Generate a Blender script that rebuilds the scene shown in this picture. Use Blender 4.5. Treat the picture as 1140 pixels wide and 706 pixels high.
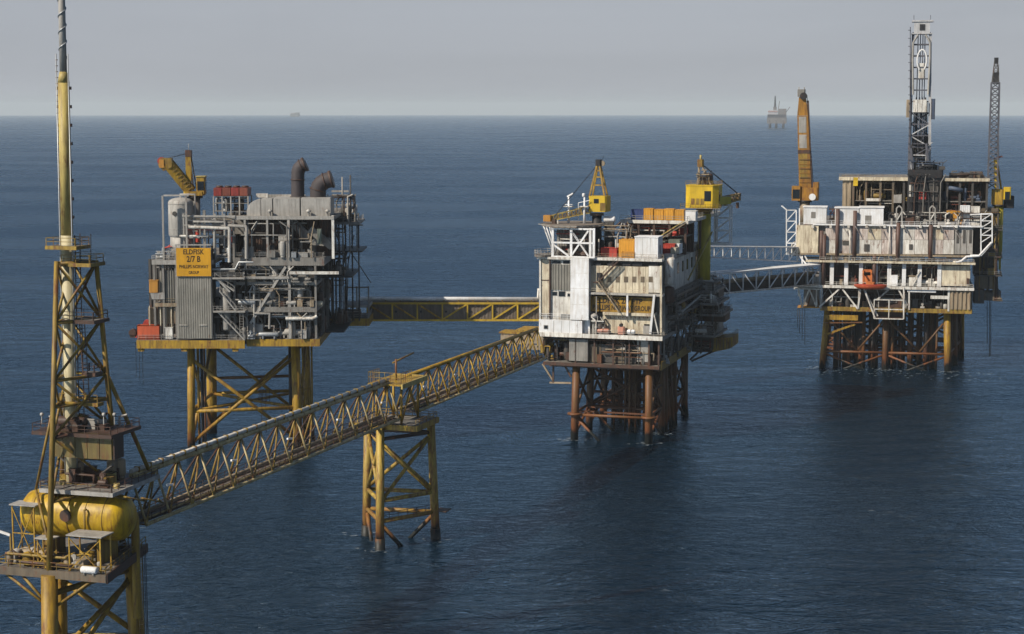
import bpy, math, random
from mathutils import Vector, Matrix
random.seed(11)
for _o in list(bpy.data.objects): bpy.data.objects.remove(_o)
S = bpy.context.scene
C = S.collection
R = math.radians

# ------------------------------------------------------------------ camera
PW, PH, FPX = 1140.0, 706.0, 2000.0      # photograph size and focal length, in its pixels
EYE = Vector((0, 0, 85.0))               # helicopter height above the sea
PITCH = math.atan((PH/2 - 118.6) / FPX)  # the true horizon dips a little below eye level
cam_data = bpy.data.cameras.new('camera')
cam_data.sensor_width = 36.0
cam_data.lens = 36.0 * FPX / PW
cam_data.clip_start = 1.0
cam_data.clip_end = 90000.0
cam = bpy.data.objects.new('camera', cam_data)
cam.location = EYE
cam.rotation_euler = (math.pi/2 - PITCH, 0, 0)
C.objects.link(cam)
S.camera = cam

# ------------------------------------------------------------------ sky and sun
SUN_AZ = R(-125)          # clockwise from the view direction (+Y): behind the camera, to the left
SUN_EL = R(40)
world = bpy.data.worlds.new('World'); S.world = world
world.use_nodes = True
wn = world.node_tree.nodes; wl = world.node_tree.links
for n in list(wn): wn.remove(n)
w_out = wn.new('ShaderNodeOutputWorld'); w_bg = wn.new('ShaderNodeBackground')
w_sky = wn.new('ShaderNodeTexSky'); w_sky.sky_type = 'NISHITA'; w_sky.sun_disc = False
w_sky.sun_elevation = SUN_EL; w_sky.sun_rotation = SUN_AZ
w_sky.air_density = 1.0; w_sky.dust_density = 0.4; w_sky.ozone_density = 1.2; w_sky.altitude = 0
w_hs = wn.new('ShaderNodeHueSaturation'); w_hs.inputs['Saturation'].default_value = 1.05; w_hs.inputs['Value'].default_value = 1.0
wl.new(w_sky.outputs[0], w_hs.inputs['Color'])
w_veil = wn.new('ShaderNodeMix'); w_veil.data_type = 'RGBA'            # thin even overcast veil over the blue
w_veil.inputs[7].default_value = (5.15, 5.45, 6.15, 1)
w_tc = wn.new('ShaderNodeTexCoord'); w_sep = wn.new('ShaderNodeSeparateXYZ'); wl.new(w_tc.outputs['Generated'], w_sep.inputs[0])
w_el = wn.new('ShaderNodeMapRange'); w_el.interpolation_type = 'SMOOTHERSTEP'
w_el.inputs['From Min'].default_value = 0.04; w_el.inputs['From Max'].default_value = 0.18; w_el.inputs['To Min'].default_value = 0.92; w_el.inputs['To Max'].default_value = 0.0
wl.new(w_sep.outputs['Z'], w_el.inputs['Value']); wl.new(w_el.outputs[0], w_veil.inputs[0])
wl.new(w_hs.outputs[0], w_veil.inputs[6])
w_n = wn.new('ShaderNodeTexNoise'); w_n.inputs['Scale'].default_value = 3.0; w_n.inputs['Detail'].default_value = 5; w_n.inputs['Distortion'].default_value = 0.6
w_mp = wn.new('ShaderNodeMapping'); w_mp.inputs['Scale'].default_value = (1.0, 1.0, 9.0); w_mp.inputs['Rotation'].default_value = (R(3), R(2), 0)
wl.new(w_tc.outputs['Generated'], w_mp.inputs[0]); wl.new(w_mp.outputs[0], w_n.inputs['Vector'])
w_cl = wn.new('ShaderNodeMapRange'); w_cl.inputs['From Min'].default_value = 0.3; w_cl.inputs['From Max'].default_value = 0.72; w_cl.inputs['To Min'].default_value = 0.96; w_cl.inputs['To Max'].default_value = 1.06
wl.new(w_n.outputs[0], w_cl.inputs['Value'])
w_mu = wn.new('ShaderNodeVectorMath'); w_mu.operation = 'SCALE'            # faint layered stratus
wl.new(w_veil.outputs[2], w_mu.inputs[0]); wl.new(w_cl.outputs[0], w_mu.inputs['Scale'])
wl.new(w_mu.outputs[0], w_bg.inputs[0])
w_bg.inputs[1].default_value = 0.066
wl.new(w_bg.outputs[0], w_out.inputs[0])

sun_data = bpy.data.lights.new('sun', 'SUN')
sun_data.energy = 5.0; sun_data.angle = R(0.5); sun_data.color = (1.0, 0.92, 0.80)
sun = bpy.data.objects.new('sun', sun_data); C.objects.link(sun)
to_sun = Vector((math.sin(SUN_AZ)*math.cos(SUN_EL), math.cos(SUN_AZ)*math.cos(SUN_EL), math.sin(SUN_EL)))
sun.rotation_euler = to_sun.to_track_quat('Z', 'Y').to_euler()

S.view_settings.view_transform = 'Standard'
S.view_settings.look = 'None'
S.view_settings.exposure = 0.2
S.view_settings.gamma = 1.0
S.view_settings.use_curve_mapping = False
S.render.engine = 'CYCLES'
S.cycles.use_denoising = True
S.cycles.max_bounces = 5; S.cycles.diffuse_bounces = 2; S.cycles.glossy_bounces = 3
S.cycles.volume_bounces = 0; S.cycles.transparent_max_bounces = 6

# ------------------------------------------------------------------ pixels to places
_ct, _st = math.cos(PITCH), math.sin(PITCH)
def ray(px, py):
    u = (px - PW/2) / FPX; v = (PH/2 - py) / FPX
    return Vector((u, _ct + v*_st, -_st + v*_ct))

class Frame:
    """A platform's own axes: x along its front, y into depth, z up; origin at sea level."""
    def __init__(s, ox, oy, yaw):
        s.ox, s.oy, s.yaw = ox, oy, yaw
        s.M = Matrix.Translation((ox, oy, 0)) @ Matrix.Rotation(yaw, 4, 'Z')
        s.I = s.M.inverted()
        s.e = s.I @ EYE
        s.r = s.I.to_3x3()
    def onY(s, px, py, ly):
        d = s.r @ ray(px, py); t = (ly - s.e.y) / d.y
        return s.e + d*t
    def onX(s, px, py, lx):
        d = s.r @ ray(px, py); t = (lx - s.e.x) / d.x
        return s.e + d*t
    def onZ(s, px, py, lz=0.0):
        d = s.r @ ray(px, py); t = (lz - s.e.z) / d.z
        return s.e + d*t
    def x(s, px, ly, py=300): return s.onY(px, py, ly).x
    def z(s, py, ly, px=570): return s.onY(px, py, ly).z
    def w(s, x, y, z=0.0): return s.M @ Vector((x, y, z))

def sea_point(px, py, z=0.0):
    d = ray(px, py); t = (z - EYE.z) / d.z
    return EYE + d*t

# ------------------------------------------------------------------ mesh builder
class MB:
    def __init__(s): s.v = []; s.f = []; s.sm = []
    def add(s, vs, fs, smooth=False):
        o = len(s.v); s.v.extend([tuple(v) for v in vs])
        s.f.extend([tuple(i + o for i in f) for f in fs]); s.sm.extend([smooth]*len(fs))
        return s
    def box(s, x0, x1, y0, y1, z0, z1):
        if x0 > x1: x0, x1 = x1, x0
        if y0 > y1: y0, y1 = y1, y0
        if z0 > z1: z0, z1 = z1, z0
        vs = [(x, y, z) for z in (z0, z1) for x, y in ((x0, y0), (x1, y0), (x1, y1), (x0, y1))]
        return s.add(vs, [(3,2,1,0),(4,5,6,7),(0,1,5,4),(1,2,6,5),(2,3,7,6),(3,0,4,7)])
    def bevbox(s, x0, x1, y0, y1, z0, z1, b=0.15):
        """A box whose vertical edges are chamfered."""
        pts = [(x0+b,y0),(x1-b,y0),(x1,y0+b),(x1,y1-b),(x1-b,y1),(x0+b,y1),(x0,y1-b),(x0,y0+b)]
        return s.prism(pts, z0, z1)
    def prism(s, pts, z0, z1):
        n = len(pts)
        vs = [(x, y, z0) for x, y in pts] + [(x, y, z1) for x, y in pts]
        fs = [tuple(range(n-1, -1, -1)), tuple(range(n, 2*n))] + [(i, (i+1) % n, n+(i+1) % n, n+i) for i in range(n)]
        return s.add(vs, fs)
    def prism_y(s, pts, y0, y1):
        """Outline in x,z pushed along y."""
        n = len(pts)
        vs = [(x, y0, z) for x, z in pts] + [(x, y1, z) for x, z in pts]
        fs = [tuple(range(n)), tuple(range(2*n-1, n-1, -1))] + [((i+1) % n, i, n+i, n+(i+1) % n) for i in range(n)]
        return s.add(vs, fs)
    def prism_x(s, pts, x0, x1):
        """Outline in y,z pushed along x."""
        n = len(pts)
        vs = [(x0, y, z) for y, z in pts] + [(x1, y, z) for y, z in pts]
        fs = [tuple(range(n-1, -1, -1)), tuple(range(n, 2*n))] + [(i, (i+1) % n, n+(i+1) % n, n+i) for i in range(n)]
        return s.add(vs, fs)
    @staticmethod
    def basis(d):
        d = d.normalized()
        a = Vector((0, 0, 1)) if abs(d.z) < 0.95 else Vector((1, 0, 0))
        u = d.cross(a).normalized(); v = u.cross(d).normalized()
        return u, v
    def tube(s, p, q, r, n=8, r2=None):
        p = Vector(p); q = Vector(q); r2 = r if r2 is None else r2
        u, v = s.basis(q - p)
        vs = []
        for c, rr in ((p, r), (q, r2)):
            for i in range(n):
                a = 2*math.pi*i/n
                vs.append(c + u*(math.cos(a)*rr) + v*(math.sin(a)*rr))
        s.add(vs, [(i, n+i, n+(i+1) % n, (i+1) % n) for i in range(n)], n > 5)
        s.f.append(tuple(len(s.v)-2*n+i for i in range(n))); s.sm.append(False)
        s.f.append(tuple(len(s.v)-1-i for i in range(n))); s.sm.append(False)
        return s
    def bar(s, p, q, w, h=None):
        """A square-section bar between two points."""
        p = Vector(p); q = Vector(q); h = w if h is None else h
        u, v = s.basis(q - p)
        vs = [c + u*(a*w/2) + v*(b*h/2) for c in (p, q) for a, b in ((-1,-1),(1,-1),(1,1),(-1,1))]
        return s.add(vs, [(0,1,2,3),(7,6,5,4),(0,4,5,1),(1,5,6,2),(2,6,7,3),(3,7,4,0)])
    def path(s, pts, r, n=8):
        """A pipe through points, mitred at the bends."""
        pts = [Vector(p) for p in pts]; m = len(pts); rings = []
        ref = Vector((0.31, 0.22, 0.93)).normalized()
        for i, p in enumerate(pts):
            d0 = (pts[i]-pts[i-1]).normalized() if i else None
            d1 = (pts[i+1]-pts[i]).normalized() if i < m-1 else None
            d = d1 if d0 is None else d0 if d1 is None else (d0+d1).normalized()
            if i == 0:
                u = d.cross(ref).normalized()
            else:
                u = (u - d*u.dot(d)).normalized()
            v = d.cross(u).normalized()
            k = 1.0
            if d0 is not None and d1 is not None: k = min(1.6, 1/max(0.3, d.dot(d0)))
            rings.append([p + (u*math.cos(2*math.pi*j/n) + v*math.sin(2*math.pi*j/n))*(r*(1 if k == 1 else (1+k)/2)) for j in range(n)])
        vs = [v for rg in rings for v in rg]
        fs = [(i*n+j, i*n+(j+1) % n, (i+1)*n+(j+1) % n, (i+1)*n+j) for i in range(m-1) for j in range(n)]
        s.add(vs, fs, True)
        s.add(rings[0], [tuple(range(n-1, -1, -1))]); s.add(rings[-1], [tuple(range(n))])
        return s
    def lathe(s, c, prof, n=16, axis='z'):
        """A profile of (radius, height) turned about an axis through c."""
        c = Vector(c); vs = []
        for r, h in prof:
            for i in range(n):
                a = 2*math.pi*i/n; x, y = r*math.cos(a), r*math.sin(a)
                vs.append(c + (Vector((x, y, h)) if axis == 'z' else Vector((h, x, y)) if axis == 'x' else Vector((y, h, x))))
        m = len(prof)
        fs = [(k*n+i, k*n+(i+1) % n, (k+1)*n+(i+1) % n, (k+1)*n+i) for k in range(m-1) for i in range(n)]
        s.add(vs, fs, True)
        s.add(vs[:n], [tuple(range(n-1, -1, -1))]); s.add(vs[-n:], [tuple(range(n))])
        return s
    def vessel(s, c, r, L, axis='z', n=16, dome=0.5):
        """A pressure vessel with domed ends; c is the middle of its lower (or first) end."""
        pr = []
        for k in range(5):
            a = math.pi/2*k/4; pr.append((max(0.02, r*math.sin(a)), dome*r*(1-math.cos(a))))
        pr += [(max(0.02, rr), L-h) for rr, h in reversed(pr)]
        return s.lathe(c, pr, n, axis)
    def corrugated(s, x0, x1, y, z0, z1, pitch=0.6, d=0.14, th=0.12):
        """A ribbed sheet wall facing -y."""
        n = max(2, int((x1-x0)/pitch)); vs = []; top = []
        for i in range(n):
            a = x0 + (x1-x0)*i/n; w = (x1-x0)/n
            for t, dy in ((0, 0), (.35, 0), (.5, -d), (.85, -d)):
                top.append((a + w*t, y + dy))
        top.append((x1, y))
        m = len(top)
        vs = [(x, yy, z0) for x, yy in top] + [(x, yy, z1) for x, yy in top] + [(x, y+th, z0) for x, yy in top] + [(x, y+th, z1) for x, yy in top]
        fs = []
        for i in range(m-1):
            fs += [(i, i+1, m+i+1, m+i), (2*m+i+1, 2*m+i, 3*m+i, 3*m+i+1), (m+i, m+i+1, 3*m+i+1, 3*m+i), (i+1, i, 2*m+i, 2*m+i+1)]
        fs += [(0, m, 3*m, 2*m), (m-1, 3*m-1, 4*m-1, 2*m-1)]
        return s.add(vs, fs)
    def corrugated_x(s, x, y0, y1, z0, z1, pitch=0.6, d=0.14, th=0.12, sgn=1):
        """The same facing +x (sgn 1) or -x."""
        t = MB().corrugated(0, y1-y0, 0, z0, z1, pitch, d, th)
        if sgn > 0: vs = [(x - yy, y0 + xx, z) for xx, yy, z in t.v]
        else: vs = [(x + yy, y1 - xx, z) for xx, yy, z in t.v]
        return s.add(vs, t.f)
    def rail(s, pts, h=1.15, step=1.9, r=0.075):
        """Handrail: posts, top rail and knee rail along points at deck level."""
        for i in range(len(pts)-1):
            p = Vector(pts[i]); q = Vector(pts[i+1]); L = (q-p).length; n = max(1, int(round(L/step)))
            for k in range(n+1):
                b = p.lerp(q, k/n); s.bar(b, b + Vector((0, 0, h)), r)
            for f in (1.0, 0.55): s.bar(p + Vector((0, 0, h*f)), q + Vector((0, 0, h*f)), r)
        return s
    def ladder(s, p, q, w=0.7, side=(1, 0, 0), cage=False):
        p = Vector(p); q = Vector(q); sd = Vector(side).normalized()*(w/2); L = (q-p).length
        s.bar(p-sd, q-sd, .1); s.bar(p+sd, q+sd, .1)
        n = int(L/0.6)
        for k in range(1, n): c = p.lerp(q, k/n); s.bar(c-sd, c+sd, .07)
        return s
    def stair(s, p, q, w=1.0, side=(0, 1, 0)):
        p = Vector(p); q = Vector(q); sd = Vector(side).normalized()*(w/2); L = (q-p).length
        up = Vector((0, 0, 1))
        for g in (-1, 1):
            s.bar(p+sd*g, q+sd*g, .14, .3)
            s.bar(p+sd*g+up*1.1, q+sd*g+up*1.1, .08)
            m = max(2, int(L/1.6))
            for k in range(m+1): c = p.lerp(q, k/m)+sd*g; s.bar(c, c+up*1.1, .07)
        n = max(3, int(abs(q.z-p.z)/0.24))
        for k in range(n+1):
            c = p.lerp(q, k/n); s.bar(c-sd, c+sd, .26, .05)
        return s
    def build(s, name, mat, parent=None):
        me = bpy.data.meshes.new(name); me.from_pydata(s.v, [], s.f)
        if any(s.sm): me.polygons.foreach_set('use_smooth', s.sm)
        me.materials.append(MAT[mat] if isinstance(mat, str) else mat); me.update()
        o = bpy.data.objects.new(name, me); C.objects.link(o)
        if parent is not None: o.parent = parent
        return o

def tag(o, label=None, cat=None, group=None, kind=None):
    if label: o['label'] = label
    if cat: o['category'] = cat
    if group: o['group'] = group
    if kind: o['kind'] = kind
    return o
def thing(name, label, cat, loc=(0, 0, 0), yaw=0.0, group=None):
    o = bpy.data.objects.new(name, None); C.objects.link(o)
    o.empty_display_size = 0.5; o.location = loc; o.rotation_euler = (0, 0, yaw)
    return tag(o, label, cat, group)
def P(name, mat, parent, fn, *a, **k):
    """One part: one builder call."""
    m = MB(); getattr(m, fn)(*a, **k)
    return m.build(name, mat, parent)

# ------------------------------------------------------------------ materials
MAT = {}
def nt(name):
    m = bpy.data.materials.new(name); m.use_nodes = True; MAT[name] = m
    return m, m.node_tree.nodes, m.node_tree.links, m.node_tree.nodes['Principled BSDF']
def rgba(c): return (c[0], c[1], c[2], 1.0)
def paint(name, col, rust=0.25, dirt=0.4, rough=0.55, metal=0.0, rustcol=(0.13, 0.045, 0.018), dirtcol=None, var=0.25, scale=1.0, splash=False, mottled=0.0):
    """Weathered paint: mottled tone, vertical dirt streaks, patches of rust."""
    m, N, L, b = nt(name)
    tc = N.new('ShaderNodeTexCoord'); oi = N.new('ShaderNodeObjectInfo')
    off = N.new('ShaderNodeVectorMath'); off.operation = 'SCALE'; off.inputs[0].default_value = (31.0, 17.0, 23.0)
    L.new(oi.outputs['Random'], off.inputs['Scale'])
    ad = N.new('ShaderNodeVectorMath'); ad.operation = 'ADD'
    L.new(tc.outputs['Object'], ad.inputs[0]); L.new(off.outputs[0], ad.inputs[1])
    def noise(sc, stretch=(1, 1, 1), detail=6, rgh=0.6):
        mp = N.new('ShaderNodeMapping'); mp.inputs['Scale'].default_value = (stretch[0]*scale, stretch[1]*scale, stretch[2]*scale)
        L.new(ad.outputs[0], mp.inputs[0])
        n = N.new('ShaderNodeTexNoise'); n.inputs['Scale'].default_value = sc; n.inputs['Detail'].default_value = detail
        n.inputs['Roughness'].default_value = rgh
        L.new(mp.outputs[0], n.inputs['Vector']); return n.outputs[0]
    def ramp(src, lo, hi, amount=1.0):
        r = N.new('ShaderNodeMapRange'); r.inputs['From Min'].default_value = lo; r.inputs['From Max'].default_value = hi
        r.inputs['To Max'].default_value = amount; L.new(src, r.inputs['Value']); return r.outputs[0]
    def mix(fac, a, c):
        x = N.new('ShaderNodeMix'); x.data_type = 'RGBA'
        L.new(fac, x.inputs[0])
        for v, i in ((a, 6), (c, 7)):
            if isinstance(v, tuple): x.inputs[i].default_value = rgba(v)
            else: L.new(v, x.inputs[i])
        return x.outputs[2]
    dark = tuple(v*(1-var) for v in col); lite = tuple(min(0.85, v*(1+var*0.5)) for v in col)
    base = mix(ramp(noise(0.22, detail=4), 0.3, 0.7), dark, lite)
    rnd = mix(oi.outputs['Random'], tuple(v*(1-var*0.6) for v in (1, 1, 1)), (1.0, 1.0, 1.0))
    mul = N.new('ShaderNodeMix'); mul.data_type = 'RGBA'; mul.blend_type = 'MULTIPLY'; mul.inputs[0].default_value = 1.0
    L.new(base, mul.inputs[6]); L.new(rnd, mul.inputs[7]); base = mul.outputs[2]
    dc = dirtcol or tuple(v*0.32 + 0.012 for v in col)
    if dirt: base = mix(ramp(noise(1.7, (1, 1, 0.10)), 0.44, 0.68, dirt), base, dc)
    if dirt: base = mix(ramp(noise(0.45, (1, 1, 0.4), 6, 0.7), 0.48, 0.70, 0.6*dirt), base, dc)
    if rust:
        base = mix(ramp(noise(0.95, (1, 1, 0.3), 8, 0.75), 0.64 - 0.20*rust, 0.74 - 0.14*rust, min(1, 0.6 + rust)), base, rustcol)
    if splash:
        # marine growth and rust that end a few metres above the water
        g = N.new('ShaderNodeNewGeometry'); sp = N.new('ShaderNodeSeparateXYZ'); L.new(g.outputs['Position'], sp.inputs[0])
        nz = noise(0.6, (1, 1, 0.3)); h = N.new('ShaderNodeMath'); h.operation = 'MULTIPLY_ADD'
        L.new(nz, h.inputs[0]); h.inputs[1].default_value = -9.0; L.new(sp.outputs['Z'], h.inputs[2])
        base = mix(ramp(h.outputs[0], 4.0, -1.5, 0.85), base, (0.16, 0.05, 0.014))
        base = mix(ramp(h.outputs[0], -1.2, -2.6, 1.0), base, (0.012, 0.012, 0.009))
    L.new(base, b.inputs['Base Color'])
    b.inputs['Roughness'].default_value = rough; b.inputs['Metallic'].default_value = metal
    b.inputs['Specular IOR Level'].default_value = 0.35
    bp = N.new('ShaderNodeBump'); bp.inputs['Strength'].default_value = 0.25; bp.inputs['Distance'].default_value = 0.06
    L.new(noise(1.6), bp.inputs['Height']); L.new(bp.outputs[0], b.inputs['Normal'])
    return m
paint('yellow', (0.42, 0.255, 0.022), 0.58, 0.85, dirtcol=(0.10, 0.055, 0.018))
paint('yellow_jacket', (0.37, 0.215, 0.016), 0.58, 0.85, dirtcol=(0.09, 0.05, 0.015), splash=True)
paint('drum_yellow', (0.56, 0.35, 0.012), 0.45, 0.85, rough=0.45, dirtcol=(0.22, 0.12, 0.01))
paint('pier_yellow', (0.42, 0.29, 0.05), 0.75, 0.85, dirtcol=(0.11, 0.06, 0.02), splash=True)
paint('yellow_worn', (0.30, 0.195, 0.03), 0.7, 0.75, dirtcol=(0.07, 0.04, 0.016))
paint('rust_jacket', (0.145, 0.066, 0.016), 0.85, 0.6, splash=True)
paint('dark_jacket', (0.09, 0.04, 0.018), 0.6, 0.6, splash=True)
paint('pale_yellow', (0.47, 0.36, 0.11), 0.5, 0.75, dirtcol=(0.15, 0.10, 0.04))
paint('bridge_pale', (0.50, 0.40, 0.20), 0.6, 0.7, dirtcol=(0.14, 0.09, 0.035))
paint('bridge_brown', (0.10, 0.072, 0.05), 0.5, 0.5)
paint('orange', (0.50, 0.23, 0.035), 0.3, 0.45)
paint('white', (0.80, 0.79, 0.76), 0.16, 0.38, dirtcol=(0.38, 0.31, 0.23))
paint('white_stained', (0.70, 0.67, 0.60), 0.42, 0.75, dirtcol=(0.24, 0.19, 0.14))
paint('cream', (0.66, 0.58, 0.42), 0.40, 0.75, dirtcol=(0.20, 0.14, 0.09))
paint('pink_white', (0.62, 0.54, 0.48), 0.45, 0.8, dirtcol=(0.17, 0.12, 0.09))
paint('grey_light', (0.38, 0.355, 0.315), 0.3, 0.55)
paint('grey', (0.23, 0.212, 0.185), 0.3, 0.55)
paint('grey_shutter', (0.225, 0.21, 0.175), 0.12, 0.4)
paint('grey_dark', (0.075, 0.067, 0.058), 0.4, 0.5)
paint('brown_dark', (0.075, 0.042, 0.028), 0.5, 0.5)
paint('black_steel', (0.022, 0.021, 0.022), 0.3, 0.3)
paint('galvanised', (0.40, 0.41, 0.41), 0.2, 0.4, rough=0.42, metal=0.35)
paint('duct_grey', (0.40, 0.375, 0.335), 0.15, 0.6)
paint('exhaust', (0.060, 0.048, 0.048), 0.15, 0.5, rough=0.7)
paint('red', (0.42, 0.045, 0.028), 0.25, 0.45)
paint('red_orange', (0.55, 0.10, 0.035), 0.2, 0.45)
paint('blue', (0.03, 0.05, 0.16), 0.15, 0.4)
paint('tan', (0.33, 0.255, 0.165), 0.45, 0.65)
paint('bridge_panel', (0.15, 0.12, 0.092), 0.35, 0.6)
paint('bridge_yellow', (0.52, 0.34, 0.03), 0.25, 0.45)
paint('bridge_tan', (0.30, 0.24, 0.165), 0.4, 0.6)
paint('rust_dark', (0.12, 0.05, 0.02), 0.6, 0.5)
paint('rust_dim', (0.11, 0.055, 0.018), 0.7, 0.6, splash=True)
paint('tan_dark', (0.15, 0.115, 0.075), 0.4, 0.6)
paint('red_dim', (0.22, 0.06, 0.035), 0.4, 0.5)
paint('red_worn', (0.26, 0.035, 0.025), 0.5, 0.7)
paint('panel_olive', (0.17, 0.125, 0.035), 0.6, 0.7)
paint('raft_pink', (0.60, 0.27, 0.18), 0.1, 0.4)
paint('heli_brown', (0.20, 0.165, 0.13), 0.45, 0.5, rough=0.8)
paint('sign_dull', (0.36, 0.20, 0.015), 0.5, 0.8, dirtcol=(0.07, 0.04, 0.015))
paint('orange_bright', (0.62, 0.29, 0.025), 0.15, 0.4)
paint('yellow_bright', (0.64, 0.42, 0.018), 0.08, 0.3)
paint('cream_stack', (0.58, 0.50, 0.30), 0.3, 0.5)
paint('yellow_shade', (0.44, 0.35, 0.03), 0.15, 0.4)
paint('black_jacket', (0.03, 0.024, 0.02), 0.4, 0.4, splash=True)
paint('riser_brown', (0.115, 0.065, 0.05), 0.4, 0.5)
paint('blue_grey', (0.075, 0.10, 0.15), 0.2, 0.4)
paint('orange_red', (0.50, 0.15, 0.04), 0.3, 0.4)
paint('derrick_steel', (0.10, 0.10, 0.115), 0.3, 0.4)
paint('derrick_pale', (0.48, 0.47, 0.46), 0.3, 0.5)
paint('amber', (0.36, 0.17, 0.018), 0.55, 0.75, dirtcol=(0.09, 0.045, 0.015))
paint('far_dark', (0.045, 0.04, 0.045), 0.2, 0.3, scale=0.05)
paint('far_white', (0.45, 0.42, 0.42), 0.2, 0.4, scale=0.05)
paint('far_red', (0.34, 0.14, 0.10), 0.2, 0.4, scale=0.05)
paint('deck_plate', (0.20, 0.185, 0.16), 0.55, 0.5, rough=0.75)
paint('deck_green', (0.13, 0.15, 0.12), 0.4, 0.5, rough=0.8)
paint('sign_yellow', (0.56, 0.28, 0.010), 0.08, 0.25, dirtcol=(0.34, 0.16, 0.01))
paint('letter_dark', (0.022, 0.012, 0.006), 0.0, 0.2)
paint('far_grey', (0.17, 0.15, 0.14), 0.3, 0.4, scale=0.05)
paint('hose', (0.015, 0.015, 0.016), 0.0, 0.2)
m_, N_, L_, b_ = nt('foam')
b_.inputs['Base Color'].default_value = (0.34, 0.38, 0.40, 1); b_.inputs['Roughness'].default_value = 0.8
m_, N_, L_, b_ = nt('glass')
b_.inputs['Base Color'].default_value = (0.012, 0.015, 0.018, 1); b_.inputs['Roughness'].default_value = 0.08

# sea: dark water under wind waves and swell
def sea_material():
    m, N, L, b = nt('sea_water')
    b.inputs['Base Color'].default_value = (0.0012, 0.0090, 0.0300, 1)
    b.inputs['Roughness'].default_value = 0.27; b.inputs['IOR'].default_value = 1.333; b.inputs['Specular IOR Level'].default_value = 0.33
    g = N.new('ShaderNodeNewGeometry')
    def noise(scx, scy, rot, detail, rgh=0.55, dist=0.0):
        mp = N.new('ShaderNodeMapping'); mp.inputs['Rotation'].default_value = (0, 0, R(rot)); mp.inputs['Scale'].default_value = (scx, scy, 0.0)
        L.new(g.outputs['Position'], mp.inputs[0])
        n = N.new('ShaderNodeTexNoise'); n.inputs['Scale'].default_value = 1.0; n.inputs['Detail'].default_value = detail
        n.inputs['Roughness'].default_value = rgh; n.inputs['Distortion'].default_value = dist
        L.new(mp.outputs[0], n.inputs['Vector']); return n.outputs[0]
    def muladd(a, k, c):
        x = N.new('ShaderNodeMath'); x.operation = 'MULTIPLY_ADD'; L.new(a, x.inputs[0])
        if isinstance(k, (int, float)): x.inputs[1].default_value = k
        else: L.new(k, x.inputs[1])
        if isinstance(c, (int, float)): x.inputs[2].default_value = c
        else: L.new(c, x.inputs[2])
        return x.outputs[0]
    h = muladd(noise(0.020, 0.040, 14, 2), 3.0, 0.0)                 # swell
    h = muladd(noise(0.085, 0.15, -14, 4, 0.62, 0.8), 2.5, h)          # wind sea
    gust = noise(0.004, 0.0075, 20, 3)
    gk = N.new('ShaderNodeMapRange'); gk.inputs['From Min'].default_value = 0.3; gk.inputs['From Max'].default_value = 0.7
    gk.inputs['To Min'].default_value = 0.45; gk.inputs['To Max'].default_value = 1.25; L.new(gust, gk.inputs['Value'])
    rg_ = N.new('ShaderNodeMapRange'); rg_.inputs['From Min'].default_value = 0.32; rg_.inputs['From Max'].default_value = 0.68; rg_.inputs['To Min'].default_value = 0.20; rg_.inputs['To Max'].default_value = 0.34
    L.new(gust, rg_.inputs['Value'])
    h = muladd(noise(0.36, 0.56, 8, 5, 0.66, 0.9), gk.outputs[0], h)  # chop, rougher in gusts
    bp = N.new('ShaderNodeBump'); bp.inputs['Strength'].default_value = 1.0; bp.inputs['Distance'].default_value = 1.0
    L.new(h, bp.inputs['Height'])
    # deep water body under a wave-broken reflecting surface
    N.remove(b); out = [n for n in N if n.type == 'OUTPUT_MATERIAL'][0]
    df = N.new('ShaderNodeBsdfDiffuse'); gl = N.new('ShaderNodeBsdfGlossy'); fr = N.new('ShaderNodeFresnel'); ms = N.new('ShaderNodeMixShader')
    gl.distribution = 'BECKMANN'; gl.inputs['Color'].default_value = (0.56, 0.76, 1.0, 1); fr.inputs['IOR'].default_value = 1.38
    L.new(rg_.outputs[0], gl.inputs['Roughness'])
    for q in (gl, fr): L.new(bp.outputs[0], q.inputs['Normal'])
    L.new(fr.outputs[0], ms.inputs[0]); L.new(df.outputs[0], ms.inputs[1]); L.new(gl.outputs[0], ms.inputs[2]); L.new(ms.outputs[0], out.inputs['Surface'])
    # a few scattered whitecaps
    cap = N.new('ShaderNodeMath'); cap.operation = 'MULTIPLY'
    for i, (src, lo, hi) in enumerate(((noise(0.02, 0.05, 9, 2, 0.5), 0.66, 0.72), (noise(0.35, 1.1, 12, 6, 0.7), 0.60, 0.68))):
        r = N.new('ShaderNodeMapRange'); r.inputs['From Min'].default_value = lo; r.inputs['From Max'].default_value = hi; L.new(src, r.inputs['Value']); L.new(r.outputs[0], cap.inputs[i])
    x = N.new('ShaderNodeMix'); x.data_type = 'RGBA'; x.inputs[6].default_value = (0.0007, 0.0078, 0.0155, 1); x.inputs[7].default_value = (0.45, 0.50, 0.52, 1)
    L.new(cap.outputs[0], x.inputs[0]); L.new(x.outputs[2], df.inputs['Color'])
    return m
sea_material()

# ------------------------------------------------------------------ the sea and the air
def build_sea():
    m = MB(); Re = 7.4e6; n = 180; rs = [0.0]; r = 40.0
    while r < 42000: rs.append(r); r *= 1.12
    vs = [(0, 0, 0)]; fs = []
    for k, r in enumerate(rs[1:]):
        for i in range(n):
            a = 2*math.pi*i/n; vs.append((r*math.cos(a), r*math.sin(a), -r*r/(2*Re)))
    for i in range(n): fs.append((0, 1+i, 1+(i+1) % n))
    for k in range(len(rs)-2):
        o = 1+k*n
        for i in range(n): fs.append((o+i, o+n+i, o+n+(i+1) % n, o+(i+1) % n))
    m.add(vs, fs, True)
    return tag(m.build('sea', 'sea_water'), kind='structure')
build_sea()
HAZE = 4.6e-5
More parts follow.
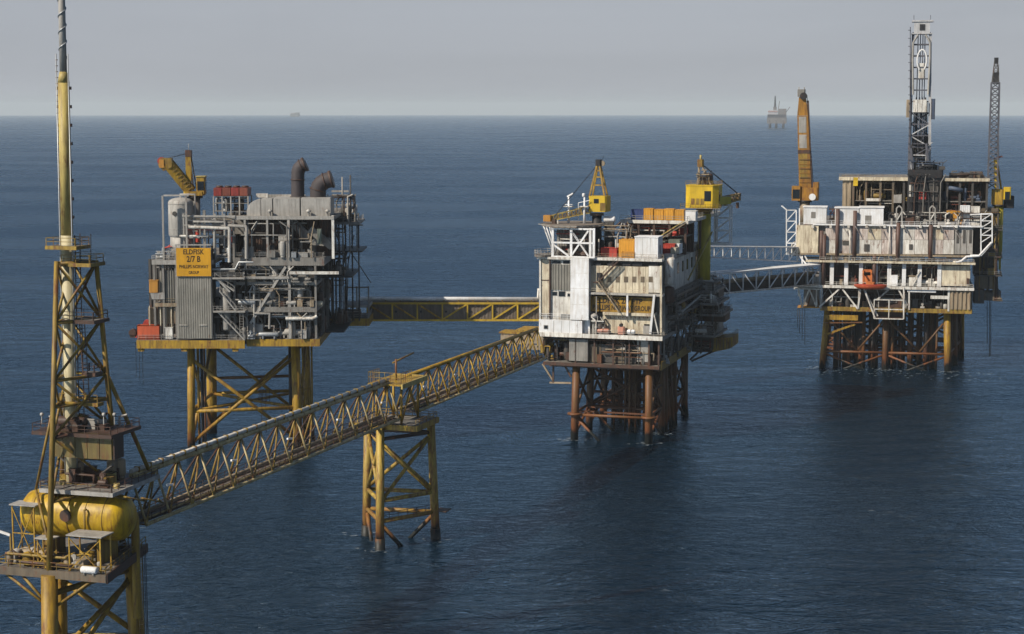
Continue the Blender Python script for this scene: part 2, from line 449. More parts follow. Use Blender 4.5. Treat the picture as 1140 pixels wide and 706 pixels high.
# ------------------------------------------------------------------ things on a platform's own axes
class T:
    """A top-level thing; its parts are given in the axes of the frame it stands in."""
    def __init__(s, fr, name, label, cat, base=(0, 0, 0), group=None):
        s.fr = fr; s.b = Vector(base)
        s.o = thing(name, label, cat, fr.w(*s.b), fr.yaw, group)
    def add(s, name, mat, mb, parent=None, kind=None, label=None):
        bx, by, bz = s.b
        if bx or by or bz: mb.v = [(x-bx, y-by, z-bz) for x, y, z in mb.v]
        o = mb.build(name, mat, parent or s.o)
        if kind: o['kind'] = kind
        if label: o['label'] = label
        return o
    def q(s, name, mat, fn, *a, parent=None, label=None, **k):
        m = MB(); getattr(m, fn)(*a, **k)
        return s.add(name, mat, m, parent, label=label)
    def fb(s, name, mat, px0, py0, px1, py1, ly, d, parent=None, b=0.0, label=None):
        """A box whose front is read from the photograph on the plane y = ly; d is its depth."""
        x0, x1, z0, z1 = face(s.fr, px0, py0, px1, py1, ly)
        m = MB()
        if b: m.bevbox(x0, x1, ly, ly+d, z0, z1, b)
        else: m.box(x0, x1, ly, ly+d, z0, z1)
        return s.add(name, mat, m, parent, label=label)
    def bar(s, name, mat, px0, py0, px1, py1, ly, w, ly2=None, parent=None, round_=False):
        p = s.fr.onY(px0, py0, ly); q = s.fr.onY(px1, py1, ly if ly2 is None else ly2)
        m = MB()
        if round_: m.tube(p, q, w/2, 8)
        else: m.bar(p, q, w)
        return s.add(name, mat, m, parent)
def face(fr, px0, py0, px1, py1, ly):
    pm, qm = (px0+px1)/2, (py0+py1)/2
    x0 = fr.onY(px0, qm, ly).x; x1 = fr.onY(px1, qm, ly).x
    z0 = fr.onY(pm, max(py0, py1), ly).z; z1 = fr.onY(pm, min(py0, py1), ly).z
    return min(x0, x1), max(x0, x1), z0, z1

def lettering(t, text, cx, cz, y, size, mat, parent, width=None, bold=0.02):
    cu = bpy.data.curves.new('lettering', 'FONT'); cu.body = text; cu.size = size
    cu.align_x = 'CENTER'; cu.align_y = 'CENTER'; cu.extrude = 0.02; cu.offset = bold*size; cu.resolution_u = 2
    o = bpy.data.objects.new('lettering_tmp', cu); C.objects.link(o)
    dg = bpy.context.evaluated_depsgraph_get(); me = bpy.data.meshes.new_from_object(o.evaluated_get(dg))
    bpy.data.objects.remove(o)
    xs = [v.co.x for v in me.vertices]; k = 1.0
    if width: k = width/max(1e-6, max(xs)-min(xs))
    bx, by, bz = t.b
    for v in me.vertices:
        x, yy, z = v.co; v.co = (cx + x*k - bx, y - z - by, cz + yy - bz)
    me.materials.clear(); me.materials.append(MAT[mat])
    l = bpy.data.objects.new('lettering', me); C.objects.link(l); l.parent = parent
    return l

def clutter(t, x0, x1, y0, y1, z0, z1, n, seed, mats=('grey_light', 'grey', 'galvanised', 'grey_dark', 'grey_light', 'white_stained'), big=1.0):
    """Process pipework, vessels, cabinets and cable trays filling one open bay."""
    rd = random.Random(seed); H = z1-z0; Wd = x1-x0
    for k in range(n):
        c = rd.random(); mat = rd.choice(mats)
        x = rd.uniform(x0, x1); y = y0 + (y1-y0)*rd.random()**1.5; z = rd.uniform(z0, z1)
        r = rd.uniform(.09, .24)*big
        if c < .24:      # pipe run with a drop at one end
            L = min(rd.uniform(3, 11), Wd*.9); a = rd.uniform(x0, max(x0+.1, x1-L)); zz = z0 + H*rd.uniform(.3, .96); dz = rd.uniform(-.55, .3)*H
            z2 = min(z1-.2, max(z0+.2, zz+dz))
            t.q('pipe', mat, 'path', [(a, y, zz), (a+L, y, zz), (a+L, y, z2), (a+L, y+rd.uniform(1, 3), z2)], r, 6)
        elif c < .42:    # riser with flange
            m = MB().path([(x, y, z0), (x, y, z0+H*rd.uniform(.5, .98)), (x+rd.choice((-1, 1))*rd.uniform(.6, 2), y, z0+H*.98)], r, 6)
            fz = z0+H*rd.uniform(.2, .5); m.tube((x, y, fz), (x, y, fz+.18), r*1.8, 8)
            t.add('pipe', mat, m)
        elif c < .54:    # upright vessel on a skirt
            rr = rd.uniform(.45, .95)*big; L = min(H*.8, rd.uniform(1.8, 4.2))
            m = MB().vessel((x, y+rr, z0+.35), rr, L, 'z', 12); m.tube((x, y+rr, z0), (x, y+rr, z0+.6), rr*.8, 12)
            m.tube((x, y+rr, z0+L), (x, y+rr, min(z1, z0+L+1.2)), .12, 6)
            t.add('vessel', mat, m)
        elif c < .62:    # lying vessel on saddles
            rr = rd.uniform(.5, .9)*big; L = min(Wd*.6, rd.uniform(2.5, 5)); a = rd.uniform(x0, x1-L)
            m = MB().vessel((a, y+rr, z0+rr+.5), rr, L, 'x', 12)
            for f in (.22, .78): m.box(a+L*f-.15, a+L*f+.15, y+rr*.3, y+rr*1.7, z0, z0+.5+rr*.4)
            t.add('vessel', mat, m)
        elif c < .80:    # cabinet or skid unit with a lid and a door seam
            w = rd.uniform(.8, 2.6); h = min(H*.75, rd.uniform(.9, 2.6)); d = rd.uniform(.7, 1.6); x = min(x, x1-w)
            m = MB().bevbox(x, x+w, y, y+d, z0+.12, z0+h, .06); m.box(x-.06, x+w+.06, y-.06, y+d+.06, z0+h, z0+h+.08)
            m.box(x+.1, x+w-.1, y+.1, y+d-.1, z0, z0+.12); m.box(x+w*.48, x+w*.52, y-.03, y, z0+.3, z0+h-.2)
            t.add('cabinet', mat, m)
        elif c < .90:    # cable tray on hangers
            L = min(rd.uniform(4, 12), Wd*.95); a = rd.uniform(x0, max(x0+.1, x1-L)); zz = z1-rd.uniform(.5, 1.4)
            m = MB().box(a, a+L, y, y+.6, zz, zz+.1); m.box(a, a+L, y-.04, y, zz, zz+.22)
            for f in (.1, .5, .9): m.bar((a+L*f, y+.3, zz), (a+L*f, y+.3, z1), .07)
            t.add('cable_tray', mat, m)
        else:            # pump or valve set: body, motor, wheel
            m = MB().vessel((x, y, z0+.7), .42, 1.5, 'x', 10); m.box(x-.2, x+1.7, y-.4, y+.4, z0, z0+.25)
            m.tube((x+.7, y, z0+.25), (x+.7, y, z0+1.7), .16, 6); m.tube((x+.7, y-.1, z0+1.75), (x+.7, y+.1, z0+1.75), .42, 10)
            t.add('pump', mat, m)

def deck(t, name, mat, x0, x1, y0, y1, z, th=0.5, edge='grey_light', rails='', edge_h=0.7, rmat='grey_light'):
    """A deck plate with proud edge girders on its front and right, and handrails on the named sides."""
    d = t.q(name, mat, 'box', x0, x1, y0, y1, z-th, z)
    if edge:
        t.q('edge_girder', edge, 'box', x0-.003, x1+.25, y0-.25, y0-.003, z-edge_h, z+.06, parent=d)
        t.q('edge_girder', edge, 'box', x1+.003, x1+.25, y0, y1, z-edge_h, z+.055, parent=d)
    if rails:
        m = MB(); i = .08
        pts = {'f': [(x0, y0+i, z), (x1, y0+i, z)], 'r': [(x1-i, y0, z), (x1-i, y1, z)], 'l': [(x0+i, y0, z), (x0+i, y1, z)], 'b': [(x0, y1-i, z), (x1, y1-i, z)]}
        for c in rails: m.rail(pts[c])
        t.add('handrail', rmat, m, d)
    return d

def container(fr, label, mat, x, y, z, L=6.1, W=2.45, H=2.6, rot=False, ribs=True, name='cargo_container', cat='container', open_top=False, group=None):
    """A shipping container lying along x: ribbed sides, corner posts and castings, door bars."""
    t = T(fr, name, label, cat, (x, y, z), group)
    a, b = (L/2, W/2) if not rot else (W/2, L/2)
    m = MB()
    if open_top:
        for q in ((-a, a, -b, -b+.12), (-a, a, b-.12, b), (-a, -a+.12, -b, b), (a-.12, a, -b, b)): m.box(x+q[0], x+q[1], y+q[2], y+q[3], z+.2, z+H)
        m.box(x-a, x+a, y-b, y+b, z+.08, z+.22)
    else: m.box(x-a+.06, x+a-.06, y-b+.06, y+b-.06, z+.15, z+H-.08)
    t.add('body', mat, m)
    for sx in (-1, 1):
        for sy in (-1, 1):
            t.q('corner_post', mat, 'box', x+sx*a-(.16 if sx > 0 else 0), x+sx*a+(.16 if sx < 0 else 0), y+sy*b-(.16 if sy > 0 else 0), y+sy*b+(.16 if sy < 0 else 0), z, z+H)
    m = MB()
    for zz in (z+.02, z+H-.16):
        m.box(x-a+.16, x+a-.16, y-b, y-b+.14, zz, zz+.15); m.box(x-a+.16, x+a-.16, y+b-.14, y+b, zz, zz+.15)
        m.box(x-a, x-a+.14, y-b+.16, y+b-.16, zz, zz+.15); m.box(x+a-.14, x+a, y-b+.16, y+b-.16, zz, zz+.15)
    t.add('frame', mat, m)
    if ribs:
        m = MB(); n = int(2*a/.55)
        for i in range(n):
            xx = x-a+.3+(2*a-.6)*i/max(1, n-1); m.box(xx-.1, xx+.1, y-b+.005, y-b+.06, z+.2, z+H-.18)
        n = int(2*b/.55)
        for i in range(n):
            yy = y-b+.3+(2*b-.6)*i/max(1, n-1); m.box(x+a-.06, x+a-.005, yy-.1, yy+.1, z+.2, z+H-.18)
        t.add('rib_panel', mat, m)
    return t

WF = Frame(0, 0, 0)
YAW = R(-17)
# ================================================================== flare tower
_c = sea_point(118, 641, 21.6)
FF = Frame(_c.x, _c.y, YAW)
fl = T(FF, 'flare_tower', 'yellow three-legged flare tower with a tall stack beside a horizontal drum', 'flare tower')
LG = [FF.onZ(55, 640, 21.0), FF.onZ(65, 612, 21.0), FF.onZ(146, 612, 21.0)]     # front, back left, back right leg tops
LG = [Vector((p.x, p.y, 21.0)) for p in LG]
cen = (LG[0]+LG[1]+LG[2])/3
def foot(p, k=1.12, z=-4.0): return Vector((cen.x+(p.x-cen.x)*k, cen.y+(p.y-cen.y)*k, z))
for p in LG:
    fl.q('leg', 'yellow_jacket', 'tube', foot(p), p, 1.15, 16)
for a, b in ((0, 1), (1, 2), (2, 0)):
    A, B = LG[a], LG[b]
    fl.q('brace', 'yellow_jacket', 'tube', A-Vector((0, 0, 2.8)), B-Vector((0, 0, 2.8)), .42, 10)
    fl.q('brace', 'yellow_jacket', 'tube', foot(A, 1.06, 8), foot(B, 1.06, 8), .42, 10)
    fl.q('brace', 'yellow_jacket', 'tube', A-Vector((0, 0, 4.2)), foot(B, 1.065, 8.5), .40, 10)
    fl.q('brace', 'yellow_jacket', 'tube', foot(A, 1.065, 8.5), foot(B, 1.12, -2), .40, 10)
fl.q('brace', 'yellow_jacket', 'tube', LG[2]-Vector((0, 0, 3.6)), foot(LG[0], 1.08, 6)+Vector((.4, 2.2, 0)), .36, 10)
# main deck: an L of plating with fascia and brackets
dz = 21.6
x_l, x_r = FF.onZ(-3, 630, dz).x, 0.0
y_b = FF.onZ(163, 606, dz).y
x_rb = FF.onZ(163, 606, dz).x
md = fl.q('main_deck', 'deck_plate', 'prism', [(x_l, 0), (x_r, 0), (x_rb, y_b), (x_l, y_b)], dz-.35, dz)
fl.q('edge_girder', 'tan_dark', 'box', x_l-.05, x_r+.06, -.22, -.003, dz-1.0, dz+.12, parent=md)
fl.q('edge_girder', 'brown_dark', 'bar', (x_r+.14, -.1, dz-.5), (x_rb+.14, y_b, dz-.5), .24, 1.3, parent=md)
m = MB()
for i in range(9): xx = x_l+(x_r-x_l)*(i+.5)/9; m.box(xx-.14, xx+.14, .05, y_b*(.97 if xx < x_rb-.3 else .2), dz-.95, dz-.352)
fl.add('floor_beam', 'brown_dark', m, md, kind='stuff')
m = MB().rail([(x_l, .1, dz), (x_r-.1, .1, dz), (x_rb-.1, y_b, dz)], r=.09); m.rail([(x_l+.1, .1, dz), (x_l+.1, y_b*.6, dz)], r=.09)
fl.add('handrail', 'yellow_worn', m, md)
for (xx, yy) in ((x_l+1.2, .3), (x_l+3.8, .3), (-2.2, .2), (-2.6, 6)):
    fl.q('knee_brace', 'yellow_worn', 'tube', (xx, yy, dz-.9), (LG[0].x+(xx-LG[0].x)*.12, LG[0].y+(yy-LG[0].y)*.1+.3, 16.6), .2, 8)
for k in range(5):
    a = LG[2]+Vector((-2.6+k*.75, -2.2, 0)); fl.q('knee_brace', 'yellow_worn', 'tube', (a.x, a.y, dz-.9), LG[2]-Vector((0, 0, 2.6)), .16, 6)
# tower legs
def fpt(px, py, y): return FF.onY(px, py, y)
cy = cen.y
leg_base = [Vector((LG[0].x, LG[0].y, dz)), Vector((LG[1].x+1.0, LG[1].y-1.5, dz)), Vector((LG[2].x-.6, LG[2].y-1.2, dz))]
top_f = FF.onY(63, 291, cy-2.6); top_r = FF.onY(107, 290, cy+1.5); top_l = Vector((top_f.x-.6, cy+2.6, (top_f.z+top_r.z)/2))
tops = [top_f, top_l, top_r]
ZT = top_f.z
for a, b in zip(leg_base, tops):
    fl.q('tower_leg', 'yellow_worn', 'tube', a, b, .42, 12, .34)
def lv(i, z):
    a, b = leg_base[i], tops[i]; t_ = (z-a.z)/(b.z-a.z); return a.lerp(b, t_)
zs = [FF.onY(75, py, cy).z for py in (606, 545, 478, 446, 418, 356, 292)]
for k, z in enumerate(zs):
    if k == 0: continue
    for i, j in ((0, 1), (1, 2), (2, 0)):
        fl.q('girt', 'yellow_worn' if k not in (2,) else 'brown_dark', 'tube', lv(i, z), lv(j, z), .24, 8)
for (za, zb) in ((zs[1], zs[2]), (zs[2], zs[4]), (zs[4], zs[5]), (zs[5], zs[6])):
    for i, j in ((0, 1), (1, 2), (2, 0)):
        fl.q('tower_brace', 'yellow_worn', 'tube', lv(i, za), lv(j, zb), .2, 8)
        if za > zs[1]: fl.q('tower_brace', 'yellow_worn', 'tube', lv(j, za), lv(i, zb), .2, 8)
# long raking strut from the upper tower down to the bridge landing
fl.q('raking_strut', 'yellow_worn', 'tube', lv(2, zs[4]), FF.onY(166, 524, y_b-.5), .3, 10)
fl.q('raking_strut', 'yellow_worn', 'tube', lv(0, zs[3]), FF.onY(40, 545, cy-4.5), .2, 8)
fl.q('raking_strut', 'yellow_worn', 'tube', FF.onY(40, 545, cy-4.5), FF.onY(56, 612, .6), .2, 8)
# stack: lower barrel, long yellow riser, cone, wound tip
def sx(py): return FF.onY(80.5-(520-py)*.0228, py, cy-.2)
s0, s1, s2, s3, s4 = sx(590), sx(262), sx(92), sx(80), sx(-40)
fl.q('flare_stack', 'cream_stack', 'tube', s0, s1, .88, 16, .86)
st = fl.q('flare_stack', 'pale_yellow', 'tube', s1, s2, .84, 16, .80)
for k in range(1, 9):
    c = s1.lerp(s2, k/8.3)
    for sg in (-1, 1): fl.q('stack_lug', 'brown_dark', 'box', c.x+sg*.92-.2, c.x+sg*.92+.2, c.y-.2, c.y+.2, c.z-.22, c.z+.22, parent=st)
fl.q('stack_cone', 'pale_yellow', 'tube', s2, s3, .82, 16, .52)
tp = fl.q('flare_tip', 'grey_light', 'tube', s3, s4, .50, 14, .46)
m = MB(); N_h = 150; L = (s4-s3).length
pts = []
for k in range(N_h): a = k/N_h*L/2.6*2*math.pi; c = s3.lerp(s4, .12+.86*k/N_h); pts.append((c.x+.52*math.cos(a), c.y+.52*math.sin(a), c.z))
m.path(pts, .10, 5); fl.add('helical_strake', 'galvanised', m, tp)
for sg in (-1.0, .95): fl.q('purge_pipe', 'galvanised', 'tube', sx(545)+Vector((sg, -.25, 0)), sx(60)+Vector((sg*.95, -.25, 0)), .09, 6)
m = MB()
for k in range(34): c = sx(285-6.6*k)+Vector((-.95, -.2, 0)); m.box(c.x-.12, c.x+.2, c.y-.1, c.y+.1, c.z, c.z+.12)
fl.add('pipe_clip', 'brown_dark', m, kind='stuff')
# small decks up the tower
def tower_deck(px0, px1, py, y0, y1, mat='deck_plate', rmat='yellow_worn', th=.3, rails='frlb', edge='yellow_worn'):
    a = FF.onY(px0, py, y0); b = FF.onY(px1, py, y0); z = a.z
    return deck(fl, 'tower_deck', mat, a.x, b.x, y0, y1, z, th, edge, rails, .45, rmat)
tower_deck(51, 84, 274, cy-2.5, cy+1.2)
tower_deck(68, 100, 293, cy-1.4, cy+2.4)
tower_deck(64, 104, 356, cy-1.6, cy+2.4, rmat='brown_dark', edge='brown_dark')
tower_deck(92, 105, 415, cy-.4, cy+1.4, rmat='brown_dark', edge='brown_dark')
tower_deck(66, 108, 447, cy-1.0, cy+.4, rails='f')
tower_deck(36, 123, 480, cy-4.0, cy+4.2, 'brown_dark', 'brown_dark', edge='brown_dark')
# wind wall panels under that deck, each a rusty plate
a = FF.onY(57, 508, cy-3.4); b = FF.onY(124, 484, cy-3.4)
for k in range(5):
    w = (b.x-a.x)/5
    fl.q('wind_panel', 'panel_olive', 'box', a.x+w*k+.05, a.x+w*(k+1)-.05, cy-3.4-.02*(k % 2), cy-3.2, a.z, b.z)
fl.q('wind_panel', 'brown_dark', 'box', b.x+.1, b.x+.3, cy-3.2, cy-.6, a.z, b.z)
# heat shield deck over the drum, its edge pale
hz_ = FF.onY(60, 545, cy-5.5)
hd = deck(fl, 'heat_shield_deck', 'deck_plate', FF.onZ(39, 546, hz_.z).x, -1.2, cy-5.5, y_b+.2, hz_.z, .4, 'grey_light', 'frl', .5, 'brown_dark')
m = MB()
for k in range(7): xx = hz_.x-2+k*2.6; m.tube((xx, cy-5.2, hz_.z-.4), (xx+1.3, cy-2, hz_.z-1.6), .12, 6); m.tube((xx+1.3, cy-2, hz_.z-1.6), (xx+2.4, cy-5.2, hz_.z-.4), .12, 6)
fl.add('deck_truss', 'yellow_worn', m, hd, kind='stuff')
clutter(fl, FF.onY(60, 470, cy).x, FF.onY(128, 470, cy).x, cy-2.5, cy+3, hz_.z, hz_.z+3.4, 18, 5, ('brown_dark', 'yellow_worn', 'brown_dark', 'grey_dark', 'tan'))
clutter(fl, FF.onY(45, 470, cy).x, FF.onY(125, 470, cy).x, cy-3, cy+3, zs[2], zs[2]+2.2, 12, 6, ('brown_dark', 'yellow_worn', 'grey_light', 'brown_dark'))
for px in (46, 115, 127):   # flood lamps on brackets
    c = FF.onY(px, 452, cy-3.6); m = MB().vessel((c.x-.22, c.y, c.z-1.2), .26, .5, 'x', 8); m.bar((c.x, c.y, c.z-2.6), c-Vector((0, 0, 1.2)), .1); fl.add('flood_lamp', 'grey_light', m)
# ladders
fl.q('ladder', 'brown_dark', 'ladder', FF.onY(91, 470, cy+.6), FF.onY(86, 262, cy+.6), .8)
fl.q('ladder', 'brown_dark', 'ladder', FF.onY(97, 447, cy-.6), FF.onY(91, 356, cy-.6), .8)
fl.q('ladder', 'black_steel', 'ladder', FF.onY(95, 300, cy-.6), FF.onY(95, 260, cy-.6), 1.7)
fl.q('ladder', 'yellow_worn', 'ladder', LG[2]+Vector((1.7, -.6, 0)), LG[2]+Vector((1.9, -.6, -26)), .7)
for sg in (0, .5, .9): fl.q('hanging_cable', 'hose', 'tube', (x_rb+.4+sg*.6, y_b-2, dz-.3), (x_rb+.5+sg*.6, y_b-2, 4), .06, 5)
# gas riser elbow at the drum's right end
e1 = FF.onY(143, 566, cy+3.0)
fl.q('riser_pipe', 'yellow', 'path', [(e1.x-2.5, e1.y, e1.z), (e1.x-.6, e1.y, e1.z), (e1.x+.5, e1.y, e1.z-.35), (e1.x+1.0, e1.y, e1.z-1.4), (e1.x+1.0, e1.y, 12)], .62, 12)
for px in (88, 123): a = FF.onY(px, 556, cy+1); fl.q('riser_pipe', 'pale_yellow', 'tube', a, (a.x, a.y, hz_.z+1.5), .9, 12)
clutter(fl, x_l+.5, x_r-4, .8, 4.5, dz, dz+2.0, 30, 7, ('brown_dark', 'yellow_worn', 'grey_dark', 'tan', 'yellow', 'grey_light'))
clutter(fl, -8, x_rb-1.2, 5.5, y_b-1, dz, dz+2.0, 14, 8, ('brown_dark', 'yellow_worn', 'grey_dark', 'galvanised'))

# ---- the drum
dl = FF.onY(28, 566, cy-2.2); dr = FF.onY(148, 580, cy-2.2); rd_ = 3.25; zc = FF.onY(88, 573, cy-2.2).z
dt = T(FF, 'gas_drum', 'big yellow horizontal drum lying under the flare tower deck', 'tank', ((dl.x+dr.x)/2, cy-2.2, dz))
Ld = dr.x-dl.x
body = dt.q('shell', 'drum_yellow', 'vessel', (dl.x, cy-2.2, zc), rd_, Ld, 'x', 40, .62)
for f in (.27, .76):
    dt.q('saddle', 'yellow_worn', 'box', dl.x+Ld*f-.35, dl.x+Ld*f+.35, cy-2.2-2.3, cy-2.2+2.3, dz, zc-1.9)
for f in (.18, .34, .5, .66, .82):
    m = MB().path([(dl.x+Ld*f, cy-2.2+(rd_+.02)*math.cos(R(a)), zc+(rd_+.02)*math.sin(R(a))) for a in range(0, 361, 12)], .07, 5)
    dt.add('band', 'yellow_worn', m, body)
m = MB().tube((dl.x+Ld*.5, cy-2.2-rd_-.25, zc+.6), (dl.x+Ld*.5, cy-2.2-rd_+.6, zc+.5), .7, 14); m.tube((dl.x+Ld*.5, cy-2.2-rd_-.36, zc+.6), (dl.x+Ld*.5, cy-2.2-rd_-.2, zc+.6), .85, 14)
dt.add('manway', 'brown_dark', m, body)
for f in (.36, .86): dt.q('nozzle', 'pale_yellow', 'tube', (dl.x+Ld*f, cy-2.2, zc+rd_*.9), (dl.x+Ld*f, cy-2.2, zc+rd_+1.6), .45, 10)
dt.q('level_bridle', 'yellow_worn', 'path', [(dl.x+Ld*.68, cy-2.2-rd_+.2, zc+1.6), (dl.x+Ld*.68, cy-2.2-rd_-.4, zc+1.6), (dl.x+Ld*.68, cy-2.2-rd_-.4, zc-2.2), (dl.x+Ld*.68, cy-2.2-rd_+1.2, zc-2.2)], .14, 6)
dt.q('handrail', 'yellow_worn', 'rail', [(dl.x+2.5, cy-2.2, zc+rd_-.05), (dr.x-2.5, cy-2.2, zc+rd_-.05)])

# ---- roofed shelters on the deck
def shelter(label, px0, px1, py_top, py_bot, y, d, extra=0):
    a = FF.onY(px0, py_bot, y); b = FF.onY(px1, py_top, y); z0 = dz; z1 = b.z
    t = T(FF, 'equipment_shelter', label, 'shelter', ((a.x+b.x)/2, y+d/2, z0))
    t.q('roof', 'grey_light', 'box', a.x-.2, b.x+.2, y-.2, y+d+.2, z1-.16, z1)
    for xx in (a.x+.15, b.x-.15):
        for yy in (y+.1, y+d-.1): t.q('post', 'yellow', 'bar', (xx, yy, z0), (xx, yy, z1-.16), .18)
    t.q('cross_brace', 'yellow', 'bar', (a.x+.15, y+.05, z0+.2), (b.x-.15, y+.05, z1-.5), .12)
    t.q('cross_brace', 'yellow', 'bar', (b.x-.15, y+.05, z0+.2), (a.x+.15, y+.05, z1-.5), .12)
    if extra: t.q('rail', 'yellow', 'bar', (a.x+.15, y+.05, (z0+z1)/2), (b.x-.15, y+.05, (z0+z1)/2), .14)
    m = MB().bevbox(a.x+.5, a.x+1.3, y+.5, y+1.3, z0, z0+1.3, .06); m.vessel((b.x-.9, y+1.0, z0), .35, 1.4, 'z', 10)
    t.add('instrument', 'grey_light', m)
    return t
shelter('tall narrow yellow frame with white roof beside the drum\'s far end', 14, 38, 563, 622, 3.2, 2.4, 1)
shelter('low white-roofed shelter on yellow posts in front of the drum', 76, 112, 598, 622, .7, 3.0)
shelter('small white-topped instrument stand between the frame and the front leg', 41, 57, 600, 622, 1.0, 1.6)
c = FF.onY(100, 626, -.6); t = T(FF, 'liquid_tank', 'small white cylinder lying on the flare deck edge', 'tank', (c.x, -.2, dz))
t.q('shell', 'white', 'vessel', (c.x-1.7, -.1, dz+.62), .5, 2.6, 'x', 14)
for f in (-1.1, .3): t.q('saddle', 'grey', 'box', c.x+f-.12, c.x+f+.12, -.45, .25, dz+.003, dz+.4)
t = T(FF, 'wind_sensor', 'white arm reaching out over the sea by the flare deck', 'sensor', (x_l-.2, 3.6, dz))
t.q('arm', 'white', 'bar', (x_l-3.2, 3.6, dz+4.4), (x_l+.1, 3.6, dz+3.6), .3); t.q('post', 'yellow_worn', 'bar', (x_l+.1, 3.6, dz), (x_l+.1, 3.6, dz+3.8), .22)

# ================================================================== flare bridge and its pier
ZB = 25.4
nb0 = sea_point(163, 584, ZB); nb1 = sea_point(608, 398.5, ZB)
bd = (nb1-nb0); BL = bd.length; bu = bd.normalized(); bn = Vector((-bu.y, bu.x, 0))    # bn: away from the camera
BYAW = math.atan2(bu.y, bu.x)
BF = Frame(nb0.x, nb0.y, BYAW)          # x along the bridge, y across it (0 near chord), z up
def pier_at(px, py):
    p = BF.I @ sea_point(px, py); return Vector((p.x, p.y, 0))
W_B, H_B = 4.6, 6.9
pa, pb_, pc = pier_at(408, 596), pier_at(423, 612), pier_at(485, 600)
PX_ = (pa.x+pb_.x+pc.x)/3 - .5
def truss_span(label, xa, xb, n, chord, member, topcap, group='footbridge spans out to the flare', taper=0.0):
    t = T(BF, 'footbridge', label, 'bridge', ((xa+xb)/2, W_B/2, ZB), group)
    yt = W_B/2
    for y_ in (0, W_B): t.q('bottom_chord', 'bridge_pale', 'tube', (xa, y_, ZB), (xb, y_, ZB), .30, 10)
    t.q('top_chord', chord, 'tube', (xa, yt, ZB+H_B), (xb, yt, ZB+H_B), .42, 12)
    if topcap: t.q('gas_pipe', 'white_stained', 'tube', (xa, yt, ZB+H_B+.72), (xb, yt, ZB+H_B+.72), .33, 10)
    dx = (xb-xa)/n
    for i in range(n+1):
        x = xa+dx*i
        t.q('cross_beam', 'bridge_brown', 'bar', (x, .1, ZB), (x, W_B-.1, ZB), .25)
        for y_ in (0, W_B): t.q('post', member if y_ == 0 else 'yellow_worn', 'tube', (x, y_, ZB), (x, yt, ZB+H_B), .19, 8)
        t.q('gusset', 'yellow_worn', 'box', x-.45, x+.45, -.06, .06, ZB+.1, ZB+.85)
        if i < n:
            for y_ in (0, W_B):
                t.q('diagonal', 'yellow_worn' if y_ == 0 else 'brown_dark', 'tube', (x, y_, ZB), (x+dx, yt, ZB+H_B), .15, 8)
            t.q('diagonal', 'bridge_brown', 'bar', (x, .1, ZB-.02), (x+dx, W_B-.1, ZB-.02), .14)
            k = t.q('walkway_plate', 'bridge_brown', 'box', x+.14, x+dx-.14, .55, W_B-.55, ZB+.16, ZB+.24)
    m = MB().rail([(xa, .5, ZB+.24), (xb, .5, ZB+.24)], 1.2, 2.4, .085); m.rail([(xa, W_B-.5, ZB+.24), (xb, W_B-.5, ZB+.24)], 1.2, 2.4, .085)
    t.add('handrail', 'brown_dark', m)
    for yy, r_, mt in ((1.0, .2, 'bridge_pale'), (1.6, .14, 'grey'), (3.4, .28, 'tan')):
        t.q('pipe', mt, 'tube', (xa, yy, ZB+.3+r_), (xb, yy, ZB+.3+r_), r_, 8)
    if topcap:
        for i in range(2*n): x = xa+dx*(i+.5)/2; t.q('pipe_clamp', 'yellow_worn', 'box', x-.12, x+.12, yt-.42, yt+.42, ZB+H_B+.3, ZB+H_B+1.12)
    m = MB()
    for i in range(n):
        if i % 3 == 1: c = Vector((xa+dx*(i+.5), yt, ZB+3.6)); m.bar(c, c+Vector((1.9, -.2, -.3)), .3)
    t.add('lamp_box', 'white', m)
    return t
truss_span('long near span of the yellow triangular truss footbridge, flare tower to pier', 0, PX_-4.5, 14, 'bridge_pale', 'bridge_pale', True)
truss_span('far span of the yellow triangular truss footbridge, pier to white platform', PX_+4.5, BL, 14, 'yellow', 'yellow', False)
# pier
pr = T(BF, 'bridge_pier', 'yellow tripod pier rusting at the waterline under the long footbridge', 'pier', (PX_, W_B/2, 0))
ztop = 23.8
def batter(p, z):  # legs lean inwards as they rise
    c = Vector((PX_, (pa.y+pb_.y+pc.y)/3, 0)); k = 1-.10*max(0.0, z)/ztop if z > 0 else 1.0+.006*(-z); return Vector((c.x+(p.x-c.x)*k, c.y+(p.y-c.y)*k, z))
for p in (pa, pb_, pc):
    pr.q('leg', 'pier_yellow', 'tube', batter(p, -4), batter(p, ztop), .85, 16, .80)
    pr.q('pile_sleeve', 'pier_yellow', 'tube', batter(p, -4), batter(p, 2.2), 1.05, 16, 1.0)
for a, b in ((pa, pb_), (pb_, pc), (pc, pa)):
    for z in (5.5, 9.5): pr.q('brace', 'pier_yellow', 'tube', batter(a, z), batter(b, z), .42, 10)
    pr.q('brace', 'pier_yellow', 'tube', batter(a, 21), batter(b, 9.8), .38, 10)
    pr.q('brace', 'pier_yellow', 'tube', batter(a, 9.2), batter(b, 21), .38, 10)
    pr.q('brace', 'pier_yellow', 'tube', batter(a, 5.2), batter((a+b)/2, -2), .42, 10)
    pr.q('brace', 'brown_dark', 'tube', batter(a, 21.5), batter(b, 21.5), .36, 10)
m = MB().rail([batter(pb_, 5.9), batter(pc, 5.9)], 1.1, 2.2, .09); m.box(pc.x-.5, pc.x+2.5, pc.y-2.4, pc.y, 5.6, 5.8)
pr.add('access_landing', 'brown_dark', m)
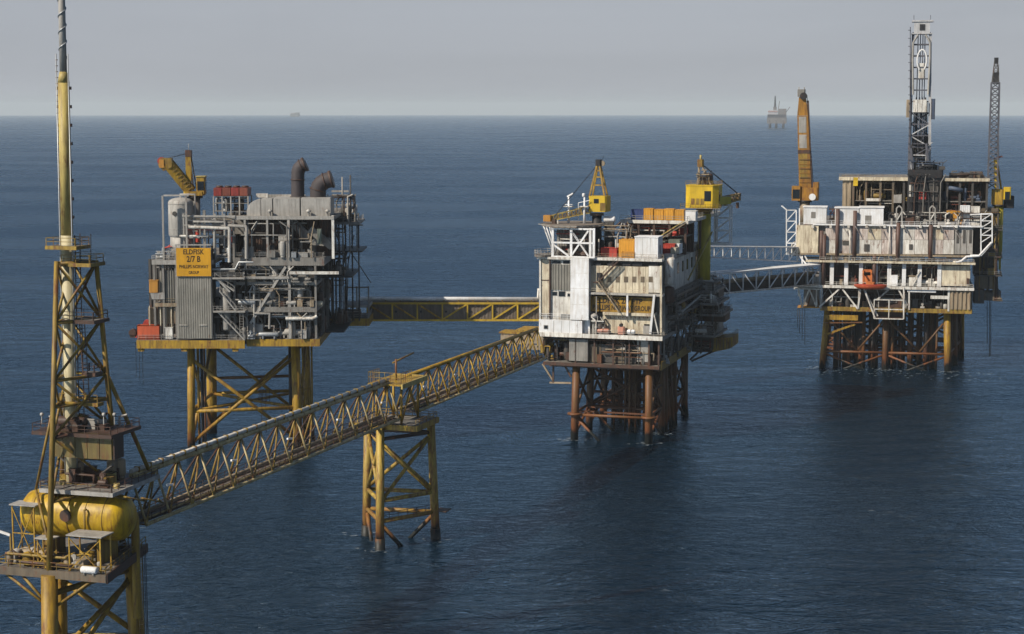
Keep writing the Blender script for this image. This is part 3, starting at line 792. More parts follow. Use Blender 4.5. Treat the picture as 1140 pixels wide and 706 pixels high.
# cap deck
x0 = PX_-5.2; x1 = PX_+5.6; y0 = min(pb_.y, pc.y, pa.y)*.9; y1 = max(pa.y, pc.y, pb_.y)*.9
cap = pr.q('cap_deck', 'deck_plate', 'box', x0, x1, y0-.6, y1+.6, ztop, ztop+.5)
pr.q('edge_girder', 'yellow', 'box', x0-.25, x1+.25, y0-.9, y0-.603, ztop-.5, ztop+.56, parent=cap)
pr.q('edge_girder', 'yellow', 'box', x0-.25, x0-.003, y0-.6, y1+.6, ztop-.5, ztop+.55, parent=cap)
pr.q('edge_girder', 'yellow', 'box', x1+.003, x1+.25, y0-.6, y1+.6, ztop-.5, ztop+.55, parent=cap)
m = MB().rail([(x0, y0-.5, ztop+.5), (x1, y0-.5, ztop+.5), (x1, y1+.5, ztop+.5), (x0, y1+.5, ztop+.5)], 1.15, 1.8, .09); pr.add('handrail', 'yellow_worn', m, cap)
# portal over the pier carrying a high inspection deck
zp = ZB+H_B-.3
for xx in (PX_-4.2, PX_+4.2):
    for yy in (-.3, W_B+.3): pr.q('portal_post', 'yellow', 'tube', (xx, yy, ztop+.5), (xx, yy, zp), .26, 8)
pd = pr.q('inspection_deck', 'yellow', 'box', PX_-6.2, PX_+6.2, -1.2, W_B+1.2, zp, zp+.3)
pr.q('edge_girder', 'pale_yellow', 'box', PX_-6.4, PX_+6.4, -1.5, -1.203, zp-.5, zp+.45, parent=pd)
pr.q('edge_girder', 'pale_yellow', 'box', PX_+6.203, PX_+6.45, -1.2, W_B+1.2, zp-.5, zp+.44, parent=pd)
m = MB().rail([(PX_-6.1, -1.1, zp+.3), (PX_-1, -1.1, zp+.3)], 2.2, 1.1, .09); m.rail([(PX_-6.1, -1.1, zp+.3), (PX_-6.1, W_B+1.1, zp+.3), (PX_-1, W_B+1.1, zp+.3)], 2.2, 1.1, .09)
pr.add('handrail', 'yellow_worn', m, pd)
t = T(BF, 'davit', 'small yellow davit arm on the deck above the tripod pier', 'davit', (PX_-.6, W_B/2, zp+.3))
t.q('post', 'yellow_worn', 'tube', (PX_-.6, W_B/2, zp+.3), (PX_-.6, W_B/2, zp+4.4), .22, 8)
t.q('arm', 'yellow_worn', 'tube', (PX_-1.0, W_B/2+.5, zp+3.7), (PX_+5.4, W_B/2-1.2, zp+4.9), .18, 8)
for sg, yy in ((-1, 0), (1, W_B)):
    for k in (0, 1): pr.q('portal_brace', 'yellow', 'tube', (PX_-4.2+8.4*k, yy+sg*.3, ztop+.7), (PX_+1.2-2.4*k, yy+sg*.3, zp), .2, 8)
# ================================================================== compressor platform with the yellow sign (far left)
_p = sea_point(213, 505)
LF = Frame(_p.x, _p.y, R(0))
lp = T(LF, 'oil_platform', 'grey open-framed compressor platform on slim yellow legs carrying a yellow sign', 'oil platform', (0, 0, 0), 'production platforms')
YF, YR = -3.5, -1.0          # front planes of the left and the right half
YB = 36.0
Lx = lambda px, y=YR: LF.onY(px, 300, y).x
Lz = lambda py, y=YR: LF.onY(280, py, y).z
z_low = Lz(377)
xl, xm, xr = LF.onY(153, 380, YF).x, LF.onY(272, 380, YF).x, Lx(354)
# ---- jacket
jl = [LF.onZ(213, 505), LF.onZ(332, 500), LF.onZ(236, 482), LF.onZ(343, 478)]
jl = [Vector((p.x, p.y, 0)) for p in jl]
jc = (jl[0]+jl[1]+jl[2]+jl[3])/4
def jp(p, z): k = 1+.03*(25-z)/25-.03; return Vector((jc.x+(p.x-jc.x)*k, jc.y+(p.y-jc.y)*k, z))
for i, p in enumerate(jl):
    lp.q('leg', 'yellow_jacket', 'tube', jp(p, -4), jp(p, z_low-1.5), (.95, 1.15, 1.35, 1.1)[i], 16)
for a, b in ((0, 1), (2, 3), (0, 2), (1, 3)):
    A, B = jl[a], jl[b]
    lp.q('brace', 'yellow_jacket', 'tube', jp(A, 10.5), jp(B, 10.5), .45, 10)
    lp.q('brace', 'yellow_jacket', 'tube', jp(A, 23.5), jp(B, 2.5), .45, 10)
    lp.q('brace', 'yellow_jacket', 'tube', jp(B, 23.5), jp(A, 2.5), .45, 10)
lp.q('brace', 'rust_jacket', 'tube', jp(jl[2], 14.5), jp(jl[3], 14.5), .4, 10)
lp.q('brace', 'yellow_jacket', 'tube', jp(jl[0], 10.5), jp(jl[3], 10.5), .38, 10)
lp.q('brace', 'yellow_jacket', 'tube', jp(jl[1], 10.5), jp(jl[2], 10.5), .38, 10)
for k, (px, r_, mt) in enumerate(((222, .32, 'yellow_jacket'), (226, .38, 'black_steel'), (229, .25, 'rust_jacket'), (324, .42, 'black_steel'), (348, .25, 'yellow_jacket'), (338, .2, 'yellow_jacket'))):
    c = LF.onY(px, 480, 6+k*3.2); lp.q('riser', mt, 'tube', (c.x, c.y, -4), (c.x, c.y, z_low-1), r_, 10)
for k in range(4): lp.q('riser', 'yellow_jacket', 'tube', jp(jl[1], -3)+Vector((.3+.9*k, 5+k*2, 0)), jp(jl[1], 14)+Vector((1.6+.15*k, 5+k*2, 0)), .22, 8)
m = MB().ladder((Lx(291, 12), 12, 3), (Lx(291, 12), 12, 14), 1.2); m.rail([(Lx(286, 12), 12, 11), (Lx(298, 12), 12, 11)], 3, 1, .12)
lp.add('boat_landing', 'brown_dark', m)
# ---- lower deck
lo = lp.q('lower_deck', 'deck_plate', 'box', xl, xm, YF, YB, z_low-.4, z_low)
lp.q('edge_girder', 'yellow', 'box', xl-.2, xm+.1, YF-.3, YF-.003, LF.onY(210, 388, YF).z, z_low-.1, parent=lo)
lp.q('edge_girder', 'yellow', 'box', xl-.25, xl-.003, YF, YB, z_low-1.8, z_low-.1, parent=lo)
lo2 = lp.q('lower_deck', 'deck_plate', 'box', xm+.003, xr, YR, YB, z_low-.6, z_low-.1)
lp.q('edge_girder', 'yellow', 'box', xm+.2, xr+.25, YR-.3, YR-.003, Lz(385.5), z_low-.15, parent=lo2)
lp.q('edge_girder', 'yellow', 'box', xr+.003, xr+.28, YR, YB, Lz(385.5), z_low-.15, parent=lo2)
for k in range(6):
    y_ = YR+3+k*6; lp.q('floor_girder', 'brown_dark', 'box', xl+.3, xr-.2, y_-.3, y_+.3, z_low-1.7, z_low-.62)
for px in (157, 205, 262): c = LF.onY(px, 389, YF+.3); lp.q('pad_eye', 'yellow', 'box', c.x-.7, c.x+.7, YF, YF+1, c.z-.5, c.z+.6)
m = MB().rail([(xl+.1, YF+.1, z_low), (Lx(196, YF), YF+.1, z_low)]); m.rail([(Lx(236, YF), YF+.1, z_low), (xm, YF+.1, z_low)]); lp.add('handrail', 'grey_light', m, lo)
# ---- columns and levels
zl = {k: Lz(v) for k, v in dict(m1=342, m2=314, up=287, roof=241).items()}
x_in = Lx(238)
for px, py0, py1, mt, w in ((323, 240, 377, 'grey_light', .62), (371, 240, 288, 'white_stained', .62), (298, 242, 287, 'grey_light', .5), (274, 243, 330, 'grey_light', .5), (352, 296, 377, 'grey', .5), (275, 300, 377, 'grey', .5), (262, 242, 377, 'grey', .5), (240, 270, 377, 'grey_dark', .6)):
    a = LF.onY(px, py1, YR); lp.q('column', mt, 'box', a.x-w/2, a.x+w/2, YR-.2, YR+.4, a.z, LF.onY(px, py0, YR).z)
for yy in (11, 23, YB-.5):
    for px in (200, 240, 275, 323, 353):
        x_ = Lx(px); lp.q('column', 'grey', 'box', x_-.35, x_+.35, yy-.35, yy+.35, z_low, zl['roof']-.6)
x_up0 = Lx(262); x_up1 = Lx(372)
deck(lp, 'mezzanine_deck', 'deck_plate', Lx(262), Lx(351), YR, YB, zl['m1'], .5, 'grey', 'f', 1.2, 'grey')
deck(lp, 'mezzanine_deck', 'deck_plate', Lx(262), Lx(352), YR+.4, YB, zl['m2'], .5, 'grey', 'fr', .8, 'grey')
deck(lp, 'upper_deck', 'deck_plate', x_up0, Lx(360), YR, YB, zl['up'], .6, 'grey', 'fr', 1.9, 'grey_light')
lp.fb('edge_beam', 'white_stained', 322, 302.5, 377, 305.5, YR-1.2, .7)
lp.fb('edge_beam', 'grey_light', 272, 308, 322, 310.5, YR-.8, .6)
rf = lp.q('roof_deck', 'deck_plate', 'box', x_up0, x_up1, YR, YB, zl['roof']-.5, zl['roof'])
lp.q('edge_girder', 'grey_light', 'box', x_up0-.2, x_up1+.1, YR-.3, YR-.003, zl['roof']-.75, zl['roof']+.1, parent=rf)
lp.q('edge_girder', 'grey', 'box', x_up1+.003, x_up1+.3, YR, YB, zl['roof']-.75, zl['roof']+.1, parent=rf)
lp.bar('diagonal_brace', 'grey_light', 318, 297, 279, 360, YR-.3, .6)
lp.bar('diagonal_brace', 'grey', 350, 300, 325, 340, YR+6, .5)
lp.bar('diagonal_brace', 'grey', 272, 300, 300, 340, YR+7, .5)
lp.bar('diagonal_brace', 'grey_dark', 245, 300, 268, 345, YR+6, .5)
# ribbed dark sheets added behind the bays to stand in for their dark depths
for z0_, z1_ in ((z_low, zl['m1']-1.3), (zl['m1'], zl['m2']-1), (zl['m2'], zl['up']-2), (zl['up'], zl['roof']-.8)):
    lp.q('dark_backing', 'brown_dark', 'corrugated', Lx(236), Lx(352), 10.2, z0_, z1_, .8, .16)
    lp.q('dark_backing', 'grey_dark', 'corrugated', Lx(236), Lx(352), 30, z0_, z1_, .8, .16)
for k, (z0_, z1_, n) in enumerate(((z_low, zl['m1']-1.2, 44), (zl['m1'], zl['m2']-.9, 40), (zl['m2'], zl['up']-2, 40), (zl['up'], zl['roof']-1, 26))):
    clutter(lp, Lx(263), Lx(350), YR+.6, 9.5, z0_, z1_, int(n*1.7), 20+k, ('grey', 'grey_dark', 'tan_dark', 'galvanised', 'grey', 'grey_light', 'brown_dark', 'duct_grey', 'grey_light'))
    clutter(lp, Lx(237), Lx(262), YR-.8, 8, z0_, z1_, 11, 40+k, ('grey_light', 'grey_light', 'galvanised', 'grey'))
    clutter(lp, Lx(345), Lx(353), 3, 34, z0_, z1_, 14, 60+k, ('grey', 'grey_dark', 'grey_dark', 'brown_dark'))
    clutter(lp, Lx(263), Lx(351), YR-.9, YR+.3, z0_, z1_, 12, 300+k, ('grey_light', 'grey_light', 'galvanised', 'tan', 'grey'), .8)
# upper machinery hall behind the roof beam
lp.q('machinery_wall', 'brown_dark', 'corrugated', Lx(276), Lx(318), 2.2, zl['up'], zl['roof']-.6, .7, .14)
lp.q('machinery_wall', 'brown_dark', 'corrugated', Lx(322), Lx(368), 4.0, zl['up'], zl['roof']-.6, .7, .14)
lp.fb('control_box', 'grey_light', 310, 263, 322, 282, YR+.8, 1.6, b=.1)
for (a0, b0, a1, b1) in ((324, 245, 347, 268), (347, 268, 372, 270)): lp.bar('slanted_duct', 'grey', a0, b0, a1, b1, 2.5, 2.0)
lp.bar('slanted_duct', 'grey', 345, 255, 370, 275, 2.0, 1.7)
lp.fb('valve_box', 'deck_green', 353, 255, 358, 272, YR+.4, 1.2, b=.1)
# bent white pipes on the front
def pxpath(t, name, mat, pts, y, r, n=8, **k): return t.add(name, mat, MB().path([LF.onY(a, b, y) for a, b in pts], r, n), **k)
pxpath(lp, 'pipe', 'white_stained', [(210, 253), (232, 253.5), (238, 254), (254, 254), (255.5, 256), (255.5, 292)], YF+.2, .42)
pxpath(lp, 'pipe', 'grey_light', [(239, 255), (239, 282)], YF+.6, .36)
pxpath(lp, 'pipe', 'grey_light', [(246, 251), (273, 252), (274.5, 254), (274.5, 288)], YR-.6, .42)
pxpath(lp, 'pipe', 'grey_light', [(203, 241), (253, 241.5), (262, 243)], YR-.2, .34)
pxpath(lp, 'pipe', 'grey_light', [(215, 247), (250, 247), (252, 262)], YF+1.4, .3)
pxpath(lp, 'pipe', 'white_stained', [(200, 263), (232, 263)], YF+1.5, .3)
pxpath(lp, 'pipe', 'white_stained', [(318, 355), (348, 355), (353, 352)], YR-.8, .42)
pxpath(lp, 'pipe', 'grey_light', [(283, 349), (300, 349), (300, 366)], YR-.6, .3)
pxpath(lp, 'pipe', 'grey_light', [(262, 334), (290, 334), (290, 346)], YR-.5, .22)
pxpath(lp, 'pipe', 'galvanised', [(236, 300), (262, 300), (266, 292), (282, 292)], YF+.7, .26)
pxpath(lp, 'pipe', 'grey_light', [(283, 318), (283, 376)], YR-.4, .3)
lp.q('column_vessel', 'duct_grey', 'vessel', (Lx(251, YF+1.5), YF+2, Lz(368)), 1.05, Lz(316)-Lz(368), 'z', 16)
lp.q('column_vessel', 'black_steel', 'vessel', (Lx(240.5, YF+1.5), YF+2.4, Lz(372)), .8, Lz(330)-Lz(372), 'z', 14)
lp.q('column_vessel', 'grey_light', 'vessel', (Lx(333), YR+1.4, zl['m1']+.6), .8, 3.9, 'z', 14)
lp.q('column_vessel', 'cream', 'vessel', (Lx(345), YR+1.2, zl['m1']+.7), .7, 3.0, 'x', 14)
lp.fb('skid_unit', 'grey_light', 277, 361, 293, 377, YR+.3, 3, b=.15)
# front access stair tower beside the sign wall
xs0, xs1 = Lx(237, YF), Lx(262, YF)
for py in (309, 346):
    deck(lp, 'landing', 'deck_plate', xs0, xs1+2, YF-.6, YF+2.2, Lz(py, YF), .25, 'grey_light', 'fr', .35, 'grey_light')
lp.q('stair', 'grey_light', 'stair', (xs0+.5, YF, Lz(309, YF)), (xs1-.3, YF, Lz(324, YF)), 1.1)
lp.q('stair', 'grey_light', 'stair', (xs1, YF, Lz(346, YF)), (xs0+1.6, YF, Lz(324, YF)), 1.1)
lp.q('stair', 'grey_light', 'stair', (xs0+.8, YF+.2, Lz(346, YF)), (xs1+2, YF+.2, z_low), 1.1)
lp.q('ladder', 'grey_light', 'ladder', (Lx(268, YF), YF-.2, z_low), (Lx(268, YF), YF-.2, Lz(346, YF)), .9)
lp.bar('inclined_beam', 'grey_light', 245, 314, 256, 325, YF-.4, .4)
# ---- left bays
up_l = Lz(290, YF)
ul = deck(lp, 'upper_deck', 'deck_plate', LF.onY(169, 290, YF).x, Lx(238), YF, YB, up_l, .5, 'grey_light', 'fl', 1.0, 'grey_light')
for px in (171, 181, 195): x_ = Lx(px, YF); lp.q('column', 'grey', 'box', x_-.25, x_+.25, YF+.4, YF+.9, z_low, up_l-.5)
lp.q('louvre_wall', 'grey_shutter', 'corrugated', LF.onY(178, 320, YF+1).x, LF.onY(196.5, 320, YF+1).x, YF+1, LF.onY(180, 337, YF+1).z, LF.onY(180, 301, YF+1).z, .55, .2)
lp.q('louvre_wall', 'grey_dark', 'corrugated', LF.onY(166, 330, 8).x, LF.onY(196.5, 320, 8).x, 8, z_low, up_l-.6, .7, .2)
deck(lp, 'mezzanine_deck', 'deck_plate', LF.onY(172, 338, YF).x, Lx(238), YF+.5, YB, Lz(338, YF), .4, 'tan', 'fl', .8, 'tan')
m = MB()
x0_, x1_ = LF.onY(165, 350, YF+1.2).x, LF.onY(196.5, 350, YF+1.2).x
m.corrugated(x0_, x1_, YF+1.4, Lz(361, YF), Lz(343, YF), .9, .3); lp.add('cladding_wall', 'tan', m)
for k in range(5): x_ = x0_+.4+(x1_-x0_)*k/5.2; lp.q('stanchion', 'cream', 'box', x_-.1, x_+.12, YF+.75, YF+.95, z_low, Lz(341, YF))
clutter(lp, LF.onY(170, 300, YF).x, LF.onY(196, 300, YF).x, YF+1.6, 7, up_l, up_l+3, 12, 80, ('grey_light', 'grey_light', 'galvanised', 'red'))
clutter(lp, LF.onY(172, 300, YF).x, LF.onY(197, 300, YF).x, YF+1, 6, Lz(338, YF), up_l-1, 10, 81)
# tall sign wall
xw0, xw1 = LF.onY(197, 340, YF-.6).x, LF.onY(235.5, 340, YF-.6).x
zw0, zw1 = LF.onY(215, 377, YF-.6).z, LF.onY(215, 272, YF-.6).z
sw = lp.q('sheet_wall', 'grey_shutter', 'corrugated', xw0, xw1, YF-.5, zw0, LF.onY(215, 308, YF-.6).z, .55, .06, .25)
lp.q('wall_frame', 'grey_light', 'box', xw0-.15, xw1+.15, YF-.75, YF-.45, zw1-.3, zw1, parent=sw)
for x_ in (xw0, xw1): lp.q('wall_frame', 'grey_light', 'box', x_-.14, x_+.14, YF-.42, YF-.2, zw0, zw1-.3, parent=sw)
for k in (0, 1): c = LF.onY(204+22*k, 362, YF-.8); lp.q('tie_bar', 'white_stained', 'box', c.x-1.0, c.x+.9, YF-.78, YF-.72, c.z-.05, c.z+.08, parent=sw)
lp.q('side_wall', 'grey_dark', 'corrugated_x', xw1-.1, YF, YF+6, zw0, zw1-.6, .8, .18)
# the sign itself
x0_, x1_, z0_, z1_ = face(LF, 196.3, 276.2, 234.8, 307.6, YF-.9)
sg = T(LF, 'sign_board', 'orange-yellow board with dark lettering at the top of the grey sheet wall', 'sign', ((x0_+x1_)/2, YF-.9, z0_))
bd_ = sg.q('board', 'sign_yellow', 'box', x0_, x1_, YF-.95, YF-.78, z0_, z1_)
Hs = z1_-z0_; cx = (x0_+x1_)/2
for tx, f, sz, wd in (('ELDFISK', .855, .2, .60), ('2/7 B', .60, .235, .40), ('PHILLIPS NORWAY', .335, .135, .84), ('GROUP', .125, .125, .30)):
    lettering(sg, tx, cx, z0_+Hs*f, YF-.955, Hs*sz*1.25, 'letter_dark', bd_, (x1_-x0_)*wd, .02)
# ---- roof level: turbine intake enclosures
ze0 = zl['roof']; ytop = 1.2
def enclosure(px0, px1, py_top, rnd):
    x0, x1 = LF.onY(px0, 230, ytop).x, LF.onY(px1, 230, ytop).x; z1 = LF.onY(px0, py_top, ytop).z; r = 3.2
    pts = [(x0, ze0), (x1, ze0), (x1, z1)]
    pts += [(x0+r-r*math.sin(R(a)), z1-r+r*math.cos(R(a))) for a in range(0, 91, 15)] if rnd else [(x0, z1)]
    e = lp.q('intake_enclosure', 'duct_grey', 'prism_y', pts, ytop, ytop+9)
    lp.q('roof_cap', 'duct_grey', 'box', x0+(r if rnd else .1), x1-.1, ytop+.4, ytop+8.6, z1+.003, z1+.18, parent=e)
    return e
enclosure(274.5, 290, 222, True); enclosure(290.6, 303, 222, False); enclosure(304.2, 333.6, 221.3, False); enclosure(335, 368, 221, False)
for px in (303.6, 334.3): x_ = LF.onY(px, 230, ytop).x; lp.q('joint_strip', 'black_steel', 'box', x_-.14, x_+.14, ytop+.2, ytop+8, ze0, LF.onY(px, 222, ytop).z)
for px in (300, 343, 364): c = LF.onY(px, 243, YR); lp.q('mushroom_vent', 'grey_light', 'lathe', (c.x, .2, ze0), [(.25, 0), (.25, 1.0), (.6, 1.05), (.6, 1.3), (.1, 1.7)], 10)
lp.q('roof_beam', 'grey_light', 'box', LF.onY(286, 217, 8).x, LF.onY(340, 217, 8).x, 8, 8.6, LF.onY(300, 219.5, 8).z, LF.onY(300, 216.6, 8).z)
lp.q('roof_beam', 'white_stained', 'box', LF.onY(285, 217, 6).x, LF.onY(298, 217, 6).x, 6, 7.2, LF.onY(300, 220, 6).z, LF.onY(300, 215.6, 6).z)
# roof clutter on the right: small deck, vents, flues
rx0, rx1 = Lx(366, 12), Lx(402, 20)
rd2 = deck(lp, 'roof_landing', 'deck_plate', rx0, rx1, 14, 30, LF.onY(390, 247, 16).z, .4, 'grey', 'fr', .6, 'grey_light')
zc_ = LF.onY(390, 247, 16).z
clutter(lp, rx0, rx1-1, 15, 22, zc_, zc_+7.0, 26, 90, ('grey', 'grey_dark', 'grey_light', 'brown_dark', 'grey_light'))
clutter(lp, rx0, rx1-4, 15, 24, zc_-14, zc_-1, 22, 91, ('grey', 'grey_dark', 'grey_dark', 'brown_dark'))
for k in range(4): x_ = rx0+1.5+k*1.8; lp.q('support_post', 'grey', 'tube', (x_, 15, zl['up']), (x_, 15, zc_), .18, 6)
for px, py in ((381, 197), (390, 195)):
    c = LF.onY(px, py, 16); lp.q('vent_pipe', 'grey_light' if px < 385 else 'grey_dark', 'tube', (c.x, 16, zc_), c, .2, 8)
lp.fb('pipe_rack', 'grey_light', 369, 212, 388, 214, 16, .4)
c = LF.onY(398, 232, 19); lp.q('life_raft', 'grey_light', 'vessel', (c.x-1, 19, c.z), .6, 2.2, 'y', 12)
lp.fb('boom_arm', 'grey', 388, 250, 404, 251.5, 18, .3)
# ---- right face and gangway tower
for k, (z0_, z1_) in enumerate(((z_low, zl['m1']), (zl['m1'], zl['m2']), (zl['m2'], zl['up']), (zl['up'], zl['roof']))):
    a = (xr-.3, 4, z0_); b = (xr-.3, 20, z1_-.6); lp.q('diagonal_brace', 'grey_dark', 'bar', a, b, .4); lp.q('diagonal_brace', 'grey_dark', 'bar', (xr-.3, 36, z0_), (xr-.3, 20, z1_-.6), .4)
gx0, gx1 = LF.onY(372, 350, 37).x, LF.onY(412, 350, 40).x
zg = LF.onY(400, 352, 40).z
gd = deck(lp, 'gangway_deck', 'deck_plate', gx0-4, gx1, 34, 48, zg, .5, 'yellow', 'fr', 1.9, 'grey_light')
g2z = LF.onY(400, 338, 40).z; deck(lp, 'gangway_deck', 'deck_plate', LF.onY(384, 340, 38).x, gx1, 36, 46, g2z, .4, 'grey_light', 'fr', .6, 'grey_light')
for px in (385, 398, 411): x_ = LF.onY(px, 340, 38).x; lp.q('column', 'grey_light', 'box', x_-.2, x_+.2, 36, 36.4, zg, LF.onY(390, 318, 38).z)
lp.q('top_rail', 'grey_light', 'box', LF.onY(385, 320, 38).x, gx1, 36, 36.3, LF.onY(390, 320, 38).z, LF.onY(390, 318.5, 38).z)
for a in ((390, 280, 413, 315), (388, 285, 386, 352), (379, 290, 379, 350), (394, 262, 386, 300)): lp.add('stay_cable', 'grey_dark', MB().tube(LF.onY(a[0], a[1], 30), LF.onY(a[2], a[3], 38), .12, 6))
clutter(lp, gx0, gx1-2, 35, 40, zg, g2z-.5, 14, 95, ('grey', 'grey_dark', 'blue', 'grey_light'))
clutter(lp, Lx(372, 30), Lx(386, 30), 22, 34, zg, zl['up'], 24, 96, ('grey', 'grey_dark', 'grey_dark', 'brown_dark'))
for k in range(5): x_ = xr+1+k*1.6; lp.q('pipe', 'grey_dark', 'tube', (x_, 25+k, zg), (x_, 25+k, zl['roof']-1), .22, 6)
lp.q('side_deck', 'grey_dark', 'box', xr+.3, xr+9, 20, 36, zl['up']-.4, zl['up'])
lp.q('side_deck', 'grey_dark', 'box', xr+.3, xr+7, 14, 36, zl['m2']-.4, zl['m2'])
lp.q('side_deck', 'grey_dark', 'box', xr+.3, xr+5, 12, 34, zg-.9, zg-.51)
# hanging lines at the left corner
for k in range(3): lp.q('hanging_cable', 'hose', 'tube', (xl-.4+k*.8, YF-.2, z_low-.5), (xl-.4+k*.8, YF-.2, z_low-9-k), .06, 5)

# ---- things standing on it
wt = T(LF, 'storage_tank', 'white domed upright tank beside the yellow crane', 'tank', (LF.onY(201, 268, 2).x, 3.2, up_l))
c = LF.onY(201, 268, 2); zt0 = LF.onY(200, 267, 2).z; zt1 = LF.onY(200, 220, 2).z
sh = wt.q('shell', 'grey_light', 'vessel', (c.x, 3.2, zt0), 3.05, zt1-zt0, 'z', 28, .4)
wt.q('skirt', 'grey_light', 'tube', (c.x, 3.2, up_l), (c.x, 3.2, zt0+1), 2.7, 20)
for f in (.25, .6, .85): wt.q('hoop', 'grey_light', 'tube', (c.x, 3.2, zt0+(zt1-zt0)*f-.06), (c.x, 3.2, zt0+(zt1-zt0)*f+.06), 3.12, 24, parent=sh)
wt.q('manway', 'grey_dark', 'tube', (c.x-1.0, .05, zt0+6.5), (c.x-1.0, .8, zt0+6.5), .55, 12, parent=sh)
wt.q('top_pipe', 'grey_light', 'path', [(c.x, 3.2, zt1-.3), (c.x, 3.2, zt1+.7), (c.x+3.5, 3.2, zt1+.7), (c.x+3.5, 3.2, zt0)], .25, 8)
# scaffold frame round the tank
for px in (182, 208): a = LF.onY(px, 276, YF+1); lp.q('frame_post', 'grey_light', 'box', a.x-.22, a.x+.22, YF+1, YF+1.4, up_l, LF.onY(px, 218, YF+1).z)
lp.fb('frame_beam', 'grey_light', 182, 216.8, 210, 218.6, YF+1, .4)
for py in (240, 250, 262): lp.fb('frame_beam', 'grey_light', 205, py, 262, py+1.6, YF+2, .4)
for px in (205, 216, 228, 240, 250): a = LF.onY(px, 274, YF+2.1); lp.q('frame_post', 'grey_light', 'box', a.x-.16, a.x+.16, YF+2.05, YF+2.35, up_l, LF.onY(px, 238, YF+2).z)
clutter(lp, Lx(206), Lx(258), YF+2.6, 8, Lz(276), Lz(243), 26, 97, ('grey_light', 'grey_light', 'grey', 'galvanised', 'red', 'tan'))
# red-topped rack
rr0, rr1 = LF.onY(237.5, 215, 4).x, LF.onY(276, 215, 4).x; rz1 = LF.onY(256, 208.5, 4).z; rz0 = LF.onY(256, 244, 4).z
rk = T(LF, 'cooler_rack', 'scaffold-like cooler rack with red fan boxes on top', 'cooler', ((rr0+rr1)/2, 7, rz0))
for i in range(5):
    x_ = rr0+(rr1-rr0)*i/4
    for y_ in (4, 10): rk.q('post', 'grey_light', 'box', x_-.15, x_+.15, y_-.15, y_+.15, rz0, rz1-2.2)
for f in (.25, .5, .72): rk.q('shelf', 'grey', 'box', rr0, rr1, 3.9, 10.1, rz0+(rz1-rz0)*f-.12, rz0+(rz1-rz0)*f)
for i in range(4):
    w = (rr1-rr0)/4; b_ = rk.q('fan_box', 'red_dim' if i % 2 else 'red_worn', 'box', rr0+w*i+.08, rr0+w*(i+1)-.08, 3.8, 10.2, rz1-2.1, rz1-.2)
    rk.q('fan_ring', 'brown_dark', 'tube', (rr0+w*(i+.5), 7, rz1-.2), (rr0+w*(i+.5), 7, rz1+.25), w*.4, 14, parent=b_)
clutter(rk, rr0+.3, rr1-.3, 4.3, 7, rz0+1.8, rz1-2.5, 12, 98, ('grey_light', 'brown_dark', 'galvanised', 'grey_dark'))
lp.q('rack_base', 'grey', 'box', rr0-.4, rr1+.4, 3.4, 10.6, Lz(262), rz0-.003)
# exhaust flues
def flue(label, path, r, y):
    pts = [LF.onY(a, b, y) for a, b in path]
    t = T(LF, 'exhaust_flue', label, 'exhaust', (pts[0].x, y, pts[0].z))
    b_ = t.add('duct', 'exhaust', MB().path(pts, r, 20))
    for i in (1, len(pts)-2):
        d = (pts[i+1]-pts[i]).normalized(); t.q('flange', 'brown_dark', 'tube', pts[i]-d*.12, pts[i]+d*.12, r*1.1, 20, parent=b_)
    d = (pts[-1]-pts[-2]).normalized()
    t.q('rain_lip', 'brown_dark', 'tube', pts[-1]-d*.1, pts[-1]+d*.5, r*1.12, 20, parent=b_)
    t.q('base_collar', 'grey_dark', 'tube', pts[0]-Vector((0, 0, .6)), pts[0]+Vector((0, 0, .5)), r*1.2, 20)
    return t
flue('tall upright rust-brown exhaust flue with a short bent top', [(331.5, 221), (331.5, 200), (331.7, 191), (333, 187.5), (335.5, 185), (338.5, 183.5)], 1.62, 5)
flue('short thick rust-brown exhaust flue bending over to the right', [(354, 223), (354, 211.5), (355.2, 207.5), (358, 204), (361.5, 201.8), (368, 199.8)], 1.95, 5)
# deck cargo on the left corner
c = LF.onY(166.5, 377, YF+1.6); container(LF, 'orange-red ribbed cargo container at the corner of the signed platform', 'red_orange', c.x, YF+1.5, z_low, 5.6, 2.4, 3.5, open_top=True)
c = LF.onY(188.5, 377, YF+1.2); t = T(LF, 'chest', 'small white box standing between the red container and the sheet wall', 'box', (c.x, YF+1.0, z_low))
t.q('body', 'white_stained', 'bevbox', c.x-1, c.x+1, YF+.4, YF+1.8, z_low+.15, z_low+2.9, .08); t.q('lid', 'white_stained', 'box', c.x-1.06, c.x+1.06, YF+.34, YF+1.86, z_low+2.9, z_low+3.0); t.q('skid', 'grey', 'box', c.x-.8, c.x+.8, YF+.5, YF+1.7, z_low, z_low+.15)
t = T(LF, 'winch', 'dark red winch jutting out behind the orange-red container', 'winch', (LF.onY(158, 365, YF+5).x, YF+5, z_low))
x_ = LF.onY(158, 365, YF+5).x
t.q('frame', 'red', 'prism_y', [(x_-1.5, z_low), (x_+2, z_low), (x_+2, z_low+4.3), (x_+.9, z_low+4.3)], YF+4, YF+6); t.q('drum', 'brown_dark', 'tube', (x_-2.2, YF+4, z_low+1.2), (x_-2.2, YF+6, z_low+1.2), .9, 14); t.q('base', 'brown_dark', 'box', x_-2.8, x_-1.5, YF+4, YF+6, z_low, z_low+.6)
c = LF.onY(171, 320, YF+.2); x0_, x1_, z0_, z1_ = face(LF, 166, 312.5, 176, 326, YF+.2)
t = T(LF, 'lifebuoy_cabinet', 'orange box hung outside the left side of the signed platform', 'cabinet', ((x0_+x1_)/2, YF+1, z0_-1.8))
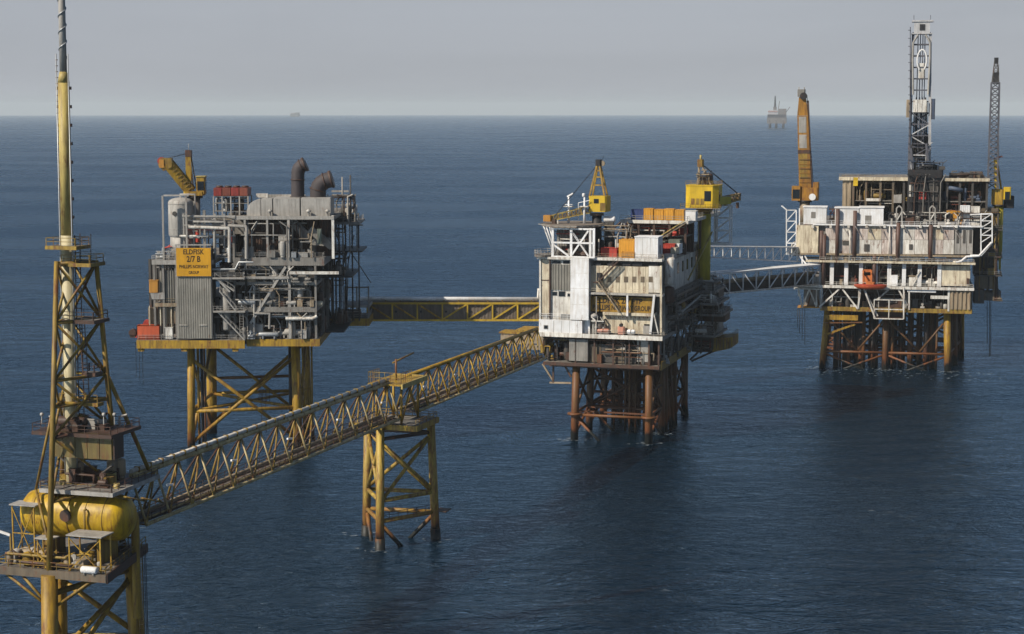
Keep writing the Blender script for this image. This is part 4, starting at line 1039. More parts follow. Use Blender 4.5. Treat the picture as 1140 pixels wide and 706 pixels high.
t.q('body', 'orange', 'bevbox', x0_, x1_, YF+.2, YF+1.8, z0_, z1_, .1); t.q('lid', 'orange', 'box', x0_-.08, x1_+.08, YF+.12, YF+1.88, z1_, z1_+.12); t.q('bracket', 'grey_light', 'prism_y', [(x0_+.2, z0_), (x0_+.6, z0_-1.6), (x1_+1.5, z0_-1.6), (x1_+1.5, z0_)], YF+.3, YF+1.7)
# crane: pedestal, house, cab, mast with stays, folded box boom
cb = LF.onY(217, 218, 8); zb_ = cb.z
ck = T(LF, 'pedestal_crane', 'yellow crane with its stubby boom leaning over the white tank', 'crane', (cb.x, 8, up_l))
ck.q('pedestal', 'grey', 'tube', (cb.x, 8, up_l), (cb.x, 8, zb_-.6), 1.3, 16)
ck.q('slew_ring', 'black_steel', 'tube', (cb.x, 8, zb_-.6), (cb.x, 8, zb_+.1), 1.9, 20)
ck.q('turntable', 'yellow', 'bevbox', cb.x-2.5, cb.x+2.4, 6, 10, zb_+.1, zb_+1.1, .3)
pb0 = LF.onY(212.5, 213, 8); pb1 = LF.onY(187.5, 182, 6.5)
dv = (pb1-pb0).normalized()
for o_ in (-1.0, 1.0):
    m = MB().bar(pb0+Vector((0, o_, 0)), pb1+Vector((0, o_, 0)), .5, 2.6); ck.add('boom_plate', 'yellow', m)
for k in range(9): c = pb0.lerp(pb1, (k+.5)/9); ck.q('boom_rib', 'yellow_worn', 'bar', c+Vector((.9, -1.25, .75)), c+Vector((-.9, -1.25, -.75)), .18)
hd_ = LF.onY(185.5, 183, 6.4); ck.q('boom_head', 'yellow_worn', 'prism_y', [(hd_.x-1.9, hd_.z-.2), (hd_.x-.6, hd_.z-1.6), (hd_.x+1.6, hd_.z-.6), (hd_.x+1.4, hd_.z+1.5), (hd_.x-1.2, hd_.z+1.6)], 5.2, 7.4); ck.q('head_frame', 'orange', 'box', hd_.x-1.6, hd_.x-.4, 5.0, 5.197, hd_.z-.8, hd_.z+1.2)
for o_ in (-.5, .5): ck.q('sheave', 'red', 'tube', (hd_.x-1.2, 6.3+o_, hd_.z+.8), (hd_.x-1.2, 6.5+o_, hd_.z+.8), .95, 14)
mt0 = LF.onY(210.5, 213, 8); mt1 = LF.onY(210, 169, 8)
ck.q('mast', 'yellow', 'box', mt0.x-.65, mt0.x+.65, 7.4, 8.6, mt0.z, mt1.z); ck.q('mast_head', 'brown_dark', 'box', mt1.x-.75, mt1.x+.75, 7.3, 8.7, mt1.z-1.2, mt1.z+.4)
ck.q('antenna', 'grey_light', 'tube', mt1, mt1+Vector((0, 0, 2)), .08, 6)
for o_ in (-.4, .4): ck.q('stay', 'black_steel', 'tube', mt1+Vector((0, o_, -.3)), hd_+Vector((0, o_, 1.4)), .09, 6)
for k in (0, 1): ck.q('back_stay', 'yellow_worn', 'tube', mt1+Vector((.4, k-.5, -.3)), LF.onY(216, 212, 8)+Vector((.6*k, k-.5, 0)), .14, 6)
x0_, x1_, z0_, z1_ = face(LF, 218.5, 197, 228, 216, 6.2)
cabn = ck.q('cab', 'yellow', 'bevbox', x0_, x1_, 6.2, 8.8, z0_, z1_, .2)
ck.q('window', 'glass', 'box', x0_+.25, x1_-.25, 6.13, 6.197, z0_+.9, z1_-1.1, parent=cabn)
ck.q('window', 'glass', 'box', x1_+.003, x1_+.06, 6.6, 8.4, z0_+.9, z1_-1.1, parent=cabn)
ck.q('cab_roof', 'pale_yellow', 'box', x0_-.15, x1_+.15, 6.0, 9.0, z1_+.003, z1_+.22, parent=cabn)

# ================================================================== yellow bridge to the white platform
b0 = sea_point(409, 357.6, 27.2); b1 = sea_point(604, 357.6, 27.2)
GF = Frame(b0.x, b0.y, math.atan2(b1.y-b0.y, b1.x-b0.x)); GLv = (b1-b0).length
gz0 = 27.2; gz1 = GF.onY(500, 336.8, 0).z
gb = T(GF, 'footbridge', 'straight yellow box-truss bridge with brown wind panels, level between two platforms', 'bridge', (GLv/2, 2, gz0))
n = 7; xe = GLv; dx = xe/n; D_ = 4.2
for y_ in (0, D_):
    gb.q('bottom_chord', 'bridge_yellow', 'box', -1, xe+7, y_-.22, y_+.22, gz0, gz0+.5)
    gb.q('top_chord', 'bridge_yellow', 'box', -1, xe+7, y_-.22, y_+.22, gz1-.5, gz1)
for i in range(n+1):
    for y_ in (0, D_): gb.q('post', 'bridge_yellow', 'box', dx*i-.2, dx*i+.2, y_-.16, y_+.16, gz0+.5, gz1-.5)
    if i < n:
        a, b = ((dx*i+.2, gz1-.5), (dx*(i+1)-.2, gz0+.5)) if i < 3 else ((dx*i+.2, gz0+.5), (dx*(i+1)-.2, gz1-.5))
        for y_ in (0, D_): gb.q('diagonal', 'bridge_yellow' if i > 2 else 'yellow', 'bar', (a[0], y_, a[1]), (b[0], y_, b[1]), .4)  # left three bays in a duller yellow: their shade is put into the colour
        p_ = gb.q('wind_panel', 'bridge_panel', 'corrugated', dx*i+.17, dx*(i+1)-.17, .45, gz0+.2, gz1-.4, .9, .07)
        c = (dx*(i+.14), gz0+(gz1-gz0)*.5); gb.q('porthole', 'black_steel', 'tube', (c[0], .3, c[1]), (c[0], .42, c[1]), .3, 10, parent=p_)
gb.q('wind_panel', 'bridge_panel', 'corrugated', xe+.2, xe+6.8, .45, gz0+.2, gz1-.4, .9, .07)
gb.q('floor', 'deck_plate', 'box', -1, xe+7, .25, D_-.25, gz0+.05, gz0+.2)
gb.q('roof', 'bridge_brown', 'box', -1, xe+7, .25, D_-.25, gz1-.2, gz1+.05)
m = MB(); pz = gz1+.75
m.tube((-2, 1.6, pz+.12), (xe-1.4, 1.6, pz), .55, 12); gb.add('gas_pipe', 'white', m)
gb.q('gas_pipe', 'grey_light', 'tube', (-2, 3.2, pz-.1), (xe-1.4, 3.2, pz-.1), .45, 12)
for i in range(12): gb.q('pipe_support', 'yellow_worn', 'box', xe*i/12+.8, xe*i/12+1.1, 1, 3.8, gz1+.05, pz-.35)
gb.q('gas_pipe', 'white_stained', 'path', [(xe-1.5, 1.6, pz), (xe-1.2, 1.6, pz+.1), (xe-1.1, 1.6, pz+2.6), (xe+1, 1.6, pz+2.7), (xe+6, 1.6, pz+2.7)], .36, 8)
# ================================================================== white living and production platform (centre)
_p = sea_point(722, 494)
CF = Frame(_p.x, _p.y, YAW)
cp = T(CF, 'oil_platform', 'white and cream platform in the middle standing on rust-brown legs', 'oil platform', (0, 0, 0), 'production platforms')
YC = -3.0
def cx_(px, y=YC, py=330): return CF.onY(px, py, y).x
def cz_(py, y=YC, px=670): return CF.onY(px, py, y).z
XL, XR = cx_(600), cx_(737)
z_sk = cz_(373)               # main skirt deck
z_bt = cz_(408)               # underside
DEP = 60.0
CDARK = ('grey_dark', 'brown_dark', 'grey', 'rust_dark', 'tan', 'grey_dark')
# ---- jacket: two rows of four legs
legs = {}
for r_, lx_ in ((0, CF.onZ(638, 490).x), (1, 0.0)):
    for k in range(4):
        p0 = Vector((lx_*1.0, 15.0*k, -4)); top = Vector((lx_*.97, 15.0*k, z_bt)); legs[r_, k] = (p0, top)
        cp.q('leg', 'rust_jacket' if k == 0 else 'rust_dim', 'tube', p0, top, 1.0 if k == 0 else .95, 16)
def lg(r_, k, z): a, b = legs[r_, k]; return a.lerp(b, (z-a.z)/(b.z-a.z))
for k in range(4):
    mt = 'rust_jacket' if k == 0 else 'dark_jacket'
    cp.q('brace', mt, 'tube', lg(0, k, 6.5), lg(1, k, 6.5), .38, 10)
    if k: cp.q('brace', mt, 'tube', lg(0, k, 17), lg(1, k, 6.5), .36, 8); cp.q('brace', mt, 'tube', lg(1, k, 17), lg(0, k, 6.5), .36, 8)
    cp.q('brace', mt, 'tube', lg(0, k, 6), lg(1, k, -3)*.5+lg(0, k, -3)*.5, .36, 8)
    if k < 3:
        for r_ in (0, 1):
            cp.q('brace', 'dark_jacket', 'tube', lg(r_, k, 7), lg(r_, k+1, 7), .36, 8)
            cp.q('brace', 'dark_jacket', 'tube', lg(r_, k, 17.5), lg(r_, k+1, 7), .36, 8); cp.q('brace', 'dark_jacket', 'tube', lg(r_, k, 1), lg(r_, k+1, 7), .36, 8)
            cp.q('brace', 'dark_jacket', 'tube', lg(r_, k, 13), lg(r_, k+1, 13), .3, 8)
for k, r_ in enumerate((0, 1)):
    c = lg(r_, 0, 6.8); m = MB().lathe((c.x, c.y, c.z-.3), [(1.2, 0), (2.0, .05), (2.0, .5), (1.2, .55)], 14); cp.add('walkway_collar', 'rust_jacket', m)
rr = random.Random(3)
for k in range(32):
    x = rr.uniform(legs[0, 0][0].x+2.5, -2.5); y = rr.uniform(6, 44)
    cp.q('conductor', rr.choice(('dark_jacket', 'dark_jacket', 'rust_dim')), 'tube', (x, y, -4), (x, y, z_bt), rr.uniform(.28, .45), 8)
for k in range(7):
    y = rr.uniform(12, 44); cp.q('conductor', 'rust_dim', 'tube', (rr.uniform(.5, 2.2), y, -4), (rr.uniform(-1, 1), y, z_bt), rr.uniform(.3, .5), 8)
for k in range(3):
    for r_ in (0, 1): cp.q('brace', 'rust_dim', 'tube', lg(r_, k+1, 17.5), lg(r_, k, 7), .34, 8); cp.q('brace', 'dark_jacket', 'tube', lg(r_, k+1, 0), lg(r_, k, 7), .36, 8)
m = MB()
for k in range(6): y = 6+7*k; m.box(legs[0, 0][0].x, 0, y, y+.4, 6.2, 6.6)
cp.add('walkway_beam', 'dark_jacket', m, kind='stuff')
for z in (9.5, 13.0): cp.q('conductor_frame', 'dark_jacket', 'box', legs[0, 0][0].x, 0, 18, 18.5, z, z+.6)
# ---- decks
bt = cp.q('bottom_deck', 'deck_plate', 'box', XL+1, XR-.6, YC+.8, DEP-4, z_bt, z_bt+.5)
cp.q('edge_girder', 'brown_dark', 'box', XL+1, XR-.6, YC+.4, YC+.797, z_bt-.3, z_bt+.5, parent=bt)
cp.q('edge_girder', 'yellow_worn', 'box', XR-.597, XR-.2, YC+1.5, 36, z_bt-.6, z_bt+1.5, parent=bt)
for k in range(6): y = 2+9*k; cp.q('floor_girder', 'brown_dark', 'box', XL+1.4, XR-.9, y, y+.8, z_bt-1.3, z_bt-.003)
sk = cp.q('skirt_deck', 'deck_plate', 'box', XL, XR, YC, DEP, z_sk-.6, z_sk)
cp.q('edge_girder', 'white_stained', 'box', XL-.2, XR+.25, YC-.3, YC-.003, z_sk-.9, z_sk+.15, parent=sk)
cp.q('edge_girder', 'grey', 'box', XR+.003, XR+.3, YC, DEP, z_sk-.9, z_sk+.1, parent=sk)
m = MB().rail([(cx_(652), YC+.1, z_sk), (XR-.1, YC+.1, z_sk), (XR-.1, DEP, z_sk)]); cp.add('handrail', 'grey_light', m, sk)
# under the skirt: dark machinery bay with grey houses
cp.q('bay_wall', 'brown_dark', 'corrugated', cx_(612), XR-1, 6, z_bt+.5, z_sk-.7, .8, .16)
cp.fb('pump_house', 'grey', 633.5, 377.8, 654.5, 402, YC+.9, 6, b=.1)
cp.fb('pump_house', 'grey_light', 709, 379, 722, 403, YC+1.6, 5, b=.1)
x0, x1, z0, z1 = face(CF, 656, 384, 708, 404, YC+2)
for k in range(4): w = (x1-x0)/4; cp.q('equipment_panel', 'grey_dark' if k % 2 else 'tan_dark', 'box', x0+w*k+.05, x0+w*(k+1)-.05, YC+2+.1*(k % 2), YC+2.6, z0, z1)
cp.fb('small_hatch', 'grey_light', 691, 386.5, 697, 391, YC+1.8, .18)
for px in (640, 661, 682, 700, 722, 733): x = cx_(px); cp.q('hanger', 'brown_dark', 'box', x-.2, x+.2, YC+.9, YC+1.3, z_bt+.5, z_sk-.6)
clutter(cp, cx_(606), cx_(633), YC+1, 5, z_bt+1, z_sk-1, 16, 101, ('yellow_worn', 'brown_dark', 'grey_dark', 'rust_dark'))
clutter(cp, cx_(655), cx_(735), YC+.8, 2, z_bt+.5, z_sk-1, 24, 102, CDARK)
clutter(cp, XR-2.5, XR-.5, 2, 50, z_bt+.5, z_sk-1, 40, 103, ('grey_dark', 'grey_dark', 'brown_dark', 'grey', 'galvanised'))
for k in range(5): cp.q('side_brace', 'grey_dark', 'bar', (XR-.4, 2+9*k, z_bt+.5), (XR-.4, 10+9*k, z_sk-.7), .4); cp.q('side_post', 'grey', 'bar', (XR-.4, 2+9*k, z_bt+.5), (XR-.4, 2+9*k, z_sk-.7), .35)
# ---- accommodation block on the left
zr = cz_(288)
blk = cp.q('cabin_block', 'white', 'box', XL+.05, cx_(655), YC+1.6, 26, z_sk, zr-.4)
lowb = cp.fb('cabin_wall', 'white', 600, 356.5, 648, 372, YC+.05, 1.5)
cp.fb('window', 'glass', 605.7, 362.5, 609.6, 366, YC-.06, .1, parent=lowb)
cp.fb('window_frame', 'grey_light', 605.1, 361.9, 610.2, 366.6, YC-.02, .06, parent=lowb)
for k, px in enumerate((616, 625, 634, 643)): cp.fb('wall_seam', 'grey_light', px, 357, px+.4, 371.5, YC+.02, .02, parent=lowb)
tw = cp.fb('stair_tower', 'white', 635, 287.5, 655.3, 356.3, YC-.1, 6)
for py in (304, 321, 339): cp.fb('wall_seam', 'white_stained', 635.2, py, 655, py+.35, YC-.125, .02, parent=tw)
cw = cp.fb('cabin_wall', 'cream', 600.3, 289, 612, 356, YC+.6, .9)
cp.fb('corner_post', 'white_stained', 600.2, 288, 602.2, 356, YC+.3, .25, parent=cw)
cp.fb('drain_pipe', 'brown_dark', 611.2, 289, 612.6, 354, YC+.35, .3, parent=cw)
cp.fb('wall_band', 'brown_dark', 600.5, 311.5, 611, 312.6, YC+.53, .06, parent=cw)
x0, x1, z0, z1 = face(CF, 612.8, 294.5, 634.8, 323, YC+.8)
cw2 = cp.fb('cabin_wall', 'white_stained', 612.8, 289, 634.8, 356, YC+1.0, .55)
cp.q('roller_shutter', 'grey_shutter', 'corrugated', x0, x1, YC+.85, z0, z1, .7, .16, .14, parent=cw2)
for a in ((615, 290.4, 624, 293.6), (627, 290.4, 634, 293.6), (615, 325, 620, 329), (622, 324.5, 629, 330), (632, 327, 634.5, 330)):
    f = cp.fb('window_frame', 'grey_light', a[0]-.5, a[1]-.4, a[2]+.5, a[3]+.4, YC+.93, .06, parent=cw2); cp.fb('window', 'glass', a[0], a[1], a[2], a[3], YC+.9, .08, parent=cw2)
for a in ((604, 350, 612, 354), (624, 350, 636, 354.5), (640, 351, 646, 355)): cp.fb('roof_unit', 'grey_light', a[0], a[1], a[2], a[3]+2, YC+.4, 1.0, b=.1)
m = MB().rail([(XL+.1, YC+.2, cz_(356.4)), (cx_(648), YC+.2, cz_(356.4))]); cp.add('handrail', 'white', m)
rfd = cp.q('cabin_roof', 'deck_plate', 'box', XL-.4, cx_(656), YC+.2, 27, zr-.397, zr)
cp.q('edge_girder', 'white_stained', 'box', XL-.6, cx_(635), YC, YC+.197, zr-.5, zr+.1, parent=rfd)
# rounded lower landing at the corner
m = MB(); c = CF.onY(606, 286, YC+2); pts = [(c.x+2.4*math.cos(R(a))-.3, YC+3.2+4.4*math.sin(R(a))) for a in range(0, 360, 20)]
m.prism(pts, zr+.05, zr+.5); cp.add('round_landing', 'deck_plate', m)
m = MB().rail([(x, y, zr+.5) for x, y in pts]); cp.add('handrail', 'white_stained', m)
# open steel storey and helideck
zh = cz_(252)
for px in (614.3, 634.8, 656, 660): x = cx_(px); cp.q('storey_column', 'white', 'box', x-.3, x+.3, YC+.6, YC+1.2, zr, zh-.6); cp.q('storey_column', 'white_stained', 'box', x-.3, x+.3, 13, 13.6, zr, zh-.6)
for py in (270.5, 255, 286.2): cp.fb('storey_beam', 'white', 613.5, py-.9, 661, py+.9, YC+.55, .6)
for (a0, b0, a1, b1) in ((636, 257, 655, 285), (655, 257, 636, 285), (636, 257, 646, 271), (616, 272, 633, 285)): cp.bar('cross_brace', 'white', a0, b0, a1, b1, YC+.9, .42)
cp.q('storey_wall', 'grey', 'corrugated', cx_(614), cx_(656), YC+5, zr, zh-.7, .7, .15)
clutter(cp, cx_(615), cx_(655), YC+1.6, YC+4, zr, zh-1.2, 22, 104, ('grey_dark', 'brown_dark', 'white_stained', 'grey', 'red', 'tan'))
hx, hy = cx_(628), 6.5; HR = 10.2
hel = T(CF, 'helideck', 'thin weathered helicopter deck on raking props at the white platform\'s corner', 'helideck', (hx, hy, zh-.6))
pts = [(hx+HR*.80*math.cos(R(a)), hy+HR*math.sin(R(a))) for a in [22.5+45*k for k in range(8)]]
pl = hel.q('plate', 'heli_brown', 'prism', pts, zh-.6, zh)
pts2 = [(hx+(HR+1.1)*.80*math.cos(R(a)), hy+(HR+1.1)*math.sin(R(a))) for a in [22.5+45*k for k in range(8)]]
m = MB()
for i in range(8):
    a, b = Vector((*pts2[i], zh-.1)), Vector((*pts2[(i+1) % 8], zh-.1)); c, d = Vector((*pts[i], zh-.35)), Vector((*pts[(i+1) % 8], zh-.35))
    m.bar(a, b, .12)
    for f in (0, .25, .5, .75): m.bar(a.lerp(b, f), c.lerp(d, f), .09)
hel.add('safety_net', 'grey_light', m, pl)
for k, a in enumerate((140, 165, 195, 225)): hel.q('prop', 'white', 'tube', (hx+HR*.76*math.cos(R(a)), hy+HR*.93*math.sin(R(a)), zh-.6), (hx+HR*.52*math.cos(R(a)), hy+HR*.6*math.sin(R(a)), zh-7.5), .2, 8)
for px, lab in ((633, 'white mast with a pennant-like scanner beside the resting crane boom'), (650.5, 'white mast with a small dome between boom and crane cab')):
    c = CF.onY(px, 252, 6); t = T(CF, 'radio_mast', lab, 'mast', (c.x, 6, zh)); zt = CF.onY(px, 219, 6).z
    t.q('pole', 'white', 'tube', (c.x, 6, zh), (c.x, 6, zt), .34, 10, .2); t.q('platform', 'white_stained', 'box', c.x-1.1, c.x+1.1, 5, 7, zh+(zt-zh)*.62, zh+(zt-zh)*.62+.2)
    if px < 640: t.q('scanner', 'white', 'bar', (c.x-.4, 6, zt), (c.x+1.2, 5.8, zt+.9), .35); t.q('yard', 'white', 'bar', (c.x-1.2, 6, zt-2), (c.x+1, 6, zt-2), .16)
    else: t.q('dome', 'white', 'vessel', (c.x-.2, 6, zt-.1), .42, 1.0, 'z', 10); t.q('yard', 'white', 'bar', (c.x-1.6, 6, zt-1.6), (c.x+1.4, 6, zt-.9), .16); t.q('stay', 'white', 'bar', (c.x-1.6, 6, zt-1.6), (c.x-1.6, 6, zt-6), .14)
# ---- front of the process block: stained wall, catwalks, sign band
xa, xb = cx_(656), cx_(737)
blk2 = cp.q('process_block', 'grey', 'box', xa+.05, XR-.4, 2.2, DEP-6, z_sk, cz_(291, 0))
w1 = cp.fb('stained_wall', 'cream', 656, 296.5, 722, 326, -1.2, .8)
w1b = cp.fb('stained_wall', 'white_stained', 722.2, 296.5, 736.3, 326, -1.25, 1.8)
for k in range(9): px = 660+k*7.3; cp.fb('wall_seam', 'tan', px, 297, px+.45, 325.5, -1.24, .03, parent=w1)
for k in range(7):
    px = 667+k*9.2; f = cp.fb('window', 'tan_dark', px, 308, px+4.6, 314.5, -1.26, .05, parent=w1)
for (a, b) in ((661, 669), (676, 684), (692, 702), (704, 715), (723, 733)): cp.fb('clerestory', 'black_steel', a, 292, b, 296, -1.0, .6)
cp.fb('roof_slab', 'white_stained', 655.5, 287.6, 737, 290.6, -1.8, 3.8)
cw_ = cp.fb('catwalk', 'grey_light', 652, 326.6, 738, 329, YC+.5, 2.2)
m = MB().rail([(cx_(655), YC+.6, cz_(326.6)), (XR, YC+.6, cz_(326.6))]); cp.add('handrail', 'cream', m, cw_)
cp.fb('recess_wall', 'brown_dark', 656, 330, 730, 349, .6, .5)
cp.fb('ledge', 'cream', 671, 348.4, 728, 351.6, YC+1.2, 3.6)
w3 = cp.fb('lower_wall', 'cream', 671, 352, 724.5, 371.6, -.6, 1.0)
for k in range(7): px = 677+k*7; cp.fb('wall_seam', 'tan', px, 353, px+.4, 371, -.63, .03, parent=w3)
cp.fb('window', 'glass', 717, 361, 723, 362.6, -.68, .08, parent=w3)
cp.fb('door', 'grey_light', 716, 362.8, 723, 371.4, -.66, .06, parent=w3)
for k in range(10): px = 679+k*4.6; cp.fb('rust_stanchion', 'red_dim', px, 352.6, px+.7, 354.6, -.75, .15)
cp.bar('raking_column', 'white', 728.6, 328, 724, 372, YC+.5, .55)
cp.bar('raking_column', 'white_stained', 728, 350, 733, 372, YC+.5, .3)
cp.bar('front_column', 'white', 698.5, 329, 698.5, 352, YC+.6, .45); cp.bar('front_column', 'cream', 736, 296, 736, 373, YC+.6, .5)
cp.bar('front_column', 'grey', 664, 330, 664, 349, YC+1, .3)
# zig-zag stair in front of the wall
s_ = lambda px, py, y=YC+.6: CF.onY(px, py, y)
cp.q('stair', 'brown_dark', 'stair', s_(668, 312), s_(688, 291), 1.3); cp.q('stair', 'tan', 'stair', s_(667, 314), s_(690, 348), 1.3)
cp.q('stair_landing', 'brown_dark', 'box', s_(661, 313).x, s_(669, 313).x, YC+.1, YC+1.8, s_(665, 314).z-.2, s_(665, 314).z)
cp.fb('stair_box', 'black_steel', 664, 304, 669, 313, YC+.9, 1.4, b=.1)
clutter(cp, cx_(657), cx_(672), YC+.5, -.5, z_sk, cz_(353), 9, 105, ('grey_light', 'grey_dark', 'white_stained', 'brown_dark'))
cp.q('vent_cowl', 'grey_light', 'lathe', (cx_(660), YC+1.4, z_sk), [(.5, 0), (.5, 4.2), (1.1, 4.3), (1.1, 4.9), (.2, 5.3)], 12)
clutter(cp, cx_(660), cx_(726), -.6, .2, cz_(348.2), cz_(331), 8, 106, ('brown_dark', 'tan_dark', 'grey_dark'))
# the sign band
x0, x1, z0, z1 = face(CF, 657, 330.8, 727, 347.6, -1.1)
sg2 = T(CF, 'sign_board', 'long yellow two-line name band half hidden behind a stair on the white platform', 'sign', ((x0+x1)/2, -1.1, z0))
bd2 = sg2.q('board', 'sign_dull', 'box', x0, x1, -1.18, -.95, z0, z1)
lettering(sg2, 'ELDFISK 2/7 FTP', (x0+x1)/2-.6, z0+(z1-z0)*.73, -1.185, (z1-z0)*.5, 'letter_dark', bd2, (x1-x0)*.74, .03)
lettering(sg2, 'PHILLIPS NORWAY GROUP', (x0+x1)/2, z0+(z1-z0)*.26, -1.185, (z1-z0)*.46, 'letter_dark', bd2, (x1-x0)*.92, .03)
# life-raft canisters and boats on the skirt deck
for (px, lab, L) in ((672, 'faded pink life raft canister lying beside the cowl vent', 3.2), (692, 'faded pink upright life raft pack with a dark hole', 2.0), (703, 'white raft canister lying right of the pink pack', 2.2)):
    x = cx_(px, YC+1); t = T(CF, 'life_raft', lab, 'life raft', (x, YC+1.0, z_sk))
    if L == 2.0:
        t.q('case', 'raft_pink', 'bevbox', x-.9, x+.9, YC+.5, YC+1.5, z_sk+.3, z_sk+2.2, .3); t.q('hood', 'black_steel', 'tube', (x, YC+.45, z_sk+2.6), (x, YC+1.2, z_sk+2.6), .45, 12); t.q('neck', 'raft_pink', 'box', x-.3, x+.3, YC+.6, YC+1.3, z_sk+2.2, z_sk+2.9)
    else: t.q('case', 'raft_pink' if px < 680 else 'white', 'vessel', (x-L/2, YC+1.0, z_sk+.9), .62, L, 'x', 14); t.q('strap', 'brown_dark', 'tube', (x-.1, YC+1, z_sk+.9), (x+.1, YC+1, z_sk+.9), .66, 14)
    t.q('cradle', 'grey', 'box', x-L*.35, x+L*.35, YC+.6, YC+1.4, z_sk, z_sk+.4)
# ---- right side, in shade
def sd(px, py, x=None): return CF.onX(px, py, XR if x is None else x)
y776 = 46.0
zz0, zz1 = cz_(327), cz_(284)
wl_ = cp.q('side_wall', 'white_stained', 'box', XR-.38, XR+.05, 6, y776, zz0, zz1)
for k in range(6): y = 8+6*k; f = cp.q('window', 'glass', 'box', XR+.053, XR+.1, y+1, y+3, (zz0+zz1)/2-1, (zz0+zz1)/2+1.8, parent=wl_); cp.q('wall_seam', 'grey', 'box', XR+.053, XR+.09, y+4.4, y+4.55, zz0+.1, zz1-.1, parent=wl_)
cp.q('corner_tank', 'white_stained', 'vessel', (XR+.6, 3.0, zz0+2), 1.5, zz1-zz0-2.5, 'z', 18)
cp.q('corner_tank', 'brown_dark', 'vessel', (XR+.6, 3.0, zz0-2.6), 1.3, 4.4, 'z', 18)
levels = [z_sk+.05, cz_(352), cz_(338), zz0-.4]
for z in levels[1:]: deck(cp, 'side_deck', 'deck_plate', XR-.35, XR+2.2, 4, DEP-2, z, .35, 'grey_dark', 'r', .6, 'grey')
for k in range(3): clutter(cp, XR-.3, XR+1.8, 5, DEP-4, levels[k], levels[k+1]-.5, 26, 110+k, ('grey_dark', 'brown_dark', 'grey_dark', 'grey', 'yellow_worn'))
for k in range(6): y = 5+10*k; cp.q('side_post', 'grey_dark', 'box', XR+1.9, XR+2.15, y, y+.3, z_sk, zz0)
cp.q('pipe', 'grey_light', 'path', [(XR+2.4, 6, cz_(352)), (XR+2.4, 30, cz_(345)), (XR+2.4, 48, cz_(338))], .3, 8)
# loading frames hung out at the far right
def hung(name, mat, px0, py0, px1, py1, y, d, b=.1): return cp.fb(name, mat, px0, py0, px1, py1, y, d, b=b)
hung('hung_module', 'brown_dark', 776, 343.5, 807, 358, 42, 8); hung('hung_module', 'grey_light', 784, 358.2, 801, 375, 43, 6); x0, x1, z0, z1 = face(CF, 793, 375, 815.5, 390, 40)
cp.q('hung_module', 'yellow_worn', 'prism_y', [(x0, z0-.6), (x1-1.5, z0+.3), (x1, z0+1.0), (x1, z1), (x0, z1-.5)], 40, 49)
for k in range(6): x = x0+(x1-x0)*(k+.3)/6; cp.q('module_rib', 'tan_dark', 'box', x-.1, x+.1, 39.85, 39.997, z0+.4, z1-.7)
m = MB().rail([(x0, 40.1, z1-.3), (x1-.1, 40.1, z1), (x1-.1, 49, z1)]); cp.add('handrail', 'yellow_worn', m)
hung('hung_module', 'grey_dark', 770, 375.2, 793, 392, 42, 8); hung('hung_module', 'grey_dark', 774, 322, 800, 343.3, 43, 8)
cp.bar('hung_strut', 'brown_dark', 770, 402, 797, 390, 41, .5)
x0, x1, z0, z1 = face(CF, 776, 343.5, 807, 358, 42)
m = MB().rail([(x0, 42.1, z1), (x1-.1, 42.1, z1), (x1-.1, 50, z1)]); cp.add('handrail', 'grey', m)
clutter(cp, x0, x1-1.5, 42.4, 46, z1, z1+3, 10, 118, ('brown_dark', 'red_dim', 'grey_dark', 'grey'))
x0, x1, z0, z1 = face(CF, 774, 375, 793, 389, 42); clutter(cp, x0, x1, 40, 41.6, z0-.5, z0+3, 10, 119, ('brown_dark', 'grey_dark', 'grey_light', 'red_dim'))
for zl_, ex, y0_ in ((cz_(352), 7.0, 34), (cz_(338), 6.0, 36), (cz_(366), 8.0, 36), (cz_(390), 6.5, 34)):
    deck(cp, 'outer_deck', 'deck_plate', XR+.3, XR+ex, y0_, 52, zl_, .35, 'grey', 'fr', .5, 'grey_light'); clutter(cp, XR+.4, XR+ex-.6, y0_+.3, y0_+5, zl_, zl_+3.2, 18, 150+int(ex*10), ('grey_light', 'grey', 'white_stained', 'tan', 'tan_dark', 'brown_dark'), .8)
for y_ in (36, 50):
    for ex in (2.5, 5.5): cp.q('outer_post', 'grey_dark', 'box', XR+ex-.2, XR+ex+.2, y_, y_+.4, z_bt, zz0-.4)
cp.q('outer_brace', 'brown_dark', 'bar', (XR-.5, 36, z_bt-3), (XR+6, 36, cz_(392)), .5); cp.q('outer_brace', 'brown_dark', 'bar', (XR-.5, 50, z_bt-3), (XR+6, 50, cz_(392)), .5)
hung('crane_seat', 'grey_light', 773, 312, 796, 316, 40, 9)
# ---- top: roof deck with cargo, pipe deck above it
ztop_c = zr
td = deck(cp, 'top_deck', 'deck_plate', xa+.05, XR+.1, 2, DEP, ztop_c, .5, 'grey', '', .8)
YP = 15.0
zp_ = CF.onY(730, 245.5, YP).z
px0_, px1_ = CF.onY(691, 245, YP).x, XR+2.6
pd_ = deck(cp, 'pipe_deck', 'deck_plate', px0_, px1_, YP, DEP, zp_, .5, 'white_stained', 'fr', .8, 'grey_light')
for i in range(5):
    x = px0_+.6+(px1_-px0_-1.2)*i/4
    for y in (YP+.4, YP+20, DEP-1): cp.q('deck_post', 'brown_dark', 'box', x-.3, x+.3, y-.3, y+.3, ztop_c, zp_-.5)
cp.q('inner_wall', 'brown_dark', 'corrugated', px0_, px1_, YP+9, ztop_c, zp_-.6, .9, .2)
zmid = (ztop_c*.45+zp_*.55)
cp.q('mid_deck', 'deck_plate', 'box', px0_, px1_-.5, YP+.5, YP+8.9, zmid-.3, zmid)
clutter(cp, px0_, px1_-1, YP+.6, YP+6, zmid, zp_-.7, 34, 120, ('brown_dark', 'red', 'tan', 'grey_light', 'yellow_worn', 'red_dim', 'white_stained'))
